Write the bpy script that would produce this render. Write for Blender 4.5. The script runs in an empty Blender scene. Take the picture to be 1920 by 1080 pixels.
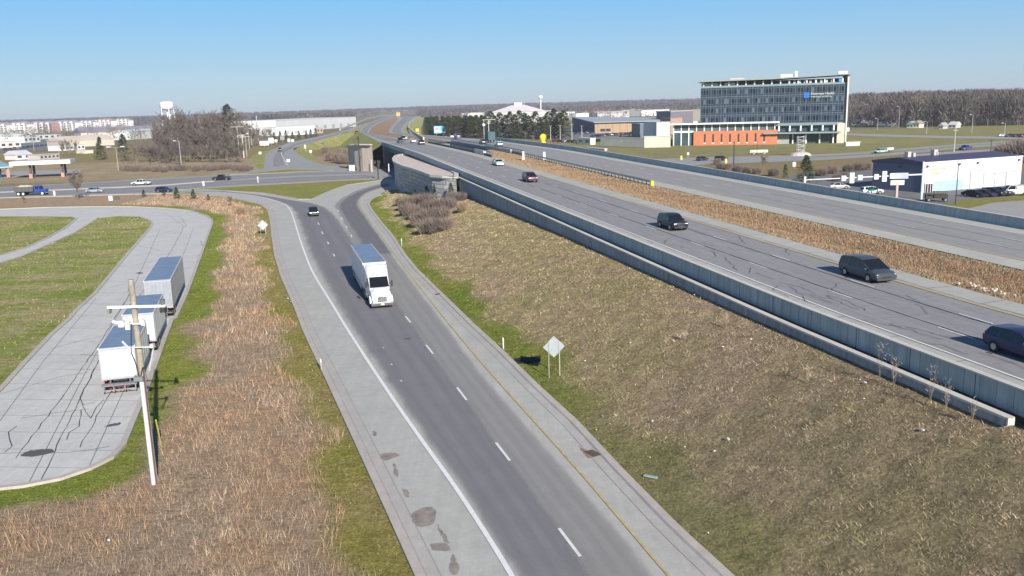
import bpy, bmesh, math, random
import numpy as np
from mathutils import Vector, Matrix
from mathutils.geometry import tessellate_polygon
PI = math.pi
R = math.radians
random.seed(7); rng = np.random.default_rng(11)
SC = bpy.context.scene
COL = SC.collection
# ------------------------------------------------------------------ camera, sky, sun, exposure
F_PX, CAM_H, HORIZ, SLOPE = 1640.0, 20.7, 201.0, -0.0275
RHO = math.atan(SLOPE)
THETA = math.atan((540 - HORIZ) * math.cos(RHO) / F_PX)
cam_d = bpy.data.cameras.new('camera'); cam = bpy.data.objects.new('camera', cam_d); COL.objects.link(cam)
Rv = Vector((1, 0, 0)); Fv = Vector((0, math.cos(THETA), -math.sin(THETA))); Wv = Vector((0, -math.sin(THETA), -math.cos(THETA)))
ix = math.cos(RHO) * Rv - math.sin(RHO) * Wv
iy = math.sin(RHO) * Rv + math.cos(RHO) * Wv
M = Matrix((ix, -iy, -Fv)).transposed().to_4x4(); M.translation = Vector((0, 0, CAM_H))
cam.matrix_world = M
cam_d.sensor_width = 36; cam_d.lens = 36 * F_PX / 1920; cam_d.clip_start = 1; cam_d.clip_end = 40000
SC.camera = cam
SUN_EL, SUN_AZ = R(26.0), math.atan2(0.362, -0.932)
w = bpy.data.worlds.new('World'); SC.world = w; w.use_nodes = True
nt = w.node_tree; nt.nodes.clear()
sky = nt.nodes.new('ShaderNodeTexSky'); sky.sky_type = 'NISHITA'; sky.sun_disc = False
sky.sun_elevation = SUN_EL; sky.sun_rotation = SUN_AZ; sky.altitude = 250; sky.air_density = 1.0; sky.dust_density = 0.0; sky.ozone_density = 4.0
bg = nt.nodes.new('ShaderNodeBackground'); bg.inputs[1].default_value = 0.093
wo = nt.nodes.new('ShaderNodeOutputWorld'); tc = nt.nodes.new('ShaderNodeTexCoord'); sx = nt.nodes.new('ShaderNodeSeparateXYZ'); nt.links.new(tc.outputs['Generated'], sx.inputs[0])
rp = nt.nodes.new('ShaderNodeValToRGB'); nt.links.new(sx.outputs[2], rp.inputs[0]); er = rp.color_ramp.elements
for i, (ps, c) in enumerate(((0.0, (.44, .57, .67)), (.035, (.40, .60, .78)), (.115, (.21, .54, .92)), (.4, (.07, .17, .38)), (1.0, (.04, .10, .26)))):
    e = er[i] if i < 2 else er.new(ps)
    e.position = ps; e.color = (*[v * 7.6 for v in c], 1)
er[0].position = 0; mx = nt.nodes.new('ShaderNodeMix'); mx.data_type = 'RGBA'; mx.inputs[0].default_value = .85; nt.links.new(sky.outputs[0], mx.inputs[6]); nt.links.new(rp.outputs[0], mx.inputs[7])
nt.links.new(mx.outputs[2], bg.inputs[0]); nt.links.new(bg.outputs[0], wo.inputs[0])
sd = bpy.data.lights.new('sun', 'SUN'); sd.energy = 5.0; sd.angle = R(0.5); sd.color = (1.0, 0.93, 0.83)
sun = bpy.data.objects.new('sun', sd); COL.objects.link(sun)
sdir = Vector((math.sin(SUN_AZ) * math.cos(SUN_EL), math.cos(SUN_AZ) * math.cos(SUN_EL), math.sin(SUN_EL)))
sun.rotation_euler = sdir.to_track_quat('Z', 'Y').to_euler(); sun.location = (60, -150, 120)
SC.view_settings.view_transform = 'Standard'; SC.view_settings.look = 'None'; SC.view_settings.exposure = 0.45; SC.view_settings.gamma = 1
SC.cycles.max_bounces = 5; SC.cycles.transparent_max_bounces = 12; SC.cycles.volume_bounces = 0

def at(x, y, z=0.0):
    """photo pixel (1920x1080) to the world point at height z"""
    dx, dy = x - 960, y - 540
    a = dx * math.cos(RHO) + dy * math.sin(RHO); b = -dx * math.sin(RHO) + dy * math.cos(RHO)
    c, t = math.cos(THETA), math.sin(THETA)
    k = (CAM_H - z) / (F_PX * t + b * c)
    return Vector((a * k, (F_PX * c - b * t) * k, z))
def atD(x, y, D):
    """photo pixel to the world point at ground distance D (world y)"""
    dx, dy = x - 960, y - 540
    a = dx * math.cos(RHO) + dy * math.sin(RHO); b = -dx * math.sin(RHO) + dy * math.cos(RHO)
    c, t = math.cos(THETA), math.sin(THETA)
    k = D / (F_PX * c - b * t)
    return Vector((a * k, D, CAM_H - (F_PX * t + b * c) * k))
def A(pts, z=0.0): return [at(p[0], p[1], z) for p in pts]
# ------------------------------------------------------------------ tagging and mesh helpers
def tag(o, label=None, cat=None, group=None, kind=None):
    if label: o['label'] = label
    if cat: o['category'] = cat
    if group: o['group'] = group
    if kind: o['kind'] = kind
    return o
def empty(name, loc, rz=0.0, label=None, cat=None, group=None):
    o = bpy.data.objects.new(name, None); COL.objects.link(o); o.empty_display_size = .3
    o.location = loc; o.rotation_euler = (0, 0, rz)
    return tag(o, label, cat, group)
def copy_tree(o, parent=None):
    c = o.copy(); COL.objects.link(c)
    if parent: c.parent = parent
    for ch in list(o.children): copy_tree(ch, c)
    return c
class MB:
    def __init__(s): s.v = []; s.f = []; s.uv = {}; s.col = []
    def add(s, vs, fs):
        b = len(s.v); s.v += [tuple(p) for p in vs]; s.f += [tuple(i + b for i in f) for f in fs]; return s
    def box(s, x0, x1, y0, y1, z0, z1):
        return s.add([(x0,y0,z0),(x1,y0,z0),(x1,y1,z0),(x0,y1,z0),(x0,y0,z1),(x1,y0,z1),(x1,y1,z1),(x0,y1,z1)],
                     [(0,3,2,1),(4,5,6,7),(0,1,5,4),(1,2,6,5),(2,3,7,6),(3,0,4,7)])
    def tube(s, p, q, r0, r1=None, n=8, cap=True):
        r1 = r0 if r1 is None else r1
        p, q = Vector(p), Vector(q); d = (q - p).normalized()
        a = d.orthogonal().normalized(); b = d.cross(a)
        vs = []
        for c, r in ((p, r0), (q, r1)):
            for i in range(n):
                t = 2 * PI * i / n; vs.append(c + (a * math.cos(t) + b * math.sin(t)) * r)
        fs = [(i, (i + 1) % n, n + (i + 1) % n, n + i) for i in range(n)]
        if cap: fs += [tuple(range(n - 1, -1, -1)), tuple(range(n, 2 * n))]
        return s.add(vs, fs)
    def prism(s, poly, axis, a0, a1):
        """poly 2D extruded along axis ('x','y','z') from a0 to a1"""
        n = len(poly)
        def P(u, v, a): return (a, u, v) if axis == 'x' else ((u, a, v) if axis == 'y' else (u, v, a))
        vs = [P(u, v, a0) for u, v in poly] + [P(u, v, a1) for u, v in poly]
        fs = [tuple(range(n)), tuple(range(2 * n - 1, n - 1, -1))] + [(i, n + i, n + (i + 1) % n, (i + 1) % n) for i in range(n)]
        return s.add(vs, fs)
    def loft(s, rings, cap=True):
        n = len(rings[0]); vs = [p for r in rings for p in r]; fs = []
        for k in range(len(rings) - 1):
            for i in range(n): fs.append((k * n + i, k * n + (i + 1) % n, (k + 1) * n + (i + 1) % n, (k + 1) * n + i))
        if cap: fs += [tuple(range(n - 1, -1, -1)), tuple((len(rings) - 1) * n + i for i in range(n))]
        return s.add(vs, fs)
    def quad(s, a, b, c, d): return s.add([a, b, c, d], [(0, 1, 2, 3)])
    def build(s, name, mat, parent=None, smooth=False, fix=True, bev=0):
        me = bpy.data.meshes.new(name); me.from_pydata(s.v, [], s.f)
        if fix and len(s.f) < 20000:
            bm = bmesh.new(); bm.from_mesh(me); bmesh.ops.recalc_face_normals(bm, faces=bm.faces)
            if bev: bmesh.ops.bevel(bm, geom=[e for e in bm.edges if len(e.link_faces) == 2 and e.calc_face_angle(0) > .5], offset=bev, segments=2, affect='EDGES', profile=.6, clamp_overlap=True)
            bm.to_mesh(me); bm.free()
        if smooth:
            me.polygons.foreach_set('use_smooth', [True] * len(me.polygons))
            try: me.set_sharp_from_angle(angle=R(35))
            except Exception: pass
        me.materials.append(mat); me.update()
        o = bpy.data.objects.new(name, me); COL.objects.link(o)
        if parent: o.parent = parent
        return o
def npmesh(name, V, Fc, mat, col=None, parent=None, smooth=False, nv=4):
    """numpy mesh of equal-sized faces; col = per-vertex rgb attribute 'tint'"""
    me = bpy.data.meshes.new(name); V = np.asarray(V, dtype=np.float32); Fc = np.asarray(Fc, dtype=np.int32)
    me.vertices.add(len(V)); me.vertices.foreach_set('co', V.ravel())
    me.loops.add(Fc.size); me.loops.foreach_set('vertex_index', Fc.ravel())
    me.polygons.add(len(Fc)); me.polygons.foreach_set('loop_start', np.arange(len(Fc), dtype=np.int32) * Fc.shape[1])
    try: me.polygons.foreach_set('loop_total', np.full(len(Fc), Fc.shape[1], dtype=np.int32))
    except Exception: pass
    if col is not None:
        for nm, c in (col.items() if isinstance(col, dict) else {'tint': col}.items()):
            at_ = me.attributes.new(nm, 'FLOAT_COLOR', 'POINT'); c4 = np.ones((len(V), 4), dtype=np.float32); c4[:, :3] = c
            at_.data.foreach_set('color', c4.ravel())
    me.materials.append(mat); me.update(calc_edges=True); me.validate()
    if smooth: me.polygons.foreach_set('use_smooth', [True] * len(me.polygons))
    o = bpy.data.objects.new(name, me); COL.objects.link(o)
    if parent: o.parent = parent
    return o
# ------------------------------------------------------------------ materials
class NT:
    def __init__(s, name):
        s.m = bpy.data.materials.new(name); s.m.use_nodes = True; s.t = s.m.node_tree; s.b = s.t.nodes['Principled BSDF']
        s.out = s.t.nodes['Material Output']
    def n(s, typ, **kw):
        nd = s.t.nodes.new(typ)
        for k, v in kw.items():
            if k.startswith('i_'): nd.inputs[int(k[2:]) if k[2:].isdigit() else k[2:]].default_value = v
            else: setattr(nd, k, v)
        return nd
    def l(s, a, b): s.t.links.new(a, b)
    def pos(s): return s.n('ShaderNodeNewGeometry').outputs['Position']
    def objc(s): return s.n('ShaderNodeTexCoord').outputs['Object']
    def mapping(s, v, sc): m = s.n('ShaderNodeMapping'); m.inputs['Scale'].default_value = sc; s.l(v, m.inputs[0]); return m.outputs[0]
    def noise(s, v, scale, detail=4, rough=.6):
        nd = s.n('ShaderNodeTexNoise'); nd.inputs['Scale'].default_value = scale; nd.inputs['Detail'].default_value = detail; nd.inputs['Roughness'].default_value = rough
        s.l(v, nd.inputs['Vector']); return nd.outputs['Fac']
    def rng(s, v, a, b, c, d, smooth=False):
        nd = s.n('ShaderNodeMapRange'); nd.interpolation_type = 'SMOOTHSTEP' if smooth else 'LINEAR'
        for i, x in enumerate((a, b, c, d)): nd.inputs[1 + i].default_value = x
        s.l(v, nd.inputs[0]); return nd.outputs[0]
    def math(s, op, a, b=None, clamp=False):
        nd = s.n('ShaderNodeMath', operation=op); nd.use_clamp = clamp
        for i, x in enumerate((a, b)):
            if x is None: continue
            if hasattr(x, 'links'): s.l(x, nd.inputs[i])
            else: nd.inputs[i].default_value = x
        return nd.outputs[0]
    def mix(s, f, a, b, mode='MIX'):
        nd = s.n('ShaderNodeMix', data_type='RGBA', blend_type=mode)
        for i, x in ((0, f), (6, a), (7, b)):
            if hasattr(x, 'links'): s.l(x, nd.inputs[i])
            elif i == 0: nd.inputs[0].default_value = x
            else: nd.inputs[i].default_value = (*x, 1) if len(x) == 3 else x
        return nd.outputs[2]
    def scale(s, c, f):
        nd = s.n('ShaderNodeVectorMath', operation='SCALE'); s.l(c, nd.inputs[0])
        if hasattr(f, 'links'): s.l(f, nd.inputs[3])
        else: nd.inputs[3].default_value = f
        return nd.outputs[0]
    def attr(s, nm): nd = s.n('ShaderNodeAttribute'); nd.attribute_name = nm; return nd.outputs['Color']
    def base(s, c):
        if hasattr(c, 'links'): s.l(c, s.b.inputs['Base Color'])
        else: s.b.inputs['Base Color'].default_value = (*c, 1)
    def set(s, rough=.8, metal=0., spec=.5): s.b.inputs['Roughness'].default_value = rough; s.b.inputs['Metallic'].default_value = metal; s.b.inputs['Specular IOR Level'].default_value = spec
    def bump(s, h, strength=.5, dist=.05):
        nd = s.n('ShaderNodeBump'); nd.inputs['Strength'].default_value = strength; nd.inputs['Distance'].default_value = dist
        s.l(h, nd.inputs['Height']); s.l(nd.outputs[0], s.b.inputs['Normal'])
def plain(name, c, rough=.7, metal=0., var=.12, sc=.8, spec=.5):
    n = NT(name); n.set(rough, metal, spec)
    v = n.objc(); f = n.noise(v, sc, 5); n.base(n.mix(n.rng(f, .3, .7, 0, 1), tuple(x * (1 - var) for x in c), tuple(min(1, x * (1 + var)) for x in c)))
    return n.m
_mc = {}
def P(c, rough=.7, metal=0., var=.12, sc=.8, spec=.5):
    k = (tuple(c), rough, metal, var, sc, spec)
    if k not in _mc: _mc[k] = plain('surface_paint', c, rough, metal, var, sc, spec)
    return _mc[k]
def ground_mat():
    n = NT('field_ground'); n.set(1.0, 0, 0); p = n.pos()
    big = n.rng(n.noise(p, .09, 5, .65), .38, .62, 0, 1); c = n.mix(big, n.attr('tint'), n.attr('tintb'))
    m1 = n.rng(n.noise(p, .9, 6, .75), .25, .75, .62, 1.38); m2 = n.rng(n.noise(n.mapping(p, (1, .7, 1)), 5, 6, .85), .32, .68, .42, 1.55)
    c = n.scale(c, n.math('MULTIPLY', m1, m2)); n.base(c); n.bump(n.math('ADD', n.noise(p, 5, 6, .8), n.noise(p, 1.1, 3, .6)), .9, .35)
    return n.m
def tuft_mat(name, rough=.9, transl=False):
    n = NT(name); n.set(rough, 0, .02); n.base(n.attr('tint')); return n.m
def concrete(name, c, joints=0, dark=None, crack=.0, uv=True):
    """pavement; uv: x = metres across, y = metres along. dark = list of (n0, n1, rgb, soft) bands"""
    n = NT(name); n.set(.88, 0, .3)
    p = n.pos(); u = n.n('ShaderNodeUVMap').outputs[0] if uv else p
    sp = n.n('ShaderNodeSeparateXYZ'); n.l(u, sp.inputs[0]); ux, uy = sp.outputs[0], sp.outputs[1]
    col = n.mix(n.rng(n.noise(p, .25, 5), .3, .7, 0, 1), tuple(x * .93 for x in c), tuple(x * 1.06 for x in c))
    wob = n.noise(n.mapping(u, (.6, .03, 1)), 1.0, 4, .7)
    for (n0, n1, rgb, soft) in (dark or []):
        e = n.math('ADD', ux, n.rng(wob, .3, .7, -soft * .5, soft * .5))
        a = n.math('MULTIPLY', n.rng(e, n0 - soft, n0 + soft, 0, 1, True), n.rng(e, n1 - soft, n1 + soft, 1, 0, True))
        st = n.rng(n.noise(n.mapping(u, (1.6, .025, 1)), 1.2, 5, .75), .3, .7, .6, 1.0)
        col = n.mix(n.math('MULTIPLY', a, st), col, rgb)
    if joints:
        j = n.math('ABSOLUTE', n.math('SUBTRACT', n.math('FRACT', n.math('DIVIDE', uy, joints)), .5))
        jm = n.rng(j, 0, .05 / joints, .72, 1); col = n.scale(col, jm)
    if crack:
        vv = n.n('ShaderNodeTexVoronoi', feature='DISTANCE_TO_EDGE'); vv.inputs['Scale'].default_value = .12
        dist = n.n('ShaderNodeVectorMath', operation='ADD'); nz = n.n('ShaderNodeTexNoise'); nz.inputs['Scale'].default_value = .5; nz.inputs['Detail'].default_value = 6; n.l(p, nz.inputs['Vector'])
        sc_ = n.n('ShaderNodeVectorMath', operation='SCALE'); sc_.inputs[3].default_value = 6; n.l(nz.outputs['Color'], sc_.inputs[0]); n.l(p, dist.inputs[0]); n.l(sc_.outputs[0], dist.inputs[1]); n.l(dist.outputs[0], vv.inputs['Vector'])
        th = n.rng(vv.outputs['Distance'], .002, .009, 1, 0); mk = n.rng(n.noise(p, .07, 2), .5, .56, 0, 1)
        col = n.mix(n.math('MULTIPLY', n.math('MULTIPLY', th, mk), crack), col, (.05, .05, .055))
    rot = n.n('ShaderNodeMapping'); rot.inputs['Rotation'].default_value = (0, 0, -.275); rot.inputs['Scale'].default_value = (1.5, .035, 1); n.l(p, rot.inputs[0]); col = n.scale(col, n.rng(n.noise(rot.outputs[0], 1.3, 6, .75), .3, .7, .93, 1.05))
    fine = n.rng(n.noise(p, 9, 4, .7), .3, .7, .93, 1.07); col = n.scale(col, fine)
    blot = n.rng(n.noise(p, 1.3, 6, .7), .35, .65, .93, 1.05); col = n.scale(col, blot)
    n.base(col); n.bump(n.noise(p, 14, 3), .15, .02)
    return n.m
def lane_wear(name, c, a=.9, edge=.12):
    """oil and tyre stain layer: uv.x 0..1 across the lane, fading to clear at its edges"""
    n = NT(name); n.set(.8, 0, .35); p = n.pos(); u = n.n('ShaderNodeUVMap').outputs[0]
    sp = n.n('ShaderNodeSeparateXYZ'); n.l(u, sp.inputs[0]); ux = sp.outputs[0]
    e = n.math('ADD', ux, n.rng(n.noise(n.mapping(p, (.5, .12, 1)), 1, 4, .7), .3, .7, -.035, .035))
    al = n.math('MULTIPLY', n.rng(e, 0, edge, 0, 1, True), n.rng(e, 1 - edge, 1, 1, 0, True))
    endf = n.math('MULTIPLY', n.rng(sp.outputs[1], 0, .04, 0, 1, True), n.rng(sp.outputs[1], .97, 1, 1, 0, True))
    st = n.rng(n.noise(n.mapping(u, (9, 14, 1)), 1.2, 6, .7), .3, .7, .78, 1)
    al = n.math('MULTIPLY', n.math('MULTIPLY', n.math('MULTIPLY', al, st), endf), a)
    wpz = n.math('ABSOLUTE', n.math('SUBTRACT', n.math('FRACT', n.math('MULTIPLY', ux, 4.0)), .5)); bandf = n.rng(wpz, 0, .5, 1.05, .94, True)
    n.base(n.scale(n.mix(n.noise(p, .4, 4), tuple(x * .9 for x in c), tuple(x * 1.1 for x in c)), n.math('MULTIPLY', bandf, n.rng(n.noise(p, 9, 4, .7), .3, .7, .92, 1.08))))
    n.l(al, n.b.inputs['Alpha']); return n.m
GRND = ground_mat()
CONC = (.44, .43, .395)
M_SLAB = concrete('concrete_slab', (.55, .54, .515), uv=False, crack=.2)
M_SHOULDER = concrete('worn_concrete', (.45, .44, .405), uv=False)
M_SR = concrete('road_concrete', (.33, .325, .32), uv=False)
M_FSB = concrete('freeway_concrete_near', (.44, .43, .385), joints=5.5, dark=[(-.1, 10.6, (.245, .235, .25), .35)], crack=.0)
M_FNB = concrete('freeway_concrete_far', (.46, .45, .40), joints=5.5, dark=[(26.2, 37.0, (.27, .26, .265), .4)], crack=.0)
M_WEAR = lane_wear('tyre_worn_lane', (.235, .226, .24), .93, .2)
M_WEAR2 = lane_wear('tyre_worn_lane_pale', (.33, .32, .31), .85, .2)
M_KERB = concrete('kerb_concrete', (.47, .43, .385), uv=False)
M_WHITE = P((.78, .78, .76), .7, 0, .08, 3)
M_YEL = P((.62, .42, .12), .8, 0, .15, 2)
M_TAR = P((.05, .05, .055), .7, 0, .2)
def wallmat(name, c, streak=.25, sc=(1.2, 1.2, .12)):
    n = NT(name); n.set(.85, 0, .3); p = n.pos()
    f = n.rng(n.noise(n.mapping(p, sc), 1.5, 6, .7), .3, .7, 1 - streak, 1 + streak * .5); g = n.rng(n.noise(p, .15, 4), .3, .7, .9, 1.08)
    n.base(n.scale(n.mix(0.0, c, c), n.math('MULTIPLY', f, g))); n.bump(n.noise(p, 6, 4), .2, .02); return n.m
M_BARR = wallmat('barrier_paint', (.36, .43, .45), .28)
M_BARR_LOW = wallmat('lower_wall_paint', (.32, .35, .38), .4)
M_COPE = wallmat('coping_concrete', (.6, .58, .53), .1)
# ------------------------------------------------------------------ geometry helpers for roads
def resample(pts, step):
    pts = [Vector(p) for p in pts]; out = [pts[0]]
    for a, b in zip(pts, pts[1:]):
        k = max(1, int((b - a).length / step))
        for i in range(1, k + 1): out.append(a.lerp(b, i / k))
    return out
def smooth_line(pts, it=2):
    pts = [Vector(p) for p in pts]
    for _ in range(it):
        q = [pts[0]]
        for a, b in zip(pts, pts[1:]): q += [a.lerp(b, .25), a.lerp(b, .75)]
        q.append(pts[-1]); pts = q
    return pts
def sweep(name, path, prof, mat, closed=False, parent=None, cap=True, kind='structure'):
    """cross-section prof [(n, dz)] carried along path; +n is to the right of travel; uv = (n, metres along)"""
    path = [Vector(p) for p in path]; N = len(path); k = len(prof); vs = []; s = 0; ss = []
    for i, p in enumerate(path):
        a = path[max(0, i - 1)]; b = path[min(N - 1, i + 1)]; d = (b - a).to_2d().normalized(); r = Vector((d.y, -d.x, 0))
        if i: s += (path[i] - path[i - 1]).length
        ss.append(s)
        for (n_, dz) in prof: vs.append(p + r * n_ + Vector((0, 0, dz)))
    fs = []; kk = k if closed else k - 1
    for i in range(N - 1):
        for j in range(kk): fs.append((i * k + j, i * k + (j + 1) % k, (i + 1) * k + (j + 1) % k, (i + 1) * k + j))
    if closed and cap: fs += [tuple(range(k)), tuple((N - 1) * k + j for j in range(k - 1, -1, -1))]
    me = bpy.data.meshes.new(name); me.from_pydata([tuple(v) for v in vs], [], fs); uv = me.uv_layers.new(name='UVMap')
    for l in me.loops: i, j = divmod(l.vertex_index, k); uv.data[l.index].uv = (prof[j][0], ss[i])
    me.materials.append(mat)
    bm = bmesh.new(); bm.from_mesh(me)
    if closed: bmesh.ops.recalc_face_normals(bm, faces=bm.faces)
    else:
        bm.normal_update()
        if sum(f.normal.z for f in bm.faces) < 0: bmesh.ops.reverse_faces(bm, faces=bm.faces)
    bm.to_mesh(me); bm.free()
    o = bpy.data.objects.new(name, me); COL.objects.link(o)
    if parent: o.parent = parent
    elif kind: o['kind'] = kind
    return o
def ribbon(name, Lp, Rp, z, mat, n=40, parent=None, kind='structure', cols=8):
    """strip between two polylines, uv.x 0..1 across and uv.y 0..1 along"""
    def rs(pts):
        pts = [Vector(p) for p in pts]; d = [0]
        for a, b in zip(pts, pts[1:]): d.append(d[-1] + (b - a).length)
        out = []
        for i in range(n + 1):
            t = d[-1] * i / n; j = max(k for k in range(len(d)) if d[k] <= t + 1e-6); j = min(j, len(pts) - 2)
            out.append(pts[j].lerp(pts[j + 1], (t - d[j]) / max(1e-9, d[j + 1] - d[j])))
        return out
    Lq, Rq = rs(Lp), rs(Rp); vs = []; fs = []
    for i in range(n + 1):
        for j in range(cols + 1):
            p = Lq[i].lerp(Rq[i], j / cols); p.z += z; vs.append(tuple(p))
    k = cols + 1
    for i in range(n):
        for j in range(cols): fs.append((i * k + j, i * k + j + 1, (i + 1) * k + j + 1, (i + 1) * k + j))
    me = bpy.data.meshes.new(name); me.from_pydata(vs, [], fs); uv = me.uv_layers.new(name='UVMap')
    for l in me.loops: i, j = divmod(l.vertex_index, k); uv.data[l.index].uv = (j / cols, i / n)
    me.materials.append(mat); bm = bmesh.new(); bm.from_mesh(me); bm.normal_update()
    if sum(f.normal.z for f in bm.faces) < 0: bmesh.ops.reverse_faces(bm, faces=bm.faces)
    bm.to_mesh(me); bm.free()
    o = bpy.data.objects.new(name, me); COL.objects.link(o)
    if parent: o.parent = parent
    elif kind: o['kind'] = kind
    return o
def sheet(name, pts, z, mat, kind='structure', parent=None, skirt=0):
    vs = [(p[0], p[1], z + (p[2] if len(p) > 2 else 0)) for p in pts]
    tris = tessellate_polygon([[Vector((v[0], v[1], 0)) for v in vs]])
    fs = [tuple(t) for t in tris]
    m = MB(); m.add(vs, fs)
    me = bpy.data.meshes.new(name); me.from_pydata(m.v, [], m.f); me.materials.append(mat)
    bm = bmesh.new(); bm.from_mesh(me); bm.normal_update()
    for f in bm.faces:
        if f.normal.z < 0: f.normal_flip()
    if skirt:
        be = [e for e in bm.edges if len(e.link_faces) == 1]; r = bmesh.ops.extrude_edge_only(bm, edges=be)
        for v in r['geom']:
            if isinstance(v, bmesh.types.BMVert): v.co.z -= skirt
    bm.to_mesh(me); bm.free()
    o = bpy.data.objects.new(name, me); COL.objects.link(o)
    if kind and not parent: o['kind'] = kind
    if parent: o.parent = parent
    return o
def dist_line(P2, pts):
    """distance of points (N,2) to a polyline"""
    d = np.full(len(P2), 1e9)
    for a, b in zip(pts, pts[1:]):
        a = np.array(a[:2]); b = np.array(b[:2]); ab = b - a; t = np.clip(((P2 - a) @ ab) / max(1e-9, ab @ ab), 0, 1)
        d = np.minimum(d, np.linalg.norm(P2 - (a + t[:, None] * ab), axis=1))
    return d
def inside(P2, poly):
    x, y = P2[:, 0], P2[:, 1]; r = np.zeros(len(P2), bool); n = len(poly)
    for i in range(n):
        x0, y0 = poly[i][0], poly[i][1]; x1, y1 = poly[(i + 1) % n][0], poly[(i + 1) % n][1]
        if y0 == y1: continue
        c = ((y0 > y) != (y1 > y)) & (x < (x1 - x0) * (y - y0) / (y1 - y0) + x0); r ^= c
    return r
_vt = np.random.default_rng(99).random((256, 256))
def vnoise(x, y, s, ox=0.):
    u, v = x / s + ox, y / s + ox * 1.7; i, j = np.floor(u).astype(int), np.floor(v).astype(int); f, g_ = u - i, v - j; f = f * f * (3 - 2 * f); g_ = g_ * g_ * (3 - 2 * g_)
    T = lambda a, b: _vt[a & 255, b & 255]
    return (T(i, j) * (1 - f) + T(i + 1, j) * f) * (1 - g_) + (T(i, j + 1) * (1 - f) + T(i + 1, j + 1) * f) * g_
def sstep(a, b, x): t = np.clip((x - a) / (b - a), 0, 1); return t * t * (3 - 2 * t)
# ------------------------------------------------------------------ freeway frame: n metres right of the near white edge line, s metres along
FK, FX0 = -0.2436, 37.19
FD = Vector((FK, 1, 0)).normalized(); FN = Vector((FD.y, -FD.x, 0)); FO = Vector((FX0, 0, 0))
def zF(Y): return 6 + 2.4 * min(max((Y - 60) / 180, 0), 1)
def FP(n, s, dz=0.0):
    p = FO + FD * s + FN * n; c = FO + FD * s; p.z = zF(c.y) + dz; return p
def fpath(s0, s1, n=0.0, dz=0.0, step=6): k = max(1, int((s1 - s0) / step)); return [FP(n, s0 + (s1 - s0) * i / k, dz) for i in range(k + 1)]
S0, SB0, SB1 = 12.0, 262.0, 341.0
def zfar(Y):
    return float(np.interp(Y, [300, 345, 450, 700, 1300, 3500], [8.4, 8.4, 8.0, 7.0, 6.0, 6.0]))
def atz(x, y, fz):
    z = 6
    for _ in range(60): z = .5 * z + .5 * fz(at(x, y, z).y)
    return at(x, y, z)
# ------------------------------------------------------------------ outlines (traced, on the ground)
RAMP_L = [(850,1190),(798.4,1080),(739,954),(682,835.6),(627,721.5),(586.5,640),(575.7,617),(562,582),(549,553),(532.8,518),(520.7,480),(514,440),(510,410),(505,394),(492,384),(462,377),(430,370),(400,366.5),(325,363)]
RAMP_R = [(1460,1190),(1350,1080),(1280,1014.4),(1246.7,982),(1198,931),(1151,882),(1106.7,833),(1070,793),(1003,730),(930,656.7),(880,610),(820,550),(801,531),(777,507),(755.6,480),(734,445),(710,416),(694,394),(688.5,383),(693,375),(702,369.5),(715,366),(742,365.5)]
RL, RR = A(RAMP_L), A(RAMP_R)
TOPISL = [(325,357),(400,352.5),(520,346),(625,340),(717,336),(714,338.5),(650,347.5),(615,360),(585,374),(562.5,374),(495,362.5),(400,356.5)]
LOT_OUT = [(-420,930),(0,915.5),(44,911),(111,898),(164,880),(204,860),(227,835.5),(240,804),(267,742),(311,622),(320,600),(327,595.5),(347,553),(367,500),(378,471),(387,444),(396,422),(396,413),(387,405.5),(355.5,395.5),(311,391),(244,388),(178,388),(89,389.5),(0,393),(-200,399)]
ISL2 = [(184,409),(222,405.6),(262,407),(282,414),(287,420),(275.5,435.5),(244,471),(213,509),(178,551),(142,584),(129,600),(98,626.7),(44,684),(0,733),(-300,1000),(-500,700),(-300,600),(0,494),(44,480),(89,460),(138,438),(164,422)]
ISL1 = [(-500,400),(0,406),(70,406),(133,406.7),(144,410),(124,427),(89,447),(44,467),(0,480),(-500,600)]
WLO, WUP = [], []
def wall_base(Y): return float(np.interp(Y, [30, 60, 110, 135, 178, 200, 222, 232], [5.3, 5.1, 5.0, 4.7, 4.2, 3.6, 2.6, 0]))
rr2 = [(p.x, p.y) for p in RR]
def nright(x, y): return (x - FX0) * FN.x + y * FN.y
def terrain(P2):
    x, y = P2[:, 0], P2[:, 1]; nn = (x - FX0) * FN.x + y * FN.y
    d = dist_line(P2, rr2)
    # right of the ramp's right edge?
    ys = np.array([p[1] for p in rr2[:19]]); xs = np.array([p[0] for p in rr2[:19]])
    xe = np.interp(y, ys, xs); right = (x > xe) & (y < 235)
    dw = np.clip(-4.0 - nn, 0, None); t = np.clip((d - 1.2) / (d - 1.2 + dw + 1e-6), 0, 1)
    zb = np.interp(y, [30, 60, 110, 135, 178, 200, 222, 232], [5.3, 5.1, 5.0, 4.7, 4.2, 3.6, 2.4, 0])
    z = np.where(right & (d > 1.2), zb * (t ** 1.15 * .75 + .25 * sstep(0, 1, t)), 0)
    z = z * (1 - sstep(-1, 14, nn))
    h = 14 * sstep(2300, 4300, y) + 6 * np.sin(x / 900 + 1) * sstep(2600, 4000, y)
    lump = .10 * np.sin(x * 1.7 + np.sin(y * .9)) * np.sin(y * 1.3 + x * .4)
    near = (y < 230) & (d > 2) & (nn < -5) & right
    return z + h + np.where(near, lump, 0)
lot_w = [(p.x, p.y) for p in A(LOT_OUT)]; lot_line = lot_w[1:26]; rl2 = [(p.x, p.y) for p in RL]
BRN = (.50, .345, .23); BRN2 = (.44, .335, .235); GRN = (.2, .23, .04); GRN2 = (.21, .21, .065); HILLA = (.44, .325, .215); HILLB = (.38, .32, .16)
east = [(p.x, p.y) for p in A([(1090,262),(1620,262),(1960,255),(1960,225),(1600,236),(1100,236)])]
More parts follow.
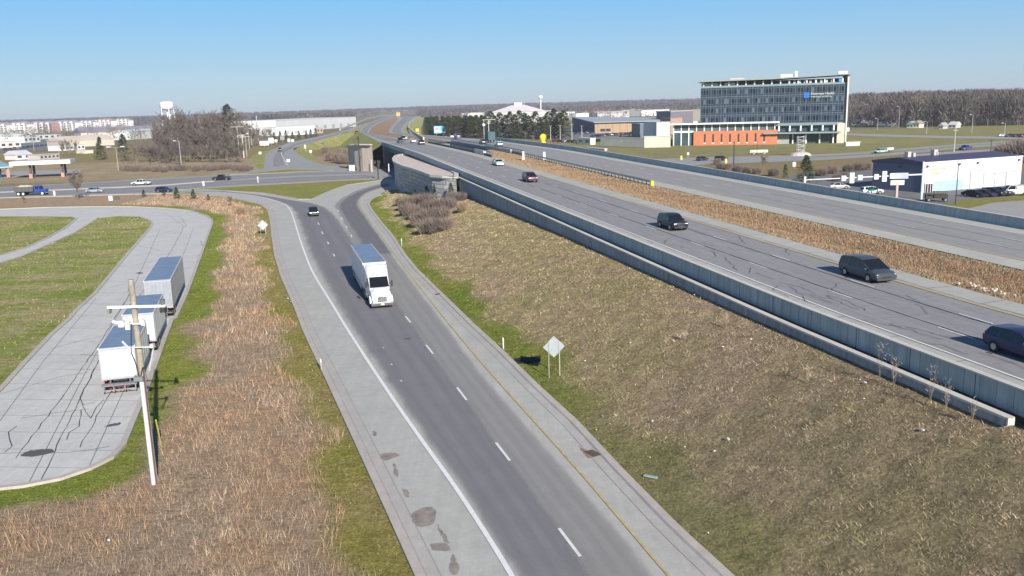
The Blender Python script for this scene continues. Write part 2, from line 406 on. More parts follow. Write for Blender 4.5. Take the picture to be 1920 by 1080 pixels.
def zone(P2):
    x, y = P2[:, 0], P2[:, 1]; N = len(P2); a = np.empty((N, 3)); b = np.empty((N, 3))
    a[:] = (.33, .25, .14); b[:] = (.30, .255, .115)
    dl = dist_line(P2, rl2); dr = dist_line(P2, rr2); dt = dist_line(P2, lot_line)
    xl = np.interp(y, [p[1] for p in rl2[:13]], [p[0] for p in rl2[:13]]); leftof = x < xl
    strip = leftof & (y < 255) & (y > 20); a[strip] = BRN; b[strip] = BRN2
    xe = np.interp(y, [p[1] for p in rr2[:19]], [p[0] for p in rr2[:19]]); hill = (x > xe) & (y < 235); a[hill] = HILLA; b[hill] = HILLB
    def blend(m, ca, cb):
        m = m[:, None]; a[:] = a * (1 - m) + np.array(ca) * m; b[:] = b * (1 - m) + np.array(cb) * m
    wob = .8 * np.sin(y * .23 + 1) + .6 * np.sin(y * .61) + .5 * np.sin(x * .9 + y * .3)
    blend(np.where(strip, 1 - sstep(2.0, 3.8, dt + wob), 0), (.24, .30, .055), (.32, .33, .08))
    blend(np.where(strip, 1 - sstep(1.5, 3.8, dl + wob), 0), (.33, .30, .08), (.40, .32, .14))
    blend(np.where(hill, 1 - sstep(1.6, 4.6, dr + wob * 1.0), 0), (.185, .235, .045), (.28, .27, .07))
    # olive crest near the wall, brown middle
    nn = (x - FX0) * FN.x + y * FN.y
    blend(np.where(hill, sstep(70, 110, y) * .5 * sstep(-12, -6, nn), 0), (.42, .35, .14), (.44, .345, .18))
    blend(np.where(hill, (1 - sstep(45, 70, y)) * .6, 0), (.355, .27, .19), (.30, .245, .155))
    e = inside(P2, east) | ((y > 345) & (y < 560) & (x > 30)); blend(e.astype(float), (.27, .265, .11), (.34, .30, .15))
    w = (y > 300) & (y < 420) & (x < -60); blend(w * .9, (.48, .38, .23), (.36, .285, .20))
    f = y > 600; blend(f * .6, (.20, .18, .13), (.22, .20, .16))
    return a, b
def axis(lo, hi, d0, a, b, g=1.09):
    v = list(np.arange(a, b + 1e-6, d0)); s = d0
    while v[-1] < hi: s *= g; v.append(v[-1] + s)
    s = d0
    while v[0] > lo: s *= g; v.insert(0, v[0] - s)
    return np.array(v)
gx = axis(-11000, 11000, .7, -72, 36); gy = axis(-60, 16000, .7, 28, 236)
GX, GY = np.meshgrid(gx, gy); P2 = np.stack([GX.ravel(), GY.ravel()], 1)
GZ = terrain(P2); ta, tb = zone(P2)
nx, ny = len(gx), len(gy); idx = np.arange(nx * ny).reshape(ny, nx)
Fq = np.stack([idx[:-1, :-1].ravel(), idx[:-1, 1:].ravel(), idx[1:, 1:].ravel(), idx[1:, :-1].ravel()], 1)
g = npmesh('ground', np.column_stack([P2, GZ]), Fq, GRND, {'tint': ta, 'tintb': tb}, smooth=True); g['kind'] = 'structure'
def zt(x, y): return float(terrain(np.array([[x, y]]))[0])

# ------------------------------------------------------------------ pavements at ground level
ZP = .035
ramp_poly = RL[:-1] + A([(325,356.5),(400,350),(560,343),(717,334)]) + [Vector((-24, 268, 0)), Vector((-8, 262, 0)), Vector((-14, 236, 0))] + RR[::-1]
sheet('ramp_pavement', [(p.x, p.y) for p in ramp_poly], ZP, M_SHOULDER)
sr_s = A([(-500,388),(0,371.5),(145,367.5),(250,364.5),(325,363),(400,360),(560,351),(717,337)]); sr_n = A([(-500,368),(0,351),(160,342.5),(300,335),(400,329),(495,322),(560,320),(662,318.5),(700,317.5)])
E_s = [Vector((0, 281, 0)), Vector((70, 297, 0)), Vector((110, 303, 0)), Vector((137, 316, 0)), Vector((175, 345, 0)), Vector((223, 372, 0)), Vector((420, 470, 0))]
E_n = [Vector((0, 325, 0)), Vector((73, 336, 0)), Vector((110, 334, 0)), Vector((137, 341, 0)), Vector((175, 368, 0)), Vector((223, 394, 0)), Vector((420, 492, 0))]
sheet('state_road', [(p.x, p.y) for p in sr_s + E_s + (sr_n + E_n)[::-1]], ZP + .02, M_SR)
isl = [(p.x, p.y) for p in A(TOPISL)]
lot_o = sheet('truck_lot', lot_w + [(-400, 240), (-400, 40)], ZP, M_SLAB)
def grass_sheet_mat(name, ca, cb):
    n = NT(name); n.set(1, 0, .1); p = n.pos(); f = n.rng(n.noise(n.mapping(p, (.45, 1.3, 1)), .16, 6, .8), .42, .6, 0, 1)
    n.base(n.scale(n.mix(f, ca, cb), n.math('MULTIPLY', n.rng(n.noise(p, 1.1, 6, .8), .3, .7, .6, 1.35), n.rng(n.noise(p, 6, 5, .8), .3, .7, .7, 1.3)))); n.bump(n.noise(p, 5, 6, .8), .9, .3); return n.m
M_TURF = grass_sheet_mat('island_turf', (.25, .30, .06), (.46, .38, .20)); M_TURF2 = grass_sheet_mat('mown_turf', (.26, .27, .065), (.34, .30, .10))
M_MED = grass_sheet_mat('median_turf', (.40, .245, .15), (.33, .25, .16))
def island(name, px, mat, kerb=True, z=.10):
    pts = A(px); sheet(name, [(p.x, p.y) for p in pts], z, mat, skirt=.12)
    if kerb:
        cl = [p.copy() for p in pts] + [pts[0].copy()]
        sweep('kerb', cl, [(-.22, 0), (-.22, .145), (.22, .145), (.22, 0)], M_KERB)
island('grass_island', ISL2, M_TURF); island('grass_island', ISL1, M_TURF); island('grass_island', TOPISL, M_TURF2, z=.11)
island('grass_island', [(430,328.7),(540,317.8),(625,320),(560,322.5),(485,326.5)], M_TURF2, z=.11)
sweep('kerb', [p.copy() for p in A(LOT_OUT)], [(-.05, 0), (-.05, .17), (.35, .17), (.35, -.1)], M_KERB)
sweep('kerb', RL, [(-.5, -.1), (-.5, .14), (-.05, .14), (.05, .03)], M_KERB)
M_GUT = concrete('gutter_concrete', (.45, .42, .39), uv=False)
sweep('gutter', RL[:-3], [(.05, .046), (.62, .042)], M_GUT); sweep('gutter', RR[:-2], [(-.62, .042), (-.05, .046)], M_GUT)
sweep('gutter_seam', RL[:-3], [(.62, .05), (.66, .05)], P((.3, .28, .26), .9)); sweep('gutter_seam', RR[:-2], [(-.66, .05), (-.62, .05)], P((.3, .28, .26), .9))
sweep('kerb', RR[:-1], [(.5, -.1), (.5, .14), (.05, .14), (-.05, .03)], M_KERB)
sweep('kerb', sr_s[:5], [(0, 0), (0, .15), (.4, .15), (.4, 0)], M_KERB)
# lane wear and markings on the ramp
WL = [(980,1125),(959,1078),(861.5,925),(800,840),(730,740),(651,618.6),(629.4,582),(608,547.5),(586.4,512.6),(573,480),(562,448),(551.5,413),(545,394.4),(535.4,383.7),(505,374),(470,366),(430,362.5),(380,361),(325,360.5)]
BD = [(1120,1088),(1088,1046),(1048,993),(956,866),(930,832),(875,752),(857,728),(812,665),(799,648),(770,606),(760,594),(728,548),(700,500),(678,468),(658,441),(649,424),(640,408),(633,394)]
AD = [(770,750),(751,715),(733,684),(718,653),(690,606),(655,540),(625,477),(614,454),(603,435),(596,418)]
YL = [(1292,1125),(1250,1078),(1184,1000),(1100,901),(1016,807),(927,709),(878,652),(850,618),(800,556),(770,517),(735,470),(705,430),(682,398),(672,382),(676,370),(690,360),(712,352),(735,347)]
def wl(px, it=1): return smooth_line(A(px), it)
# left lanes: from the white line to the dashes
ribbon('lane_surface', wl([(1040,1240),(965,1090),(866,925),(804,840),(734,740),(655,618.6),(612,547.5),(577,480),(566,448),(556,413),(547,392),(530,380),(500,371),(460,363.5),(400,359),(330,357.5)]),
       wl([(1235,1240),(1135,1090),(1062,990),(945,832),(870,728),(811,648),(740,548),(697,490),(660,440),(630,400),(612,388),(585,380),(550,376),(500,367),(440,360.5),(400,357.5),(330,356)]), .05, M_WEAR, n=70)
ribbon('lane_surface', wl([(1190,1240),(1092,1090),(1030,990),(915,832),(845,728),(788,648),(720,548),(682,490),(652,440),(632,400),(622,385),(640,370),(670,356),(712,344),(735,341)]),
       wl([(1360,1240),(1240,1090),(1160,988),(1010,820),(905,700),(850,625),(800,560),(755,500),(715,445),(692,410),(676,388),(676,372),(690,362),(715,353),(738,348)]), .058, M_WEAR2, n=70)
ribbon('lane_surface', wl([(690,480),(660,430),(640,400),(632,388),(645,373),(675,358),(712,347),(736,343)]),
       wl([(742,480),(700,425),(680,398),(670,384),(672,372),(686,361),(712,352),(736,347)]), .066, lane_wear('tyre_worn_lane_curve', (.215, .21, .225), .7, .2), n=40)
def line(name, pts, w, z, mat, parent=None): return sweep(name, pts, [(-w / 2, z), (w / 2, z)], mat)
line('white_edge_line', smooth_line(A(WL), 2), .26, .075, M_WHITE)
line('yellow_edge_line', smooth_line(A(YL), 2), .13, .075, P((.52, .40, .17), .85, 0, .2, 1.5))
M_DASH = P((.74, .74, .72), .7, 0, .1, 3)
def dash(p, q, w=.16, z=.08): return line('lane_dash', [p, q], w, z, M_DASH)
for a, b in (((1088,1046),(1048,993)),((956,866),(930,832)),((875,752),(857,728)),((812,665),(799,648)),((770,606),(760,594))): dash(at(*a), at(*b), .17)
for a in [(658,441),(649,424),(640,408),(633,394),(596,418),(603,435),(614,454),(625,477)]:
    p = at(*a); q = at(a[0] + (2.5 if a[0] < 630 else 1.8), a[1] + 4.5); dash(p, q, .2)
for a in [(718,653),(733,684),(751,715)]: p = at(*a); dash(p, p + Vector((.12, -.25, 0)), .15)
# stained shoulder patches, drain grate, tar
M_DIRT = plain('shoulder_dirt', (.27, .235, .205), .95, 0, .3, 2)
def blob(name, px, z, mat, jit=.05):
    pts = resample(smooth_line([*A(px), at(*px[0])], 2), .13)[:-1]
    c = [(p.x + random.uniform(-jit, jit), p.y + random.uniform(-jit, jit)) for p in pts]; return sheet(name, c, z, mat)
for px in ([(712,853),(728,849),(752,853),(738,861),(714,866)], [(768,968),(790,952),(818,952),(818,985),(782,992)], [(806,1022),(838,1016),(850,1035),(812,1035)], [(820,985),(832,1000),(846,1020),(838,1022),(824,1002)],
           [(698,810),(704,808),(707,818),(701,820)], [(736,868),(744,874),(748,898),(740,894)], [(754,918),(764,918),(770,934),(760,934)], [(850,1040),(862,1060),(858,1082),(838,1074)]):
    blob('dirt_patch', px, .046, M_DIRT)
blob('dirt_patch', [(1086,838),(1100,845),(1118,856),(1104,862),(1090,848)], .046, plain('rusty_dirt', (.27, .18, .14), .95))
def drain(name, px, ang, label):
    p = at(*px, .06); e = empty(name, p, ang, label, 'drain')
    m = MB(); m.box(-.5, .5, -.3, .3, 0, .02); m.build('frame', P((.16, .12, .10), .8), e)
    m = MB()
    for i in range(7): m.box(-.44 + i * .135, -.36 + i * .135, -.26, .26, .02, .04)
    m.build('grate', P((.08, .06, .05), .7), e)
drain('storm_drain', (1112,850), 2.1, 'rusty storm drain inlet at the grassy kerb of the ramp')
drain('storm_drain', (548,566), 2.0, 'small dark storm drain in the left kerb of the ramp beside the dry grass')
drain('storm_drain', (262,512), 2.4, 'storm drain on the far kerb of the truck lot near the parked trailers')
# tar-sealed cracks on the lot
cr = MB()
def crack(px, w=.09, z=.045):
    pts = resample(A(px), 1.2)
    for i in range(1, len(pts) - 1): pts[i] += Vector((random.uniform(-.07, .07), random.uniform(-.07, .07), 0))
    for a, b in zip(pts, pts[1:]):
        d = (b - a).normalized(); r = Vector((d.y, -d.x, 0)) * w * random.uniform(.35, .7); up = Vector((0, 0, z))
        cr.quad(a - r + up, a + r + up, b + r + up, b - r + up)
for px in [[(75,905),(178,690),(262,555),(322,470),(345,425),(318,405)], [(150,840),(205,740),(300,560)], [(30,860),(120,740),(190,640),(250,540)], [(0,852),(60,848),(120,850),(165,845),(205,838)],
           [(0,740),(60,722),(110,708),(170,698)], [(95,655),(150,640),(195,630)], [(40,785),(110,775),(165,768)], [(178,690),(165,720),(150,745),(155,760),(178,755)], [(155,760),(170,785),(180,765),(195,750)],
           [(152,770),(150,800),(128,812),(125,826)], [(8,850),(22,838),(18,810),(32,800)], [(150,665),(190,668)], [(200,628),(255,600),(300,590)], [(205,540),(245,530),(240,548)], [(225,500),(290,490),(340,488)], [(255,460),(300,470),(350,468)],
           [(300,402),(340,408),(350,425),(300,440)], [(375,452),(385,470),(370,482)], [(330,560),(352,556)], [(340,505),(362,500)], [(0,415),(60,418)]]: crack(px, .055)
cr.build('tar_seams', M_TAR, fix=False)['kind'] = 'structure'
for px in ([(40,853),(60,845),(100,842),(104,850),(70,857),(42,857)], [(196,800),(226,792),(230,797),(200,803)]): blob('dirt_patch', px, .05, plain('tar_patch', (.10, .095, .09), .9), .1)
cj = MB()
def seam(px, w=.03):
    pts = A(px)
    for a, b in zip(pts, pts[1:]):
        d = (b - a).normalized(); r = Vector((d.y, -d.x, 0)) * w; up = Vector((0, 0, .042)); cj.quad(a - r + up, a + r + up, b + r + up, b - r + up)
seam([(55,905),(160,700),(250,540),(300,430)]); seam([(165,880),(270,650),(335,500),(362,430)]); seam([(0,790),(80,680),(180,560)])
for t in range(14):
    y = 880 - t * 34 + t * t * .55; seam([(max(-20, 250 - (880 - y) * -.0 - 330 + (880 - y) * .50), y - 4), (245 + (880 - y) * .26, y)], .02)
cj.build('slab_joints', P((.2, .19, .18), .9), fix=False)['kind'] = 'structure'
# markings on the state road
def road_lines(ptsL, ptsR, fr, mat, w=.15, dashl=None, z=.075):
    pts = [a.lerp(b, fr) for a, b in zip(ptsL, ptsR)]
    if not dashl: line('white_edge_line' if mat is not M_YEL else 'yellow_edge_line', pts, w, z, mat); return
    rs = resample(pts, 3.0); m = MB()
    for i in range(0, len(rs) - 1, 4):
        a, b = rs[i], rs[i + 1]; d = (b - a).normalized(); r = Vector((d.y, -d.x, 0)) * w / 2; up = Vector((0, 0, z)); m.quad(a - r + up, a + r + up, b + r + up, b - r + up)
    m.build('lane_dashes', mat, fix=False)['kind'] = 'structure'
swS = A([(-400,382),(0,371.5),(300,363),(400,352),(560,343.5),(700,336)]); swN = A([(-400,364),(0,351),(300,335),(400,329),(560,320),(700,317.5)])
for fr, mt, ds in ((.06, M_WHITE, None), (.24, M_WHITE, 1), (.94, M_WHITE, None), (.72, M_WHITE, 1)): road_lines(swS, swN, fr, mt, .18, ds)
sweep('kerb', [a.lerp(b, .47) for a, b in zip(swS, swN)][:4], [(-.8, 0), (-.8, .2), (.8, .2), (.8, 0)], M_KERB)
ribbon('lane_surface', [a.lerp(b, .08) for a, b in zip(swS, swN)], [a.lerp(b, .42) for a, b in zip(swS, swN)], .065, M_WEAR2, n=30)
ribbon('lane_surface', [a.lerp(b, .55) for a, b in zip(swS, swN)], [a.lerp(b, .92) for a, b in zip(swS, swN)], .065, M_WEAR2, n=30)
for fr, mt, ds in ((.05, M_WHITE, None), (.3, M_WHITE, 1), (.95, M_WHITE, None), (.72, M_WHITE, 1)): road_lines(E_s, E_n, fr, mt, .18, ds)
ribbon('median_strip', [a.lerp(b, .44) for a, b in zip(E_s, E_n)][2:], [a.lerp(b, .58) for a, b in zip(E_s, E_n)][2:], .085, M_TURF2, n=12)
# other paved areas
M_ASPH = concrete('lot_asphalt', (.20, .195, .195), uv=False); M_DRV = concrete('drive_concrete', (.36, .35, .33), uv=False)
sheet('parking_lot', [(p.x, p.y) for p in A([(1470,330),(1560,372),(1700,425),(1800,392),(1880,372),(1990,364),(2100,345),(1960,322),(1560,318)])], .04, M_ASPH)
sheet('access_drive', [(p.x, p.y) for p in A([(1800,396),(1860,381),(1990,372),(2100,400),(2000,470),(1900,430)])], .05, M_DRV)
sheet('grass_verge', [(p.x, p.y) for p in A([(1740,392),(1800,376),(1960,364),(1990,368),(1870,378),(1800,392),(1770,400)])], .06, M_TURF2)
sheet('parking_lot', [(p.x, p.y) for p in A([(1060,262),(1230,262),(1200,246),(1060,242),(900,247),(900,258)])], .04, M_ASPH)
sheet('parking_lot', [(p.x, p.y) for p in A([(-100,290),(60,283),(200,268),(240,258),(0,262),(-100,270)])], .04, M_ASPH)
sheet('forecourt', [(p.x, p.y) for p in A([(-60,345),(40,330),(150,326),(150,318),(60,320),(-60,326)])], .04, M_DRV)
sheet('side_road', [(p.x, p.y) for p in A([(1560,252),(1640,256),(1760,259),(1990,262),(1990,257.5),(1760,255),(1640,252),(1560,249)])], .06, M_DRV)
sheet('side_road', [(p.x, p.y) for p in A([(1700,296),(1800,288),(1990,280),(1990,275),(1800,283),(1700,291)])], .06, M_DRV)

# ------------------------------------------------------------------ freeway: raised fill between walls, pavements, median
def fsweep(name, s0, s1, prof, mat, closed=False, parent=None, kind='structure', step=6): return sweep(name, fpath(s0, s1, 0, 0, step), prof, mat, closed, parent, kind=kind)
fill = fsweep('freeway_embankment', S0, SB0, [(-3.0, -9), (-3.0, -.08), (13.4, -.08), (18, -.6), (23.2, -.08), (40.0, -.08), (40.0, -9)], M_MED, True)
fsweep('freeway_pavement', S0, SB1, [(-2.95, 0), (-1.5, .005), (0, .01), (5, .03), (10.5, .01), (13.5, -.02)], M_FSB)
fsweep('freeway_pavement', S0, SB1, [(23.0, -.02), (26, .01), (31, .03), (37, .01), (39.7, 0)], M_FNB)
def fline(n, s0, s1, mat, w=.14, name='white_edge_line'): fsweep(name, s0, s1, [(n - w / 2, .045), (n + w / 2, .045)], mat)
fline(0, S0, SB1, M_WHITE, .16); fline(10.35, S0, SB1, M_YEL, .15, 'yellow_edge_line'); fline(37, S0, SB1, M_WHITE); fline(26.0, S0, SB1, M_YEL, .13, 'yellow_edge_line')
def fdash(n, s_first, name='lane_dashes', mat=None, w=.14):
    m = MB(); s = s_first
    while s < SB1 + 10:
        if s > S0:
            a, b, c, d = FP(n - w / 2, s, .05), FP(n + w / 2, s, .05), FP(n + w / 2, s + 3.05, .05), FP(n - w / 2, s + 3.05, .05); m.quad(a, b, c, d)
        s += 12.19
    m.build(name, mat or M_DASH, fix=False)['kind'] = 'structure'
fdash(3.5, 67.6 - 12.19 * 5 - 3); fdash(7.3, 70.2 - 12.19 * 5 - 3); fdash(30.0, 82 - 12.19 * 6 - 3); fdash(33.6, 82.5 - 12.19 * 6 - 3)
# tar-sealed long joints and scribbled cracks of the near carriageway
tj = MB()
def fcrack(pts, w=.05):
    for a, b in zip(pts, pts[1:]):
        d = (b - a).normalized(); r = Vector((d.y, -d.x, 0)) * w * random.uniform(.6, 1.2); up = Vector((0, 0, .045)); tj.quad(a - r + up, a + r + up, b + r + up, b - r + up)
for n_ in (3.75, 7.05):
    fcrack([FP(n_ + random.uniform(-.03, .03), s, 0) for s in np.arange(S0, 160, 1.5)], .055)
for n_ in (29.7, 33.3, 10.9): fcrack([FP(n_ + random.uniform(-.04, .04), s, 0) for s in np.arange(40, 130, 2)], .03)
for i in range(38):
    s = random.uniform(30, 95); n_ = random.uniform(.6, 3.2) if random.random() < .7 else random.uniform(4, 13.2); pts = [FP(n_, s, .02)]; dn, ds = random.uniform(-.5, .5), random.choice((-1, 1)) * .7
    for k in range(random.randint(3, 7)): n_ += dn + random.uniform(-.3, .3); s += ds + random.uniform(-.3, .3); n_ = min(13.2, max(-.5, n_)); pts.append(FP(n_, s, .02))
    fcrack(pts, .022)
for i in range(24):
    s = 32 + i * 5.6; fcrack([FP(-2.9, s, .0), FP(-.2, s + random.uniform(-.1, .1), .0)], .02); fcrack([FP(10.8, s, .0), FP(13.3, s + random.uniform(-.5, .5), -.01)], .02)
tj.build('tar_seams', M_TAR, fix=False)['kind'] = 'structure'
# barriers and walls
def wall_thing(name, label, cat='wall', group=None): return empty(name, (0, 0, 0), 0, label, cat, group)
b1 = wall_thing('concrete_barrier', 'long blue grey concrete barrier along the near edge of the freeway above the lower wall', 'barrier')
fsweep('barrier_face', S0, SB1 + 4, [(-3.32, -.42), (-3.32, .86), (-3.02, .86), (-2.9, .0), (-2.9, -.42)], M_BARR, True, b1)
fsweep('barrier_cap', S0, SB1 + 4, [(-3.37, .86), (-3.37, .93), (-2.98, .93), (-2.98, .86)], M_COPE, True, b1)
b2 = wall_thing('retaining_wall', 'lower retaining wall with a pale coping running under the freeway barrier above the brown slope', 'wall')
fsweep('wall_face', 41.5, 186, [(-4.25, -6), (-4.25, -.42), (-3.95, -.42), (-3.95, -6)], M_BARR_LOW, True, b2)
fsweep('coping', 41.3, 186, [(-4.33, -.42), (-4.33, -.30), (-3.88, -.30), (-3.88, -.42)], M_COPE, True, b2)
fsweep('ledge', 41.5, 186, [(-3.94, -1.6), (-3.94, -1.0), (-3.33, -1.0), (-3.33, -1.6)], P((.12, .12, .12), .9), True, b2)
m = MB(); a = FP(-4.36, 41.2); m.box(a.x - .02, a.x + .30, a.y - .05, a.y + .12, a.z - .62, a.z - .27); m.build('end_block', M_COPE, b2)
b3 = wall_thing('concrete_barrier', 'long blue grey barrier on the far side of the freeway before the blue building', 'barrier')
fsweep('barrier_face', S0, SB1 + 4, [(39.6, -8.6), (39.6, 0), (39.72, .25), (39.8, 1.12), (40.1, 1.12), (40.1, -8.6)], M_BARR, True, b3)
fsweep('barrier_cap', S0, SB1 + 4, [(39.75, 1.12), (39.75, 1.18), (40.15, 1.18), (40.15, 1.12)], M_COPE, True, b3)
# barrier joints (thin dark lines) kept as a part
jt = MB()
for s in np.arange(20, 330, 4.9):
    for n_, z0, z1 in ((-3.325, -.42, .85),): a = FP(n_, s, z0); b = FP(n_, s + .05, z1); jt.quad(FP(n_, s, z0), FP(n_, s + .06, z0), FP(n_, s + .06, z1), FP(n_, s, z1))
for s in np.arange(20, 200, 1.1): jt.quad(FP(-3.323, s, -.42), FP(-3.323, s + .025, -.42), FP(-3.323, s + .025, .84), FP(-3.323, s, .84))
jt.build('panel_joint', P((.10, .12, .14), .9), b1, fix=False)['kind'] = 'stuff'
# ------------------------------------------------------------------ bridge over the state road
br = empty('freeway_bridge', FP(0, SB0, -2), 0, 'concrete girder bridge carrying the freeway over the crossing state road', 'bridge')
br.location = (0, 0, 0)
M_GIRD = wallmat('girder_paint', (.10, .15, .17), .15); M_PIER = wallmat('pier_concrete', (.32, .32, .33), .15)
def bsweep(name, s0, s1, prof, mat, par=br): return fsweep(name, s0, s1, prof, mat, True, par)
bsweep('deck', SB0 - 2, SB1 + 4, [(-3.2, -.5), (-3.2, -.1), (13.9, -.1), (13.9, -.5)], M_PIER); bsweep('deck', SB0 - 2, SB1 + 4, [(22.8, -.5), (22.8, -.1), (40, -.1), (40, -.5)], M_PIER)
for n_ in (-2.4, 1, 5, 9, 13, 24, 28, 32, 36, 39): bsweep('girder', SB0, SB1, [(n_ - .25, -2.1), (n_ - .25, -.51), (n_ + .25, -.51), (n_ + .25, -2.1)], M_GIRD)
pc = (SB0 + SB1) / 2
for n_ in (-1.5, 3.5, 8.5, 12.8, 25, 30, 35, 38.5):
    p = FP(n_, pc + 4, 0); m = MB(); m.tube((p.x, p.y, 0), (p.x, p.y, p.z - 3.2), .55, n=14); m.build('pier', M_PIER, br, smooth=True)
for a_, b_ in ((-2.8, 14), (23, 40)): fsweep('pier_cap', pc + 3.3, pc + 4.7, [(a_, -3.2), (a_, -2.11), (b_, -2.11), (b_, -3.2)], M_PIER, True, br, step=1.4)
fsweep('abutment', SB0 - 3, SB0, [(-3.0, -9), (-3.0, -.55), (40, -.55), (40, -9)], M_PIER, True, br, step=3)
fsweep('abutment', SB1, SB1 + 4, [(-3.0, -9), (-3.0, -.55), (40, -.55), (40, -9)], M_PIER, True, br, step=3)
for n_, nm in ((13.9, 'railing'), (22.7, 'railing')):
    rl = empty('bridge_railing', (0, 0, 0), 0, 'dark steel railing with many posts along the ' + ('near' if n_ < 20 else 'far') + ' side of the open bridge median', 'railing', 'railings along the bridge median')
    fsweep('parapet', SB0 - 30, SB1, [(n_ - .15, -.1), (n_ - .15, .55), (n_ + .15, .55), (n_ + .15, -.1)], M_BARR if n_ > 20 else M_GIRD, True, rl)
    fsweep('rail', SB0 - 30, SB1, [(n_ - .06, 1.12), (n_ - .06, 1.28), (n_ + .06, 1.28), (n_ + .06, 1.12)], P((.12, .14, .18), .5, .4), True, rl)
    m = MB()
    for s in np.arange(SB0 - 30, SB1, 2.4): q = FP(n_, s, .55); m.box(q.x - .09, q.x + .09, q.y - .09, q.y + .09, q.z, q.z + .6)
    m.build('post', P((.14, .15, .18), .5, .4), rl, fix=False)['kind'] = 'stuff'
# ------------------------------------------------------------------ far freeway beyond the bridge
def fz(px): return [atz(x, y, zfar) for x, y in px]
fsl = [FP(-3, SB1 + 3)] + fz([(672,246),(682,237),(697,227.5),(722,219.5),(742,215.5)]); fsr = [FP(13.5, SB1 + 3)] + fz([(692,250),(697,240),(710,231.5),(730,223),(746,217.3)])
fnl = [FP(23, SB1 + 3)] + fz([(728,250),(731,241),(738,232),(744,226),(749,219.5)]); fnr = [FP(39.7, SB1 + 3)] + fz([(758,250),(758,240),(765,231),(776,224),(786,218)])
M_FARP = concrete('far_freeway', (.34, .34, .335), uv=False)
def bank(name, Lp, Rp, mat, drop=9, side=M_MED, off=14, lr=(True, True)):
    Ls, Rs = resample(Lp, 60), resample(Rp, 60); ribbon(name, Lp, Rp, 0, mat, n=40, cols=4)
    for on, pts, sg in ((lr[0], Lp, -1), (lr[1], Rp, 1)):
        if on: ribbon('bank_slope', [p + Vector((sg * off, 0, -p.z - .2)) for p in pts], [p + Vector((0, 0, -.05)) for p in pts], 0, side, n=30, cols=2)
bank('freeway_pavement', fsl, fsr, M_FARP, side=M_TURF, lr=(True, False)); bank('freeway_pavement', fnl, fnr, M_FARP, side=M_TURF, lr=(False, True))
ribbon('median_strip', fsr, fnl, -.1, M_MED, n=40)
ribbon('lane_surface', [a.lerp(b, .2) for a, b in zip(fsl, fsr)], [a.lerp(b, .8) for a, b in zip(fsl, fsr)], .05, M_WEAR2, n=30)
ribbon('lane_surface', [a.lerp(b, .2) for a, b in zip(fnl, fnr)], [a.lerp(b, .8) for a, b in zip(fnl, fnr)], .05, M_WEAR2, n=30)
fb = empty('concrete_barrier', (0, 0, 0), 0, 'pale barrier along the outer left edge of the distant curving freeway', 'barrier')
sweep('barrier_face', [p + Vector((-1, 0, 0)) for p in fz([(640,243.5),(665,233),(690,222.5),(715,217.5),(742,215.5),(782,216.3)])], [(-.3, -.5), (-.3, 1.1), (.3, 1.1), (.3, -.5)], M_COPE, True, fb)
fb2 = empty('concrete_barrier', (0, 0, 0), 0, 'pale barrier along the right edge of the distant northbound freeway by the dark evergreens', 'barrier')
sweep('barrier_face', [p + Vector((1, 0, 0)) for p in fz([(790,262),(772,250),(763,240),(766,231),(777,224),(787,218)])], [(-.3, -.5), (-.3, 1.1), (.3, 1.1), (.3, -.5)], M_COPE, True, fb2)
# exit ramp climbing to the far freeway
def zr(y): return float(np.interp(y, [226, 243, 258, 278, 300, 330], [7.0, 8.0, 5.0, 1.6, .08, .08]))
xl = [at(x, y, zr(y)) for x, y in [(492,324),(495,314),(496,295),(499,287.5),(520,276.5),(545,266),(595,256.5),(650,243),(690,229)]]
xr = [at(x, y, zr(y)) for x, y in [(662,316),(650,312.5),(607.5,309),(578,300),(560,290),(549,279),(600,262.5),(655,247),(694,231)]]
bank('exit_ramp', xl, xr, M_SR, side=M_TURF, off=9)
sheet('exit_ramp', [(p.x, p.y) for p in A([(430,330),(495,316),(499,296),(540,290),(575,300),(607,310),(662,315),(700,317),(700,322),(560,324)])], .07, M_SR)
ribbon('lane_surface', [at(x, y, zr(y)) for x, y in [(512,314),(512,296),(520,283),(550,270),(600,259),(650,245)]], [at(x, y, zr(y)) for x, y in [(533,310),(530,296),(535,284),(556,272),(603,261),(653,246)]], .09, M_WEAR2, n=30)
line('white_edge_line', [at(x, y, zr(y) + .05) for x, y in [(540,311),(535,303),(529,293),(527,286)]], .3, .1, M_WHITE)
# ------------------------------------------------------------------ grass tufts
def atg(x, y):
    z = 1.0
    for _ in range(40): p = at(x, y, z); z = .5 * z + .5 * zt(p.x, p.y)
    p = at(x, y, z); p.z = zt(p.x, p.y); return p
def blades(name, base, h, wd, lean, tints, label, cat, group=None, mat=None, kind='stuff'):
    """base (N,3) roots, h/wd (N,) sizes, lean factor, tints (N,3)"""
    N = len(base); a = rng.uniform(0, 2 * PI, N); dx, dy = np.cos(a), np.sin(a); b = rng.uniform(0, 2 * PI, N)
    lx, ly = np.cos(b) * lean * h, np.sin(b) * lean * h
    V = np.empty((N, 3, 3)); V[:, 0] = base; V[:, 1] = base; V[:, 2] = base
    V[:, 0, 0] -= dx * wd; V[:, 0, 1] -= dy * wd; V[:, 1, 0] += dx * wd; V[:, 1, 1] += dy * wd
    V[:, 2, 0] += lx; V[:, 2, 1] += ly; V[:, 2, 2] += h; V[:, :2, 2] -= .03
    C = np.repeat(tints[:, None, :], 3, 1).reshape(-1, 3)
    o = npmesh(name, V.reshape(-1, 3), np.arange(3 * N).reshape(-1, 3), mat or M_TUFT, C)
    return tag(o, label, cat, group, kind)
M_TUFT = tuft_mat('dry_blades')
xR = lambda y: np.interp(y, [p[1] for p in rr2[:19]], [p[0] for p in rr2[:19]])
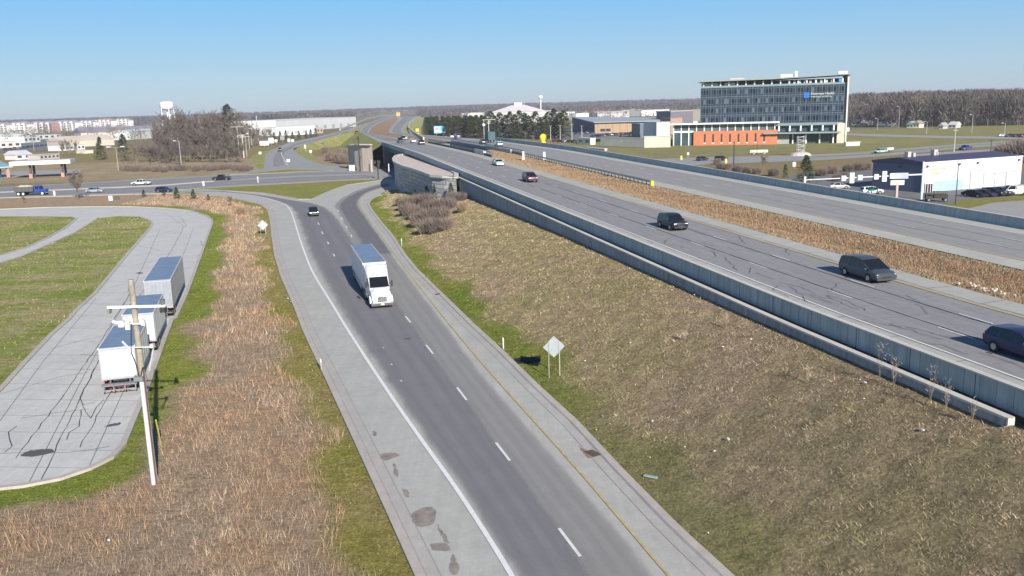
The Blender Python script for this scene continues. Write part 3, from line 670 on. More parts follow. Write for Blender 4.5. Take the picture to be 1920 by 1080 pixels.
xL = lambda y: np.interp(y, [p[1] for p in rl2[:13]], [p[0] for p in rl2[:13]])
isl2w, isl1w = [(p.x, p.y) for p in A(ISL2)], [(p.x, p.y) for p in A(ISL1)]
def scatter(n, x0, x1, y0, y1, ymode=1.6):
    y = y0 + (y1 - y0) * rng.random(n) ** ymode; return np.column_stack([rng.uniform(x0, x1, n), y])
def in_view(P2, z=0, m=60):
    D = P2[:, 1]; dep = D * math.cos(THETA) + (CAM_H - z) * math.sin(THETA); return np.abs(F_PX * P2[:, 0] / dep) < 960 + m
# dry strip
Q = scatter(520000, -95, 8, 30, 250, 2.1); Q = Q[in_view(Q)]
lotpoly = lot_w + [(-400, 240), (-400, 40)]
keep = (Q[:, 0] < xL(Q[:, 1]) - .7) & ~inside(Q, lotpoly); Q = Q[keep]; dk = dist_line(Q, lot_line); Q = Q[dk > .5]
dk = dist_line(Q, lot_line); dl_ = dist_line(Q, rl2); wob = .8 * np.sin(Q[:, 1] * .23 + 1) + .6 * np.sin(Q[:, 1] * .61)
green = (dk + wob < 3.4) | (dl_ + wob < 2.2)
Q = Q[~green]; Q = Q[Q[:, 1] < 238]; Q = Q[~inside(Q, [(p.x, p.y) for p in ramp_poly]) & ~inside(Q, isl)]; Q = Q[(dist_line(Q, [(p.x, p.y) for p in sr_s]) > 1.5)]
clump = .5 + .5 * np.sin(Q[:, 0] * .7 + 2 * np.sin(Q[:, 1] * .35)) * np.sin(Q[:, 1] * .5 + Q[:, 0] * .2)
Q = Q[rng.random(len(Q)) < .35 + .65 * clump]; n = len(Q)
zz = terrain(Q); D = Q[:, 1]; sc_ = np.clip(D / 55, .8, 3.2)
h = rng.uniform(.2, .62, n) * np.where(rng.random(n) < .08, 1.4, 1); wd = rng.uniform(.007, .018, n) * sc_
pal = np.array([(.43, .275, .165), (.48, .355, .24), (.33, .23, .15), (.40, .32, .235), (.55, .45, .33), (.25, .18, .125)])
pv_ = vnoise(Q[:, 0], Q[:, 1], 5.5, 3.3) * .6 + vnoise(Q[:, 0], Q[:, 1], 2.0, 8.1) * .4; cl = vnoise(Q[:, 0], Q[:, 1], .55, 1.1)
ci = np.where(pv_ > .55, rng.choice([0, 0, 1, 2], n), np.where(pv_ > .42, rng.choice([1, 4, 3, 0], n), rng.choice([3, 6, 6, 2, 5], n)))
pal = np.vstack([pal, [(.34, .285, .245)]]); h = h * (.55 + .75 * cl)
blades('dry_grass', np.column_stack([Q, zz]), h, wd, .45, pal[ci] * 1.12 * rng.uniform(.7, 1.2, (n, 1)) * (.8 + .45 * cl)[:, None], 'dry orange brown tall grass between the truck lot and the ramp', 'grass')
# hillside: short matted grass
Q = scatter(820000, -32, 40, 30, 232, 1.7); Q = Q[in_view(Q, 3)]
nn = (Q[:, 0] - FX0) * FN.x + Q[:, 1] * FN.y; Q = Q[(Q[:, 0] > xR(Q[:, 1]) + .6) & ((nn < -4.5) | ((Q[:, 1] < 41) & (nn < -3.6)))]
dr_ = dist_line(Q, rr2); wob = .8 * np.sin(Q[:, 1] * .23 + 1) + .6 * np.sin(Q[:, 1] * .61); gr = dr_ + wob < 3.0; n = len(Q)
keep = rng.random(n) < np.where(gr, .5, .85); Q, gr = Q[keep], gr[keep]; n = len(Q); zz = terrain(Q)
sc_ = np.clip(Q[:, 1] / 50, .8, 3.2); h = np.where(gr, rng.uniform(.05, .13, n), rng.uniform(.05, .19, n) * (.6 + .4 * np.sin(Q[:, 0] * 2.1 + 3 * np.sin(Q[:, 1] * .7)) ** 2)); wd = rng.uniform(.006, .018, n) * sc_
palh = np.array([(.46, .35, .235), (.52, .42, .30), (.36, .265, .175), (.38, .345, .17), (.56, .48, .37), (.24, .175, .115)]); palg = np.array([(.21, .29, .055), (.27, .33, .08), (.17, .25, .045), (.38, .37, .15)])
cl = vnoise(Q[:, 0], Q[:, 1], .42, 2.2) * .65 + vnoise(Q[:, 0], Q[:, 1], .9, 5.2) * .35; h = h * np.where(gr, 1, .35 + 1.2 * cl)
oli = vnoise(Q[:, 0], Q[:, 1], 4.5, 7.7) * .6 + vnoise(Q[:, 0], Q[:, 1], 1.6, 4.4) * .4 + .10 * sstep(60, 110, Q[:, 1]) + .08 * (1 - sstep(5, 9, dist_line(Q, rr2))) > .53
ci = np.where(oli, rng.choice([3, 3, 3, 1, 2], n), rng.choice([0, 1, 2, 4, 5, 0], n))
tt = np.where(gr[:, None], palg[rng.integers(0, 4, n)], palh[ci]) * rng.uniform(.7, 1.2, (n, 1)) * np.where(gr, 1.0, .36 + 1.36 * cl)[:, None] * 1.16
blades('slope_grass', np.column_stack([Q, zz]), h, wd, 1.3, tt, 'short matted brown and olive grass on the slope below the freeway', 'grass')
# green verges along the kerbs (left side)
Q = scatter(60000, -95, 8, 30, 200, 1.8); Q = Q[in_view(Q)]; Q = Q[(Q[:, 0] < xL(Q[:, 1]) - .7) & ~inside(Q, lotpoly)]; dk = dist_line(Q, lot_line); dl_ = dist_line(Q, rl2)
Q = Q[((dk < 4.5) & (dk > .5)) | (dl_ < 2.8)]; n = len(Q); nl = dist_line(Q, lot_line) < 4.5
tt = np.where(nl[:, None], palg[rng.choice([0, 1, 2, 1], n)], np.array([(.36, .33, .09), (.46, .38, .17), (.28, .29, .07)])[rng.integers(0, 3, n)]) * rng.uniform(.8, 1.2, (n, 1))
blades('verge_grass', np.column_stack([Q, np.zeros(n)]), rng.uniform(.06, .18, n), rng.uniform(.015, .03, n) * np.clip(Q[:, 1] / 50, .8, 3), .9, tt, 'short green grass verge beside the lot and the left ramp kerb', 'grass')
# median
n0 = 150000; ss = 20 + 250 * rng.random(n0) ** 1.6; mn = rng.uniform(13.8, 22.8, n0); pts = np.array([FO.x, 0])[None] + ss[:, None] * np.array([FD.x, FD.y]) + mn[:, None] * np.array([FN.x, FN.y])
zz = np.interp(pts[:, 1], [60, 240], [6, 8.4]) - .08 - .5 * (1 - np.abs(mn - 18) / 4.8); k = in_view(pts, 6); pts, zz, mn = pts[k], zz[k], mn[k]; n = len(pts)
palm = np.array([(.41, .255, .16), (.46, .35, .235), (.34, .22, .145), (.37, .33, .20), (.26, .185, .13)]); edge = (mn < 15.2) | (mn > 21.8)
blades('median_grass', np.column_stack([pts, zz]), np.where(edge, rng.uniform(.06, .18, n), rng.uniform(.08, .4, n) * (.65 + .35 * np.sin(pts[:, 1] * .5 + mn))), rng.uniform(.009, .02, n) * np.clip(pts[:, 1] / 55, .9, 3.4), .6,
       palm[np.where(edge, rng.choice([1, 3, 4], n), rng.choice([0, 0, 1, 2, 4, 3], n))] * rng.uniform(.8, 1.2, (n, 1)), 'tall rusty orange dry grass filling the freeway median', 'grass')
# turf island blades
Q = scatter(40000, -120, -20, 45, 185, 1.3); Q = Q[in_view(Q)]; Q = Q[inside(Q, isl2w) | inside(Q, isl1w)]; n = len(Q)
tt = np.array([(.24, .30, .06), (.34, .34, .12), (.42, .37, .19), (.21, .27, .05)])[np.where(np.sin(Q[:, 0] * .18) + np.sin(Q[:, 1] * .16 + Q[:, 0] * .07) > .2, rng.choice([0, 3, 0, 1], n), rng.choice([1, 2, 0], n))] * rng.uniform(.8, 1.2, (n, 1))
blades('island_grass', np.column_stack([Q, np.full(n, .1)]), rng.uniform(.05, .2, n), rng.uniform(.02, .05, n) * np.clip(Q[:, 1] / 60, .9, 3), 1.2, tt, 'patchy green and straw coloured grass on the lot islands', 'grass')
# ------------------------------------------------------------------ trees
M_BARK = tuft_mat('bark'); M_LEAF = tuft_mat('needles'); M_TWIG = tuft_mat('twigs')
def segs_tree(h, spread, seed, depth=5, trunkr=.22, up=.55, first=.28):
    r = random.Random(seed); segs = []
    def grow(p, d, L, rad, lev):
        n = 3 if lev else 5
        for i in range(n):
            q = p + d * (L / n); segs.append((p, q, rad * (1 - i / n * .45), rad * (1 - (i + 1) / n * .45), lev)); p = q
            d = (d + Vector((r.uniform(-1, 1), r.uniform(-1, 1), r.uniform(-.3, .6))) * .13).normalized()
            if lev < depth and (i >= 1 or lev):
                for _ in range(2 if lev < 3 else 1):
                    a = r.uniform(0, 2 * PI); o = Vector((math.cos(a) * spread, math.sin(a) * spread, up)).normalized()
                    grow(p, (d * .45 + o * .75).normalized(), L * r.uniform(.42, .62), rad * .5, lev + 1)
    grow(Vector((0, 0, 0)), Vector((0, 0, 1)), h * .62, trunkr, 0); return segs
def tree_proto(name, h, spread, seed, col, minw=.05, depth=4, up=.55):
    segs = segs_tree(h, spread, seed, depth, h * .018, up); top = max(s[1].z for s in segs); k = h / top
    root = empty(name, (0, 0, 0)); tr = MB()
    V = []; Fc = []
    for a, b, r0, r1, lev in segs:
        a, b = a * k, b * k
        if lev <= 1: tr.tube(a, b, max(r0, .05), max(r1, .04), 5, False)
        else:
            d = (b - a); s = d.cross(Vector((random.uniform(-1, 1), random.uniform(-1, 1), .2))).normalized() * max(r0, minw)
            i = len(V); V += [a - s, a + s, b]; Fc.append((i, i + 1, i + 2))
            if lev >= 3:
                for _ in range(3):
                    e = d.normalized() * .6 + Vector((random.uniform(-1, 1), random.uniform(-1, 1), random.uniform(-.2, 1))) * .7; m_ = a.lerp(b, random.random()); i = len(V); V += [m_ - s * .6, m_ + s * .6, m_ + e.normalized() * d.length * random.uniform(.7, 1.5)]; Fc.append((i, i + 1, i + 2))
    c = np.array(col); V = np.array([tuple(v) for v in V]); cols = np.repeat(c[None] * rng.uniform(.7, 1.25, (len(V) // 3, 1)), 3, 0)
    tr.build('trunk', P(tuple(x * .9 for x in col), .95, 0, .25), root, fix=False)
    npmesh('crown', V, Fc, M_TWIG, cols, root); return root
def conifer_proto(name, h, rad, seed, col, nb=2600, pw=1.0, skirt=.08):
    r = np.random.default_rng(seed); root = empty(name, (0, 0, 0)); m = MB(); m.tube((0, 0, 0), (0, 0, h * .96), h * .018, .02, 6); m.build('trunk', P((.12, .09, .07), .95), root, fix=False)
    # whorled boughs, each a fan of needle triangles
    V = []; C = []; nbough = 26 * 7
    for i in range(nbough):
        f = (i / nbough) ** .9; z0 = h * (skirt + (1 - skirt) * f); R = rad * (1 - f) ** pw * r.uniform(.75, 1.12) + .05 * rad; a = r.uniform(0, 2 * PI); tone = r.uniform(.7, 1.3)
        for _ in range(max(5, int(nb / nbough))):
            t = r.uniform(.15, 1) ** .7; w_ = R * .28 * (1.2 - t * .5); px = math.cos(a) * R * t + r.normal() * w_ * .5; py = math.sin(a) * R * t + r.normal() * w_ * .5; pz = z0 - R * t * .22 + r.normal() * h * .012 + R * .1
            s = h * .03 * r.uniform(.5, 1.3); e = r.normal(size=(3, 3)) * s * .55; e[:, 2] *= .6; e[0] += (math.cos(a) * s, math.sin(a) * s, -s * .2)
            V += [np.array((px, py, max(.05, pz))) + e[k] for k in range(3)]; C += [np.array(col) * tone * r.uniform(.75, 1.25)] * 3
    npmesh('crown', np.array(V), np.arange(len(V)).reshape(-1, 3), M_LEAF, np.array(C), root); return root
def shrub_proto(name, h, rad, seed, col, n=900, wd=.03, parts=True):
    r = np.random.default_rng(seed); root = empty(name, (0, 0, 0)); m = MB()
    for i in range(7):
        a = r.uniform(0, 2 * PI); m.tube((math.cos(a) * .1, math.sin(a) * .1, -.1), (math.cos(a) * rad * .5, math.sin(a) * rad * .5, h * .6), .035, .015, 4, False)
    m.build('stems', P(tuple(c * .8 for c in col), .95), root, fix=False)
    a = r.uniform(0, 2 * PI, n); q = r.uniform(0, 1, n) ** .5 * rad; base = np.column_stack([np.cos(a) * q * .75, np.sin(a) * q * .75, r.uniform(0, .6, n) ** 1.1 * h * (1 - .3 * (q / rad) ** 2)])
    L = r.uniform(.25, .5, n) * h; d = np.column_stack([np.cos(a) * .45 * q / rad + r.normal(size=n) * .3, np.sin(a) * .45 * q / rad + r.normal(size=n) * .3, np.full(n, .9)]); d /= np.linalg.norm(d, axis=1)[:, None]
    s = np.cross(d, r.normal(size=(n, 3))); s /= np.linalg.norm(s, axis=1)[:, None]; s *= wd
    V = np.stack([base - s, base + s, base + d * L[:, None]], 1).reshape(-1, 3); C = np.repeat(np.array(col)[None] * r.uniform(.65, 1.35, (n, 1)), 3, 0)
    npmesh('crown', V, np.arange(3 * n).reshape(-1, 3), M_TWIG, C, root); return root
GREY = (.19, .165, .145); PURP = (.175, .145, .14); TAN = (.25, .21, .165)
def place(proto, p, s, rz=None, sz=None, label=None, cat='tree', group=None, used=set()):
    if id(proto) not in used: used.add(id(proto)); o = proto
    else: o = copy_tree(proto)
    o.location = p; o.rotation_euler = (0, 0, random.uniform(0, 2 * PI) if rz is None else rz); o.scale = (s, s, sz or s)
    return tag(o, label, cat, group)
bare = [tree_proto('bare_tree', 10, 1.0, s, c, .045, 4, u) for s, c, u in ((3, GREY, .6), (5, PURP, .8), (9, TAN, .7), (14, PURP, .5))]
conif = [conifer_proto('evergreen_tree', 10, 2.9, s, c, pw=p_) for s, c, p_ in ((1, (.05, .085, .04), .8), (2, (.06, .09, .045), .95), (4, (.065, .08, .055), .6))]
pine = [conifer_proto('pine_tree', 10, 2.7, s, c, 3000, p_, .03) for s, c, p_ in ((21, (.065, .08, .045), .42), (22, (.05, .075, .05), .55), (23, (.08, .085, .045), .5))]
shr = [shrub_proto('bare_shrub', 2, 1.25, s, c, 1100, .028) for s, c in ((31, (.23, .185, .165)), (32, (.26, .21, .18)), (33, (.205, .17, .155)))]
def hpx(y_base, y_top, x, D):  # height in metres of something at distance D
    return atD(x, y_top, D).z - atD(x, y_base, D).z
# thicket of shrubs below the curved wall
G = 'bare grey brown shrubs of the thicket on the slope'
for i, (x, y, s) in enumerate([(762,392,1.5),(780,386,1.5),(800,384,1.5),(765,404,1.5),(784,408,1.6),(806,400,1.6),(826,396,1.5),(788,424,1.6),(808,420,1.7),(826,414,1.6),(800,437,1.5),(818,436,1.5),(842,392,1.4),(836,430,1.2),(866,376,1.0),(850,376,1.1),(752,384,1.1)]):
    place(shr[i % 3], atg(x, y), s, label='dense bare grey brown shrub in the thicket below the curved stone wall', cat='shrub', group=G)
shr2 = shrub_proto('bare_shrub', 2, 1.2, 41, (.36, .27, .19), 800, .03)
for x, y, s, l in [(868,396,1.0,'loose tan shrub right of the thicket below the retaining wall'), (452,402,1.1,'small hazy grey shrub alone by the left end of the dry strip')]:
    place(shr2, atg(x, y), s, label=l, cat='shrub')
for x, y, h, l in [(779,372,2.0,'dark green shrub at the foot of the curved stone wall, leftmost'), (800,372,2.6,'dark green shrub at the foot of the curved stone wall, second from the left'), (818,372,3.2,'bushy evergreen at the foot of the curved stone wall, beside the bare thicket'), (846,372,3.0,'dark evergreen at the corner of the curved stone wall and the retaining wall')]:
    place(conif[0], atg(x, y), h / 10 * 1.2, sz=h / 10, label=l, cat='evergreen')
for i, (x, y, h, l) in enumerate([(270,369,1.9,'small dark conifer by the state road kerb, first from the left of five'), (307,368,2.0,'small conifer by the state road kerb, second from the left, beside the dark wagon'), (332,373,3.0,'tallest of the five small conifers by the state road kerb'), (363,374,2.6,'small conifer by the state road kerb, fourth from the left'), (391,376,1.6,'lowest and last of the five small conifers by the state road kerb')]):
    place(conif[1], atg(x, y), h / 10 * 1.4, sz=h / 10, label=l, cat='conifer')
for x, yb, yt, l in [(146,373,318,'leaning small bare tree in front of the state road, between dump truck and silver car'), (45,381,366,'tiny bare shrub tree on the strip in front of the dump truck'), (432,386,366,'thin bare sapling at the bend where the state road meets the ramp')]:
    p = atg(x, yb); place(bare[0], p, hpx(yb, yt, x, p.y) / 10, label=l, cat='tree')
# left background trees (each one a thing)
LT = 'trees of the grove behind the state road'
def grove(lst, protos, label, group, cat='tree'):
    for i, (x, yb, yt) in enumerate(lst):
        p = at(x, yb); h = hpx(yb, yt, x, p.y); place(protos[i % len(protos)], p, h / 10, label=label, cat=cat, group=group)
grove([(190,300,257)], [conif[0]], 'large dark green spruce left of the grove behind the state road', None, 'spruce')
grove([(234,302,252)], [conif[2]], 'dull grey green evergreen just right of the large dark spruce', None, 'evergreen')
grove([(258,316,262),(282,318,268),(228,316,280),(300,318,270),(245,318,285),(318,318,278)], [bare[2], bare[3]], 'brown bare tree at the front of the grove behind the state road', 'front trees of the grove behind the state road')
grove([(300,300,222),(318,296,215),(332,292,205),(345,288,196),(358,286,207),(372,284,215),(388,282,212),(402,282,205),(416,280,200),(428,280,196),(440,282,202),(350,300,240),(365,300,236),(380,300,236),(395,300,232),(410,300,236),(424,298,235),(438,296,240),(330,302,245),(452,290,225),(310,308,250),(340,310,255)], [bare[1], bare[0], bare[3]], 'tall bare purple brown tree massed in the grove behind the state road', LT)
grove([(x, 303 + (x % 3), 262 + (x * 7) % 17) for x in range(268, 456, 8)], [bare[1], bare[3], bare[0]], 'low brown tree in the front understory of the grove', 'front understory trees of the grove')
grove([(x, 290 + (x % 4), 248 + (x * 5) % 15) for x in range(300, 460, 7)], [shr[0], shr[2], bare[1]], 'brown undergrowth inside the grove behind the state road', 'brown undergrowth inside the grove', 'shrub')
grove([(432,280,196)], [pine[1]], 'tall evergreen rising out of the bare grove beside the utility poles', None, 'evergreen')
grove([(355,302,268),(372,304,262),(392,304,262),(412,304,262),(432,300,262),(448,300,268),(346,312,285),(300,320,290)], [shr[0], shr[1]], 'low bare brown shrub tree along the foot of the grove', 'low shrubs along the foot of the grove', 'shrub')
for i in range(26):
    x = 232 + i * 9.5 + random.uniform(-3, 3); y = 322 - (i / 26) * 3 + random.uniform(-3, 2); place(shr[i % 3], at(x, y), random.uniform(1.0, 1.7), label='brown roadside shrub in the band behind the state road', cat='shrub', group='brown shrubs in the band behind the state road')
grove([(474,276,228),(486,272,236),(498,268,240),(508,266,238),(462,280,224)], [bare[0], bare[2]], 'pale grey bare tree right of the utility poles', 'pale bare trees right of the utility poles')
grove([(526,266,246),(537,265,244),(549,264,246),(561,263,245),(583,260,242),(592,258,240),(575,262,244),(515,268,248)], [conif[1], conif[0]], 'small dark evergreen in the row in front of the white warehouses', 'evergreens in the row in front of the white warehouses', 'evergreen')
grove([(118,292,262),(130,292,258),(143,290,262)], [bare[2]], 'spreading bare tree behind the canopy building', 'bare trees behind the canopy building')
# shrubs on the bank by the far abutment
for x, y, s in [(620,300,2.2),(634,303,2.4),(645,305,2.2),(610,285,1.8),(604,275,1.6),(650,296,2.4),(640,292,2.2)]:
    place(shr[1], at(x, y, .5), s, label='brown shrub on the grassy bank beside the far bridge abutment', cat='shrub', group='brown shrubs on the bank by the far abutment')
# evergreen belt beyond the freeway
pg = 'dark pines of the belt beyond the freeway'
xs_ = [799,806,813,821,829,836,845,853,861,869,877,886,894,903,911,920,929,938,948,957,966,976,985,994,1004,1013,1022,1032,1042,1052,1060]
for i, x in enumerate(xs_):
    yb = 256 + (x - 800) * .02; yt = 217 + random.uniform(-1, 4) if x < 900 else 213 + random.uniform(-5, 6); yt -= 2 if x > 1025 else 0
    p = at(x, yb) + Vector((0, random.uniform(-15, 25), 0)); h = hpx(yb, yt, x, p.y); s = h / 10
    place(pine[i % 3], p, s * 1.1, sz=s, label='dark green pine in the belt of pines beyond the freeway bridge', cat='pine', group=pg)
for i, x in enumerate(range(802, 905, 11)):
    p = at(x, 252) + Vector((0, 40, 0)); place(pine[(i + 1) % 3], p, 1.75, sz=1.5, label='dark green pine in the belt of pines beyond the freeway bridge', cat='pine', group=pg)
# right side single plants
def one(proto, x, yb, yt, z, label, cat, wide=1.0):
    p = at(x, yb, z); h = hpx(yb, yt, x, p.y); place(proto, p, h / 10 * wide, sz=h / 10, label=label, cat=cat)
one(conif[1], 1510, 345, 291, 0, 'blue green spruce behind the far freeway barrier at the tip of the signal arm', 'spruce', 1.5)
one(conif[2], 1472, 335, 308, 0, 'small cone shaped evergreen left of the spruce by the barrier', 'evergreen', .8)
grove([(1432,318,288)], [bare[2]], 'small bare tree left of the cone shaped evergreen behind the barrier', None)
for i, (x, y, s) in enumerate([(1350,316,1.2),(1364,318,1.3),(1382,322,1.3),(1400,324,1.2),(1420,326,1.3),(1450,330,1.4),(1540,330,1.5),(1560,326,1.5),(1590,322,1.4),(1610,320,1.6),(1624,318,1.5),(1570,340,1.2),(1580,336,1.3),(1345,308,1.2)]):
    place(shr[i % 3], at(x, y), s, label='brown scrub shrub in the waste ground behind the far freeway barrier', cat='shrub', group='brown scrub behind the far freeway barrier')
for i, (x, yb, yt) in enumerate([(1880,295,262),(1898,300,255),(1915,305,250),(1932,305,252),(1890,285,262),(1908,280,255),(1950,300,250)]):
    p = at(x, yb); place(shr[i % 3], p, hpx(yb, yt, x, p.y) / 2.1, label='big brown bush at the right edge behind the blue building', cat='bush', group='big brown bushes behind the blue building')
for i, (x, y) in enumerate([(1142,274),(1154,275),(1163,274),(1180,274),(1186,275),(1199,274)]):
    p = at(x, y); place(conif[i % 2], p, .5, sz=.62 if i in (2, 3, 5) else .42, label='small conifer planted in front of the pale retaining wall', cat='conifer', group='small conifers planted along the pale wall')
grove([(955,266,244),(985,264,246),(968,268,250),(1000,268,252),(1012,268,250)], [shr[0], bare[2]], 'small reddish bare tree at the foot of the pine belt', 'reddish bare trees at the foot of the pine belt')
# woods on the right: one mass of bare trees, real geometry
def wood(name, XY, hmin, hmax, ntri, wd, cols, label, rad=.28, zfun=None, conifer=.0, top=1.0, slim=True):
    n = len(XY); H = rng.uniform(hmin, hmax, n); z0 = terrain(XY); Vs, Cs = [], []
    cols = np.array(cols); tc = cols[rng.integers(0, len(cols), n)] * rng.uniform(.85, 1.15, (n, 1))
    k = ntri; t = rng.random((n, k)) ** .7; zc = (.15 + .8 * t) * H[:, None]; rr = rad * H[:, None] * np.sqrt(np.clip(1 - ((t - .5) / .62) ** 2, .05, 1)) * rng.random((n, k)) ** .4
    a = rng.uniform(0, 2 * PI, (n, k)); bx = XY[:, :1] + np.cos(a) * rr; by = XY[:, 1:] + np.sin(a) * rr; bz = z0[:, None] + zc
    L = rng.uniform(.08, .2, (n, k)) * H[:, None]; ox, oy = np.cos(a) * .45 + rng.normal(size=(n, k)) * .25, np.sin(a) * .45 + rng.normal(size=(n, k)) * .25; oz = np.full((n, k), .85)
    wv = wd * H[:, None] * rng.uniform(.5, 1.4, (n, k)); b = rng.uniform(0, 2 * PI, (n, k)); wx, wy = np.cos(b) * wv, np.sin(b) * wv
    V = np.empty((n, k, 3, 3)); V[..., 0, 0] = bx - wx; V[..., 0, 1] = by - wy; V[..., 0, 2] = bz - .02 * H[:, None]; V[..., 1, 0] = bx + wx; V[..., 1, 1] = by + wy; V[..., 1, 2] = bz
    V[..., 2, 0] = bx + ox * L; V[..., 2, 1] = by + oy * L; V[..., 2, 2] = np.minimum(bz + oz * L, z0[:, None] + H[:, None])
    C = np.broadcast_to(tc[:, None, None, :] * rng.uniform(.75, 1.25, (n, k, 1, 1)), (n, k, 3, 3))
    # trunks
    W = np.empty((n, 1, 3, 3)); r_ = .006 * H; W[:, 0, 0] = np.column_stack([XY[:, 0] - r_, XY[:, 1], z0 - .3]); W[:, 0, 1] = np.column_stack([XY[:, 0] + r_, XY[:, 1], z0 - .3]); W[:, 0, 2] = np.column_stack([XY[:, 0], XY[:, 1], z0 + H * .92])
    V = np.concatenate([V, W], 1); C = np.concatenate([C, np.broadcast_to(tc[:, None, None, :] * 1.15, (n, 1, 3, 3))], 1)
    V = V.reshape(-1, 3); o = npmesh(name, V, np.arange(len(V)).reshape(-1, 3), M_TWIG, C.reshape(-1, 3)); return tag(o, label, 'wood', None, 'stuff')
WC = [(.16, .135, .135), (.19, .165, .155), (.13, .115, .12), (.21, .185, .17), (.165, .14, .13), (.15, .15, .12)]
Q = np.column_stack([rng.uniform(190, 640, 3000), rng.uniform(575, 1000, 3000)]); pxs = 960 + F_PX * Q[:, 0] / (Q[:, 1] * .98 + 4); Q = Q[(pxs > 1585) & (pxs < 2060)]
edge_y = np.interp(960 + F_PX * Q[:, 0] / (Q[:, 1] * .98 + 4), [1585, 1700, 1920], [640, 600, 570]); Q = Q[Q[:, 1] > edge_y]
wood('bare_wood', Q, 15, 25.5, 170, .0085, WC, 'dense bare brown wood behind the houses at the right')
def far(n, d0, d1, x0, x1, dens=1.0):
    D = d0 + (d1 - d0) * rng.random(n) ** .8; px = rng.uniform(x0, x1, n); X = (px - 960) / F_PX * D; return np.column_stack([X, D])
FC = [(.15, .125, .13), (.13, .115, .12), (.17, .145, .145), (.10, .11, .10), (.14, .12, .13)]
Q = np.concatenate([far(3400, 2500, 5200, -60, 1000), far(2300, 1900, 4200, 780, 1330), far(1200, 2050, 3000, -60, 300), far(900, 1600, 2500, 400, 680)])
px = 960 + F_PX * Q[:, 0] / Q[:, 1]; Q = Q[~((px > 730) & (px < 795) & (Q[:, 1] < 3300))]
wood('far_woods', Q, 15, 21, 26, .12, FC, 'far off brown woods along the skyline', rad=.42)
Q = np.concatenate([far(170, 700, 1500, 30, 300), far(240, 800, 1900, 300, 480), far(110, 1500, 2100, 1050, 1320), far(60, 900, 1400, 1060, 1320)])
wood('distant_trees', Q, 6, 13, 40, .04, [(.22, .18, .165), (.26, .22, .19), (.12, .13, .09)], 'scattered bare trees among the distant roofs', rad=.35)
# ------------------------------------------------------------------ vehicles (built facing +x, wheels on z = 0)
M_GLASS = P((.012, .014, .018), .06, 0, .0, 1, .5); M_TYRE = P((.025, .025, .027), .85); M_RIM = P((.45, .45, .46), .35, .8); M_BLK = P((.03, .03, .032), .5)
M_CHROME = P((.6, .6, .62), .25, .9); M_HEAD = P((.85, .87, .9), .15, .2, 0); M_TAIL = P((.35, .02, .02), .3, 0, 0); M_PLATE = P((.8, .8, .78), .5, 0, .02)
M_WHT = P((.80, .80, .79), .4, 0, .04, .6); M_ROOFM = P((.26, .33, .44), .5, .35, .14, .7); M_VANW = P((.72, .73, .74), .5, 0, .05, .5)  # trailer roof metal: blue of the reflected sky is put into its base colour
def paint(c): return P(c, .28, .25, .03, .6, .6)
def wheel(root, x, y, r, w=.24, rim=M_RIM):
    s = 1 if y > 0 else -1
    m = MB(); m.tube((x, y - s * w, r), (x, y, r), r, n=18); t = m.build('wheel', M_TYRE, root, smooth=True)
    m = MB(); m.tube((x, y, r), (x, y + s * .02, r), r * .62, r * .55, n=12); m.build('rim', rim, t)
def ring(x, zb, zt_, hw, tuck=.1, crown=.04):
    h = zt_ - zb
    return [(x, -hw + tuck, zb), (x, -hw, zb + h * .3), (x, -hw, zb + h * .7), (x, -hw + .06, zt_ - .03), (x, -hw * .5, zt_ + crown), (x, hw * .5, zt_ + crown), (x, hw - .06, zt_ - .03), (x, hw, zb + h * .7), (x, hw, zb + h * .3), (x, hw - tuck, zb)]
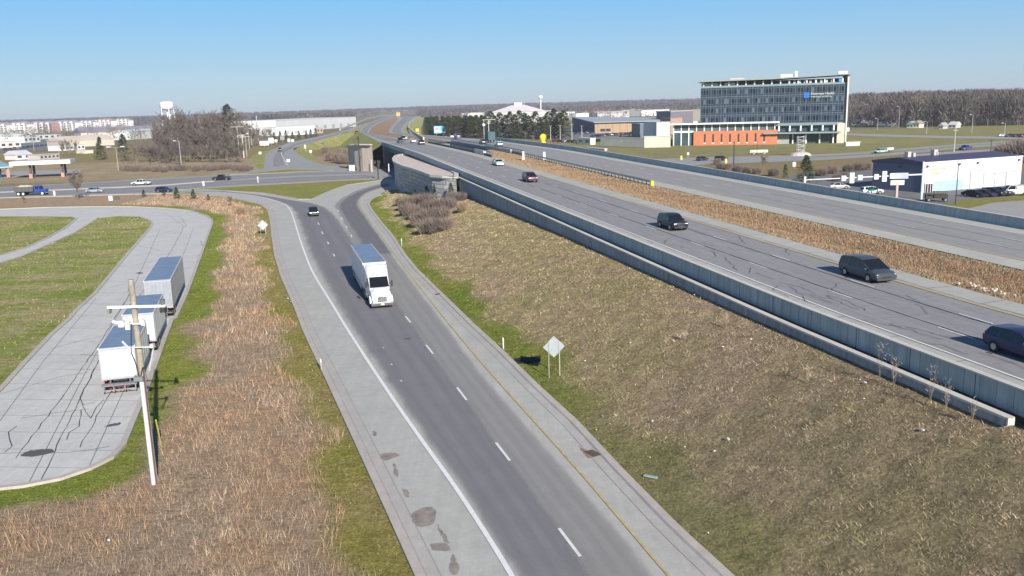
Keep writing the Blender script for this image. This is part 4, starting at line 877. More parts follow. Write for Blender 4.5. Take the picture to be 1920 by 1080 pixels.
CARS = {  # length, width, lower stations (x, zbottom, ztop), cabin stations (x, z, halfwidth factor), wheels, radius
 'sedan': (4.8, 1.82, [(-2.4,.45,.72),(-2.25,.28,.98),(-1.5,.22,1.02),(0,.2,.98),(.9,.2,.98),(1.9,.24,.84),(2.3,.3,.66),(2.4,.4,.55)], [(-1.95,1.0,.86),(-1.15,1.38,.70),(-.3,1.46,.70),(.45,1.40,.70),(1.35,.98,.84)], (-1.38,1.42), .33),
 'suv': (4.75, 1.9, [(-2.37,.5,.9),(-2.3,.32,1.08),(-1.5,.27,1.1),(0,.26,1.08),(1.0,.26,1.08),(1.95,.3,1.03),(2.3,.36,.92),(2.37,.48,.74)], [(-2.25,1.1,.9),(-1.95,1.62,.74),(-.6,1.74,.76),(.35,1.68,.75),(1.15,1.08,.86)], (-1.4,1.4), .37),
 'minivan': (5.1, 2.0, [(-2.55,.5,.9),(-2.48,.3,1.06),(-1.5,.25,1.08),(0,.24,1.04),(1.2,.24,1.02),(2.05,.28,.92),(2.42,.32,.80),(2.55,.42,.62)], [(-2.44,1.04,.9),(-2.25,1.60,.80),(-.8,1.75,.80),(.25,1.70,.79),(1.62,.98,.88)], (-1.55,1.5), .35),
 'wagon': (4.6, 1.82, [(-2.3,.5,.85),(-2.2,.3,1.0),(-1.4,.25,1.02),(0,.24,1.0),(.9,.24,.98),(1.8,.28,.86),(2.2,.34,.68),(2.3,.45,.56)], [(-2.15,1.02,.88),(-1.8,1.45,.74),(-.5,1.56,.75),(.35,1.5,.74),(1.2,.98,.85)], (-1.35,1.4), .34),
 'pickup': (5.8, 2.0, [(-2.9,.5,1.0),(-2.8,.42,1.12),(-1.0,.4,1.12),(-.95,.38,1.12),(.9,.36,1.12),(2.2,.38,1.08),(2.75,.42,.9),(2.9,.5,.75)], [(-.95,1.12,.9),(-.8,1.75,.76),(.2,1.85,.78),(.8,1.8,.77),(1.35,1.1,.88)], (-1.75,1.85), .41),
 'van': (5.6, 2.0, [(-2.8,.4,1.1),(-2.75,.32,1.25),(-1.0,.3,1.28),(.9,.3,1.26),(1.7,.3,1.2),(2.4,.34,1.0),(2.7,.38,.82),(2.8,.5,.7)], [(-2.74,1.25,.94),(-2.66,2.05,.84),(-.6,2.12,.86),(1.1,2.08,.84),(2.0,1.15,.88)], (-1.75,1.75), .37)}
def car(kind, col, label, cat, group=None, lights=False, rack=False):
    L, W, low, cab, wx, wr = CARS[kind]; hw = W / 2; root = empty(kind if kind != 'suv' else 'sport_utility', (0, 0, 0), 0, label, cat, group)
    mp = paint(col); m = MB(); m.loft([ring(x, zb, zt_, hw * (.93 if abs(x) > L * .45 else 1)) for x, zb, zt_ in low]); m.build('body', mp, root, smooth=True, bev=.02)
    # cabin shell in glass, roof and pillars in paint
    def cr(x, z, f, zb, e=0.0): return [(x, -hw * .94 - e, zb), (x, -hw * f * .98 - e, z - .05), (x, -hw * f * .8, z + e), (x, hw * f * .8, z + e), (x, hw * f * .98 + e, z - .05), (x, hw * .94 + e, zb)]
    zb = cab[0][1] - .06; n = len(cab); m = MB()
    # side outline prism with tumblehome
    S = [(x, z) for x, z, f in cab]; f = cab[2][2]; ztop = max(z for _, z in S)
    def yy(z): return hw * (.95 - (.95 - f) * max(0, (z - zb)) / (ztop - zb))
    vs = [(x, -yy(z), z) for x, z in S] + [(x, yy(z), z) for x, z in S] + [(S[0][0], -yy(zb), zb), (S[-1][0], -yy(zb), zb), (S[0][0], yy(zb), zb), (S[-1][0], yy(zb), zb)]
    fs = [(i, i + 1, n + i + 1, n + i) for i in range(n - 1)] + [tuple([2 * n] + list(range(n)) + [2 * n + 1]), tuple([2 * n + 2] + [n + i for i in range(n)] + [2 * n + 3])]
    m.add(vs, fs); m.build('glass', M_GLASS, root, bev=.03)
    rf = MB(); ins = .06
    rp_ = [(S[i][0], S[i][1]) for i in range(1, n - 1)]; rp_ = [(rp_[0][0] - .12, rp_[0][1] - .06)] + rp_ + [(rp_[-1][0] + .10, rp_[-1][1] - .05)]
    rf.loft([[(x, -yy(z) - .01, z - .07), (x, -yy(z) - .01, z + .0), (x, -yy(z) * .7, z + .035), (x, yy(z) * .7, z + .035), (x, yy(z) + .01, z), (x, yy(z) + .01, z - .07)] for x, z in rp_]); rf.build('roof', mp, root, smooth=True)
    pl = MB()
    def pillar(xa, za, xb, zb_, w_=.07):
        for s in (-1, 1):
            ya, yb = s * (yy(za) + .012), s * (yy(zb_) + .012); pl.add([(xa - w_, ya, za), (xa + w_, ya, za), (xb + w_, yb, zb_), (xb - w_, yb, zb_), (xa - w_, ya - s * .05, za), (xa + w_, ya - s * .05, za), (xb + w_, yb - s * .05, zb_), (xb - w_, yb - s * .05, zb_)], [(0,1,2,3),(4,7,6,5),(0,4,5,1),(1,5,6,2),(2,6,7,3),(3,7,4,0)])
    pillar(S[0][0] + .05, S[0][1], S[1][0] + .02, S[1][1] - .03, .1 if kind in ('suv', 'minivan', 'van', 'wagon') else .06); pillar(S[-1][0] - .04, S[-1][1], S[-2][0], S[-2][1] - .03, .05); pillar(.1, zb, .05, ztop - .06, .05)
    if kind in ('suv', 'minivan', 'wagon', 'van'): pillar(-1.15, zb, -1.12, ztop - .08, .06)
    if kind == 'van': 
        for s in (-1, 1): pl.box(-2.6, -.1, min(s * (hw * .88), s * (hw * .93)), max(s * (hw * .88), s * (hw * .93)), zb, 1.95)
    pl.build('pillars', mp, root)
    for x in wx:
        for s in (-1, 1):
            m = MB(); m.tube((x, s * (hw - .05), wr), (x, s * (hw + .006), wr), wr * 1.16, n=18); m.build('wheel_arch', M_BLK, root); wheel(root, x, s * (hw + .02), wr)
    xf, zf_ = low[-2][0], low[-2][2]; xr, zr_ = low[0][0], low[1][2]
    for s in (-1, 1):
        m = MB(); a, b = sorted((s * hw * .5, s * hw * .88)); m.box(xf - .1, xf + .05, a, b, zf_ - .17, zf_ - .05); m.build('headlight', M_HEAD, root, bev=.03)
        a, b = sorted((s * hw * .72, s * hw * .93)); m = MB(); m.box(xr - .02, xr + .14, a, b, zr_ - .34, zr_ - .08); m.build('tail_light', M_TAIL, root, bev=.02)
        a, b = sorted((s * (hw + .02), s * (hw + .18))); m = MB(); xm = S[-1][0] - .35; m.box(xm - .08, xm + .06, a, b, S[-1][1] - .02, S[-1][1] + .14); m.build('mirror', mp, root, bev=.03)
    m = MB(); xe = low[-1][0]; m.box(xe - .12, xe + .02, -hw * .42, hw * .42, low[-1][1] - .0, low[-1][2] - .03); m.build('grille', M_BLK, root)
    m = MB(); m.box(xe - .2, xe + .04, -hw * .86, hw * .86, low[-1][1] - .16, low[-1][1] + .0); m.box(low[0][0] - .05, low[0][0] + .2, -hw * .88, hw * .88, low[0][1] - .12, low[0][1] + .08); m.build('bumper', M_BLK if kind in ('suv', 'pickup') else mp, root, bev=.03)
    m = MB(); m.box(low[0][0] - .06, low[0][0] - .02, -.26, .26, .72, .86); m.build('number_plate', M_PLATE, root)
    if kind == 'pickup':
        m = MB(); m.box(-2.75, -1.05, -hw * .82, hw * .82, .9, 1.175); m.build('bed_floor', M_BLK, root)
    return root
def put(root, p, heading, z=None):
    """heading = direction vector"""
    root.location = (p[0], p[1], p[2] if z is None else z); root.rotation_euler = (0, 0, math.atan2(heading[1], heading[0])); return root
SBH = -FD; NBH = FD
def onF(x, y, n_, dz=.03):
    """point of the freeway surface at lane offset n_ nearest the photo column/row"""
    p = atz(x, y, zF) if at(x, y, 8).y < 345 else atz(x, y, zfar); s = (p - FO).dot(FD); return FP(n_, s, dz) if n_ is not None else p
put(car('minivan', (.075, .085, .10), 'dark grey green minivan on the near freeway lanes nearest the median', 'minivan'), onF(1640, 520, 8.95), SBH)
put(car('wagon', (.03, .028, .09), 'dark navy wagon leaving the frame at the right edge of the freeway', 'wagon'), onF(1921, 669, None), SBH)
put(car('suv', (.015, .022, .03), 'black sport utility vehicle in the middle lane of the near freeway', 'suv'), onF(1269, 428, 5.6), SBH)
put(car('suv', (.10, .02, .045), 'dark maroon sport utility vehicle on the near freeway behind the black one', 'suv'), onF(1006, 340, 5.4), SBH)
put(car('sedan', (.55, .66, .60), 'pale mint white sedan on the near freeway beside the median', 'sedan'), onF(953, 309, 8.9), SBH)
put(car('suv', (.03, .05, .035), 'dark green jeep like vehicle crossing the bridge towards the camera', 'suv'), onF(796, 271, 9.0), SBH)
put(car('suv', (.025, .025, .03), 'black vehicle at the start of the bridge deck beside the white car', 'suv'), onF(743, 264, 9.0), SBH)
put(car('sedan', (.7, .7, .7), 'white car just behind the black vehicle at the far end of the bridge', 'sedan'), onF(758, 261, 12.0), SBH)
put(car('pickup', (.03, .03, .035), 'black pickup with white front coming off the far freeway onto the bridge', 'pickup'), FP(4.6, 352, .2), SBH)
put(car('sedan', (.7, .7, .68), 'white sedan at the far end of the bridge left of the orange median', 'sedan'), FP(9.2, 349, .2), SBH)
def onFar(x, y): return atz(x, y, zfar) + Vector((0, 0, .15))
put(car('pickup', (.28, .05, .06), 'red truck high up on the far freeway left of the orange median', 'truck'), onFar(669, 252), SBH)
put(car('suv', (.03, .04, .05), 'tiny dark car alone on the distant southbound freeway', 'car'), onFar(698, 231), SBH)
put(car('suv', (.05, .03, .04), 'tiny dark car on the distant northbound freeway, the nearer of two', 'car'), onFar(754, 230), NBH)
put(car('suv', (.04, .04, .06), 'tiny dark car on the distant northbound freeway, the farther of two', 'car'), onFar(760, 226), NBH)
put(car('suv', (.55, .64, .60), 'pale grey green car on the far carriageway just past the bridge railing', 'car'), onF(984, 273, 28.4), NBH)
put(car('van', (.10, .07, .16), 'purple dark car on the far carriageway over the bridge by the pines', 'van'), onF(888, 259, 32), NBH)
put(car('suv', (.04, .035, .05), 'dark car on the bridge behind the railing left of the pale green one', 'car'), onF(946, 269, 28), NBH)
# ramp
g_ = at(588, 404, .04); put(car('suv', (.015, .018, .02), 'black sport utility vehicle coming round the ramp past the grass gore', 'suv'), g_, (at(603, 430) - at(584, 392)))
# state road
hd = (at(300, 352) - at(100, 358)).normalized(); hdW = -hd
put(car('sedan', (.42, .45, .5), 'silver sedan on the state road right of the leaning bare tree', 'sedan'), at(178, 361, .07), hd)
put(car('wagon', (.03, .035, .09), 'dark blue wagon on the state road above the small conifers', 'wagon'), at(308, 360, .07), hd)
put(car('pickup', (.78, .78, .78), 'white pickup on the far lanes of the state road', 'pickup'), at(265, 347, .07), hdW)
put(car('pickup', (.02, .022, .022), 'black pickup on the far lanes of the state road heading left', 'pickup'), at(416, 338, .07), hdW)
put(car('suv', (.10, .09, .11), 'dark car with white front at the bend of the exit ramp', 'suv'), at(525, 283, 1.4), at(519, 296) - at(527, 280))
he = (at(1640, 287) - at(1500, 297)).normalized()
put(car('pickup', (.60, .70, .66), 'pale pickup towing a flat trailer on the road beyond the brown scrub', 'pickup'), at(1651, 287, .1), -he)
put(car('pickup', (.06, .09, .30), 'blue pickup on the far road above the roof of the blue building', 'pickup'), at(1810, 281, .1), -he)
put(car('wagon', (.05, .05, .08), 'dark car on the road behind the far barrier, left of the pair', 'car'), at(1317, 301, .1), he)
put(car('suv', (.04, .025, .045), 'dark car behind the far barrier, right of the pair beside a yellow drum', 'car'), at(1352, 301, .1), he)
for i, (x, y, k, c, l) in enumerate([(1826,369,'sedan',(.02,.02,.03),'black sedan, left of the row parked by the white garage doors'), (1845,368,'sedan',(.04,.045,.07),'dark blue sedan, second of the row parked by the garage doors'), (1862,367,'suv',(.03,.03,.035),'black tall car, third of the row parked by the garage doors'), (1877,366,'suv',(.10,.11,.13),'grey car squeezed between the black cars and the white van')]):
    put(car(k, c, l, 'car'), at(x, y, .06), Vector((.5, -1, 0)))
put(car('van', (.78, .77, .75), 'white van parked at the right edge by the garage doors', 'van'), at(1901, 366, .06), Vector((-1, .15, 0)))
put(car('suv', (.75, .75, .75), 'white car behind the far barrier under the green sign', 'car'), at(1634, 364, .06), Vector((1, .1, 0)))
put(car('sedan', (.55, .5, .5), 'pale car mostly hidden behind the far barrier below the signal heads', 'car'), at(1572, 354, .06), Vector((1, .1, 0)))
# pickup's trailer on the right road
p = at(1666, 285, .1); tr_ = empty('flat_trailer', p, math.atan2(-he.y, -he.x), 'small flat trailer with a pale load behind the pale pickup', 'trailer'); m = MB(); m.box(-2.2, 2.2, -1, 1, .6, .75); m.build('bed', M_BLK, tr_); m = MB(); m.box(-1.8, 1.9, -.9, .9, .76, 1.7); m.build('load', P((.6, .68, .66), .7), tr_, bev=.1)
for x in (-.6, .3):
    for s in (-1, 1): wheel(tr_, x, s * 1.1, .36)
# rows of small parked cars beyond the freeway
pal_c = [(.7,.7,.7),(.03,.03,.04),(.3,.32,.35),(.05,.07,.2),(.3,.05,.05),(.5,.52,.55),(.02,.02,.02)]
kp = {}
def lot_row(px0, px1, n, group, label, head=(.3, -1)):
    for i in range(n):
        f = i / max(1, n - 1); x, y = px0[0] + (px1[0] - px0[0]) * f, px0[1] + (px1[1] - px0[1]) * f
        c = random.choice(pal_c); k = random.choice(('sedan', 'suv', 'wagon')); key = (c, k)
        if key not in kp: o = kp[key] = car(k, c, label, 'car', group)
        else: o = copy_tree(kp[key])
        tag(o, label, 'car', group); p = at(x, y, .06); put(o, p, head)
lot_row((1112,257), (1206,250), 15, 'cars parked in front of the tan building', 'small car in the row parked in front of the tan grey roofed building')
lot_row((1122,266), (1150,264), 3, 'cars parked by the white shed', 'small car parked beside the white box by the pale retaining wall')
lot_row((1040,266), (1085,268), 6, 'cars parked past the yellow balloon figure', 'small car parked behind the far barrier right of the big yellow figure')
lot_row((1080,252), (1110,250), 4, 'cars parked left of the tan building', 'small car parked left of the tan building by the light poles')
lot_row((610,240), (655,231), 9, 'cars parked by the white warehouse', 'tiny car parked beside the far ramp below the white warehouse', (.6, -1))
lot_row((10,282), (190,262), 22, 'cars parked among the left warehouses', 'tiny car parked on the wide lot before the low warehouses at the left', (.2, -1))
lot_row((1880,256), (1935,258), 5, 'cars parked beyond the far road at the right edge', 'tiny car parked under the wood at the right edge', (1, .1))

# ------------------------------------------------------------------ semi truck on the ramp
def box_part(name, x0, x1, y0, y1, z0, z1, mat, root, bev=.03): m = MB(); m.box(x0, x1, y0, y1, z0, z1); return m.build(name, mat, root, bev=bev)
def semi_trailer(root, x0, x1, top=4.1, wall=M_VANW, roof=M_ROOFM, axle=True, skirt=False):
    hw = 1.29; bd = box_part('cargo_box', x0, x1, -hw, hw, 1.15, top - .05, wall, root)
    box_part('roof_panel', x0 + .03, x1 - .03, -hw + .06, hw - .06, top - .05, top, roof, bd)
    for s in (-1, 1): a, b = sorted((s * (hw - .04), s * (hw + .02))); box_part('top_rail', x0, x1, a, b, top - .16, top + .02, M_WHT, bd, 0); box_part('side_rail', x0, x1, a, b, 1.05, 1.22, P((.4, .4, .42), .5, .3), bd, 0)
    rib = MB()
    for i in range(int((x1 - x0) / 1.2)):
        x = x0 + .6 + i * 1.2
        for s in (-1, 1): a, b = sorted((s * hw, s * (hw + .012))); rib.box(x, x + .03, a, b, 1.25, top - .18)
    rib.build('side_rib', P((.5, .5, .52), .5), bd)
    fr = MB()
    for x in (x0 - .01, ): 
        for y0_, y1_ in ((-hw, -hw + .09), (hw - .09, hw), (-.03, .03)): fr.box(x - .03, x, y0_, y1_, 1.15, top - .06)
        fr.box(x - .035, x, -hw, hw, top - .2, top - .06); fr.box(x - .035, x, -hw, hw, 1.1, 1.26)
        for y in (-.75, -.4, .4, .75): fr.box(x - .06, x - .02, y - .02, y + .02, 1.2, top - .25)
    fr.build('door_frame', P((.42, .44, .47), .5, .3), bd)
    ug = MB(); ug.box(x0 - .02, x0 + .12, -1.2, 1.2, .5, .62); [ug.box(x0, x0 + .1, y - .06, y + .06, .6, 1.1) for y in (-.7, .7)]; ug.build('underride_guard', P((.12, .12, .13), .7), root)
    for s in (-1, 1): box_part('tail_light', x0 - .05, x0, s * 1.05 - .12, s * 1.05 + .12, 1.0, 1.1, M_TAIL, root, 0)
    box_part('chassis', x0 + .1, x1 - .2, -.5, .5, .9, 1.12, M_BLK, root, 0)
    if axle:
        for x in (x0 + 1.2, x0 + 2.5):
            for s in (-1, 1): wheel(root, x, s * 1.25, .5, .55); 
            m = MB(); m.tube((x, -1.1, .5), (x, 1.1, .5), .07, n=6); m.build('axle', M_BLK, root)
    if skirt:
        for s in (-1, 1): a, b = sorted((s * 1.24, s * 1.27)); box_part('side_skirt', x0 + 3.6, x1 - 3.4, a, b, .45, 1.1, P((.5, .5, .52), .6), root, 0)
def tractor(root, x0, col=M_WHT):
    """x0 = rear of sleeper; nose at x0 + 5.0"""
    sl = MB(); hw = 1.2
    sl.loft([[(x0 + dx, -w_, .95), (x0 + dx, -w_, z - .35), (x0 + dx, -w_ * .82, z), (x0 + dx, w_ * .82, z), (x0 + dx, w_, z - .35), (x0 + dx, w_, .95)] for dx, w_, z in ((0, 1.24, 3.98), (.6, 1.24, 4.0), (1.2, 1.2, 3.82), (1.8, 1.14, 3.4), (2.3, 1.08, 2.98))]); cab_ = sl.build('cab', col, root, smooth=True, bev=.04)
    fa = MB(); fa.box(x0 - .5, x0 + .3, -1.24, -1.2, 1.2, 3.9); fa.box(x0 - .5, x0 + .3, 1.2, 1.24, 1.2, 3.9); fa.build('side_fairing', col, cab_)
    ws = MB(); ws.add([(x0 + 2.33, -.98, 2.98), (x0 + 2.33, .98, 2.98), (x0 + 3.2, 1.03, 1.98), (x0 + 3.2, -1.03, 1.98), (x0 + 2.2, -.9, 2.9), (x0 + 2.2, .9, 2.9), (x0 + 2.6, 1.0, 1.9), (x0 + 2.6, -1.0, 1.9)], [(0,1,2,3),(4,7,6,5),(0,4,5,1),(1,5,6,2),(2,6,7,3),(3,7,4,0)]); ws.build('windshield', M_GLASS, cab_)
    dr = MB(); dr.loft([[(x0 + dx, -w_, .95), (x0 + dx, -w_, z), (x0 + dx, w_, z), (x0 + dx, w_, .95)] for dx, w_, z in ((1.3, 1.19, 2.9), (2.25, 1.09, 2.92), (3.12, 1.06, 1.97))]); dr.build('door_panel', col, cab_, bev=.03)
    for s in (-1, 1):
        m = MB(); m.add([(x0 + 1.6, s * 1.185, 2.7), (x0 + 2.3, s * 1.105, 2.7), (x0 + 2.9, s * 1.085, 2.05), (x0 + 1.6, s * 1.2, 2.0)], [(0,1,2,3)]); m.build('side_window', M_GLASS, cab_)
    hd_ = MB(); hd_.loft([[(x0 + dx, -w_, zb), (x0 + dx, -w_, z - .28), (x0 + dx, -w_ * .66, z), (x0 + dx, w_ * .66, z), (x0 + dx, w_, z - .28), (x0 + dx, w_, zb)] for dx, w_, z, zb in ((3.0, 1.05, 2.0, .8), (3.7, 1.05, 1.86, .75), (4.4, 1.08, 1.66, .62), (4.85, 1.0, 1.4, .55), (4.98, .9, 1.2, .55))]); hd_.build('hood', col, root, smooth=True, bev=.05)
    box_part('grille', x0 + 4.86, x0 + 5.03, -.5, .5, .72, 1.36, M_CHROME, root); g2 = MB(); [g2.box(x0 + 5.02, x0 + 5.05, -.46, .46, .8 + i * .12, .85 + i * .12) for i in range(5)]; g2.build('grille_slat', M_BLK, root)
    box_part('bumper', x0 + 4.75, x0 + 5.15, -1.2, 1.2, .3, .66, P((.12, .12, .13), .4, .2), root, .06); box_part('number_plate', x0 + 5.15, x0 + 5.17, -.18, .18, .42, .56, M_PLATE, root, 0)
    for s in (-1, 1):
        a, b = sorted((s * .58, s * 1.04)); box_part('headlight', x0 + 4.55, x0 + 4.98, a, b, .86, 1.12, M_HEAD, root, .06)
        a, b = sorted((s * 1.0, s * 1.24)); m = MB(); m.loft([[(x0 + 3.3 + .85 * math.cos(t) * .85 + .35, a, .5 + .72 * math.sin(t)), (x0 + 3.3 + .85 * math.cos(t) * .85 + .35, b, .5 + .66 * math.sin(t))] for t in np.linspace(0, PI, 9)], cap=False); m.build('fender', col, root)
        box_part('mirror', x0 + 2.7, x0 + 2.85, *sorted((s * 1.28, s * 1.5)), 1.9, 2.6, M_BLK, root, .03); m = MB(); m.tube((x0 + 2.75, s * 1.05, 2.3), (x0 + 2.75, s * 1.4, 2.3), .02, n=5); m.build('mirror_arm', M_BLK, root)
        wheel(root, x0 + 3.65, s * 1.2, .5, .3); wheel(root, x0 - .3, s * 1.22, .5, .55); wheel(root, x0 - 1.6, s * 1.22, .5, .55)
        m = MB(); m.tube((x0 + .5, s * .95, .75), (x0 + 1.9, s * .95, .75), .32, n=14); m.build('fuel_tank', M_CHROME, root, smooth=True)
    box_part('frame_rail', x0 - 2.2, x0 + 4.6, -.45, .45, .6, .95, M_BLK, root, 0)
ph, pt_ = at(718, 579, .05), at(668, 497, .05)
dirt = (ph - pt_).normalized()
st = empty('semi_truck', ph - dirt * 5.4, math.atan2(dirt.y, dirt.x), 'white semi truck with a box trailer driving down the ramp towards the camera', 'truck')
tractor(st, .25); semi_trailer(st, -14.6, -.35, 4.1, skirt=True)
# parked trailers and box truck on the lot
def lotdir(a, b): d = (at(*a) - at(*b)); d.z = 0; return d.normalized()
ld = lotdir((372,500),(290,700))
ld = Vector((-.245, 1, 0)).normalized() if abs(ld.x) > 5 else ld
t1 = empty('box_trailer', (0, 0, 0), 0, 'white trailer with a blank bright rear, parked nearest the utility pole', 'trailer'); semi_trailer(t1, 0, 7.6, 3.6, M_WHT, M_ROOFM)
box_part('rear_door', -.03, -.011, -1.18, 1.18, 1.28, 3.4, M_WHT, t1, 0)
stp = MB(); stp.box(-.75, -.05, -1.25, 1.25, .78, .84); [stp.box(-.75, -.7, y - .04, y + .04, .35, .84) for y in (-1.15, -.4, .4, 1.15)]; stp.box(-.78, -.72, -1.2, 1.2, .45, .52); stp.build('dock_bumper', P((.28, .28, .3), .6, .4), t1)
tl = MB(); [tl.box(-.8, -.77, y - .07, y + .07, .58, .66) for y in (-.6, -.3, 0, .3, .6)]; tl.build('light_bar', M_TAIL, t1)
t2 = empty('box_trailer', (0, 0, 0), 0, 'white trailer with roof coloured like reflected sky between the other two on the lot', 'trailer'); semi_trailer(t2, 0, 8.6, 3.7, M_WHT, M_ROOFM); box_part('rear_door', -.03, -.011, -1.18, 1.18, 1.28, 3.5, M_WHT, t2, 0)
t3 = empty('box_trailer', (0, 0, 0), 0, 'long grey trailer with reflected-sky coloured roof and dull rear doors, farthest of the three', 'trailer'); semi_trailer(t3, 0, 15.8, 4.1, P((.27, .30, .34), .5, .2, .1, .5), M_ROOFM)
box_part('rear_door', -.03, -.011, -1.18, 1.18, 1.28, 3.9, P((.30, .33, .37), .55, .2, .14, 1.5), t3, 0)
d3 = (at(341, 480.6, 4.1) - at(317, 526, 4.1)).normalized(); c3 = (at(317, 526, 4.1) + at(271.5, 526, 4.1)) / 2
put(t3, (c3.x, c3.y, .04), d3)
c1 = (at(186, 653, 3.6) + at(250, 651, 3.6)) / 2; put(t1, (c1.x, c1.y, .04), d3)
c2 = (at(229, 590, 3.7) + at(287, 588, 3.7)) / 2; put(t2, (c2.x, c2.y, .04), d3)
# dump truck on the state road
def dump_truck():
    rt = empty('dump_truck', (0, 0, 0), 0, 'blue dump truck with a dark loaded bed on the state road at the left', 'truck'); bl = paint((.05, .08, .38)); hw = 1.22
    m = MB(); m.prism([(-4.2, 1.1), (1.0, 1.1), (1.15, 2.5), (-4.35, 2.35)], 'y', -hw, hw); m.build('dump_bed', P((.10, .10, .10), .8), rt, bev=.03)
    r = MB(); [r.box(x, x + .1, -hw - .05, hw + .05, 1.15, 2.35) for x in (-3.6, -2.6, -1.6, -.6, .4)]; r.build('bed_rib', P((.14, .14, .14), .8), rt)
    m = MB(); m.loft([[(x, -1.0 * f, 2.2), (x, -.6 * f, 2.2 + .75 * f), (x, .6 * f, 2.2 + .7 * f), (x, 1.0 * f, 2.2)] for x, f in ((-3.9, .3), (-2.8, .9), (-1.2, 1), (.2, .8), (.8, .3))]); m.build('load', P((.38, .34, .30), .95, 0, .3), rt)
    m = MB(); m.prism([(1.3, .9), (2.9, .9), (2.9, 1.7), (2.6, 2.6), (1.3, 2.7)], 'y', -1.12, 1.12); m.build('cab', bl, rt, bev=.06)
    m = MB(); m.prism([(2.9, .7), (4.3, .7), (4.35, 1.4), (4.1, 1.65), (2.9, 1.8)], 'y', -.95, .95); m.build('hood', bl, rt, bev=.08)
    m = MB(); m.add([(2.925, -1.0, 1.8), (2.925, 1.0, 1.8), (2.66, 1.0, 2.5), (2.66, -1.0, 2.5)], [(0,1,2,3)]); m.build('windshield', M_GLASS, rt)
    for s in (-1, 1): box_part('side_window', 1.7, 2.5, *sorted((s * 1.1, s * 1.135)), 1.85, 2.45, M_GLASS, rt, 0)
    box_part('bumper', 4.25, 4.5, -1.15, 1.15, .5, .85, M_CHROME, rt, .04); box_part('chassis', -4, 4.2, -.45, .45, .7, 1.05, M_BLK, rt, 0)
    for x in (-3.1, -1.8, 3.5):
        for s in (-1, 1): wheel(rt, x, s * 1.2, .52, .4, P((.75, .75, .75), .5))
    return rt
put(dump_truck(), at(60, 366, .07), hd)
# dark utility vehicle behind the far barrier
ut = empty('utility_truck', at(1757, 378, .06), 2.9, 'dark utility machine parked behind the far barrier by the blue building', 'truck')
box_part('body', -2.2, 1.2, -1.0, 1.0, .9, 1.9, P((.05, .045, .035), .8), ut, .08); box_part('cab', 1.3, 2.8, -1.05, 1.05, .7, 2.0, P((.06, .06, .055), .6), ut, .1); box_part('window', 1.5, 2.6, -1.07, 1.07, 1.45, 1.9, M_GLASS, ut, .02); box_part('roof_rack', -2.2, 1.0, -.9, .9, 2.32, 2.55, P((.12, .11, .09), .8), ut, .03)
for x in (-1.7, 2.1):
    for s in (-1, 1): wheel(ut, x, s * 1.1, .48)
ut.scale = (.8, .8, .8)
# ------------------------------------------------------------------ buildings
M_WIN = P((.05, .065, .08), .15, 0, .1, .3, .7); M_CREAM = P((.62, .56, .45), .8); M_STUC = P((.70, .68, .64), .8, 0, .06, .2); M_GRYR = P((.30, .31, .33), .7); M_TEALR = P((.20, .33, .38), .5)
def frame(pl, pr, name, label, cat, group=None, zl=0):
    a, b = at(pl[0], pl[1], zl), at(pr[0], pr[1], zl); d = b - a; e = empty(name, a, math.atan2(d.y, d.x), label, cat, group); return e, d.length, a, b
def ptop(y, x, D): return atD(x, y, D).z
def bx(name, x0, x1, y0, y1, z0, z1, mat, parent, bev=0): m = MB(); m.box(x0, x1, y0, y1, z0, z1); return m.build(name, mat, parent, bev=bev)
def win_row(parent, xs, z0, z1, w_, y=-.04, mat=None, name='window', frame_mat=None):
    for x in xs:
        m = MB(); m.box(x, x + w_, y, .1, z0, z1); o = m.build(name, frame_mat or M_WHT, parent)
        m = MB(); m.box(x + .08 * w_, x + w_ * .92, y - .03, y + .01, z0 + .08 * (z1 - z0), z1 - .08 * (z1 - z0)); m.build('pane', mat or M_WIN, o)
def gable_roof(parent, W, Dp, z, rise, mat, axis='x', over=.4, name='roof'):
    m = MB()
    if axis == 'x': m.prism([(-over, z), (Dp / 2, z + rise), (Dp + over, z), (Dp + over, z - .25), (-over, z - .25)], 'x', -over, W + over)
    else: m.prism([(-over, z), (W / 2, z + rise), (W + over, z), (W + over, z - .25), (-over, z - .25)], 'y', -over, Dp + over)
    return m.build(name, mat, parent)
# --- hospital
hr, hl = at(1586, 268), None
D1 = 434.; hl = atD(1313, 240, D1); hl.z = 0
d = hr - hl; W = d.length; hos = empty('hospital', hl, math.atan2(d.y, d.x), 'tall dark glass hospital with a floating flat roof and a blue emblem sign', 'hospital')
top = ptop(158, 1560, 419); zg = ptop(229, 1560, 419); zroof0 = ptop(147, 1560, 419); zroof1 = ptop(140, 1575, 418)
M_CURT = P((.035, .05, .07), .18, .1, .25, .25, .7); M_MULL = P((.17, .22, .27), .4, .4); M_FIN = P((.75, .74, .72), .6)
bx('glass_tower', 0, W - 1.8, 0, 24, zg, top, M_CURT, hos)
rows = 4; ml = MB(); nb = 27; fh = (top - zg) / rows; bw = (W - 1.8) / nb
for i in range(nb * 2 + 1):
    x = i * bw / 2; ml.box(x - (.09 if i % 2 == 0 else .04), x + (.09 if i % 2 == 0 else .04), -.14, 0, zg, top)
for r_ in range(rows + 1):
    z = zg + r_ * fh; ml.box(0, W - 1.8, -.12, 0, z - .12, z + .12); ml.box(0, W - 1.8, -.11, 0, z - .9, z - .78)
    if r_ < rows: ml.box(0, W - 1.8, -.10, 0, z + 1.0, z + 1.09)
ml.build('curtain_wall_grid', M_MULL, hos, fix=False)
rr_ = random.Random(5)
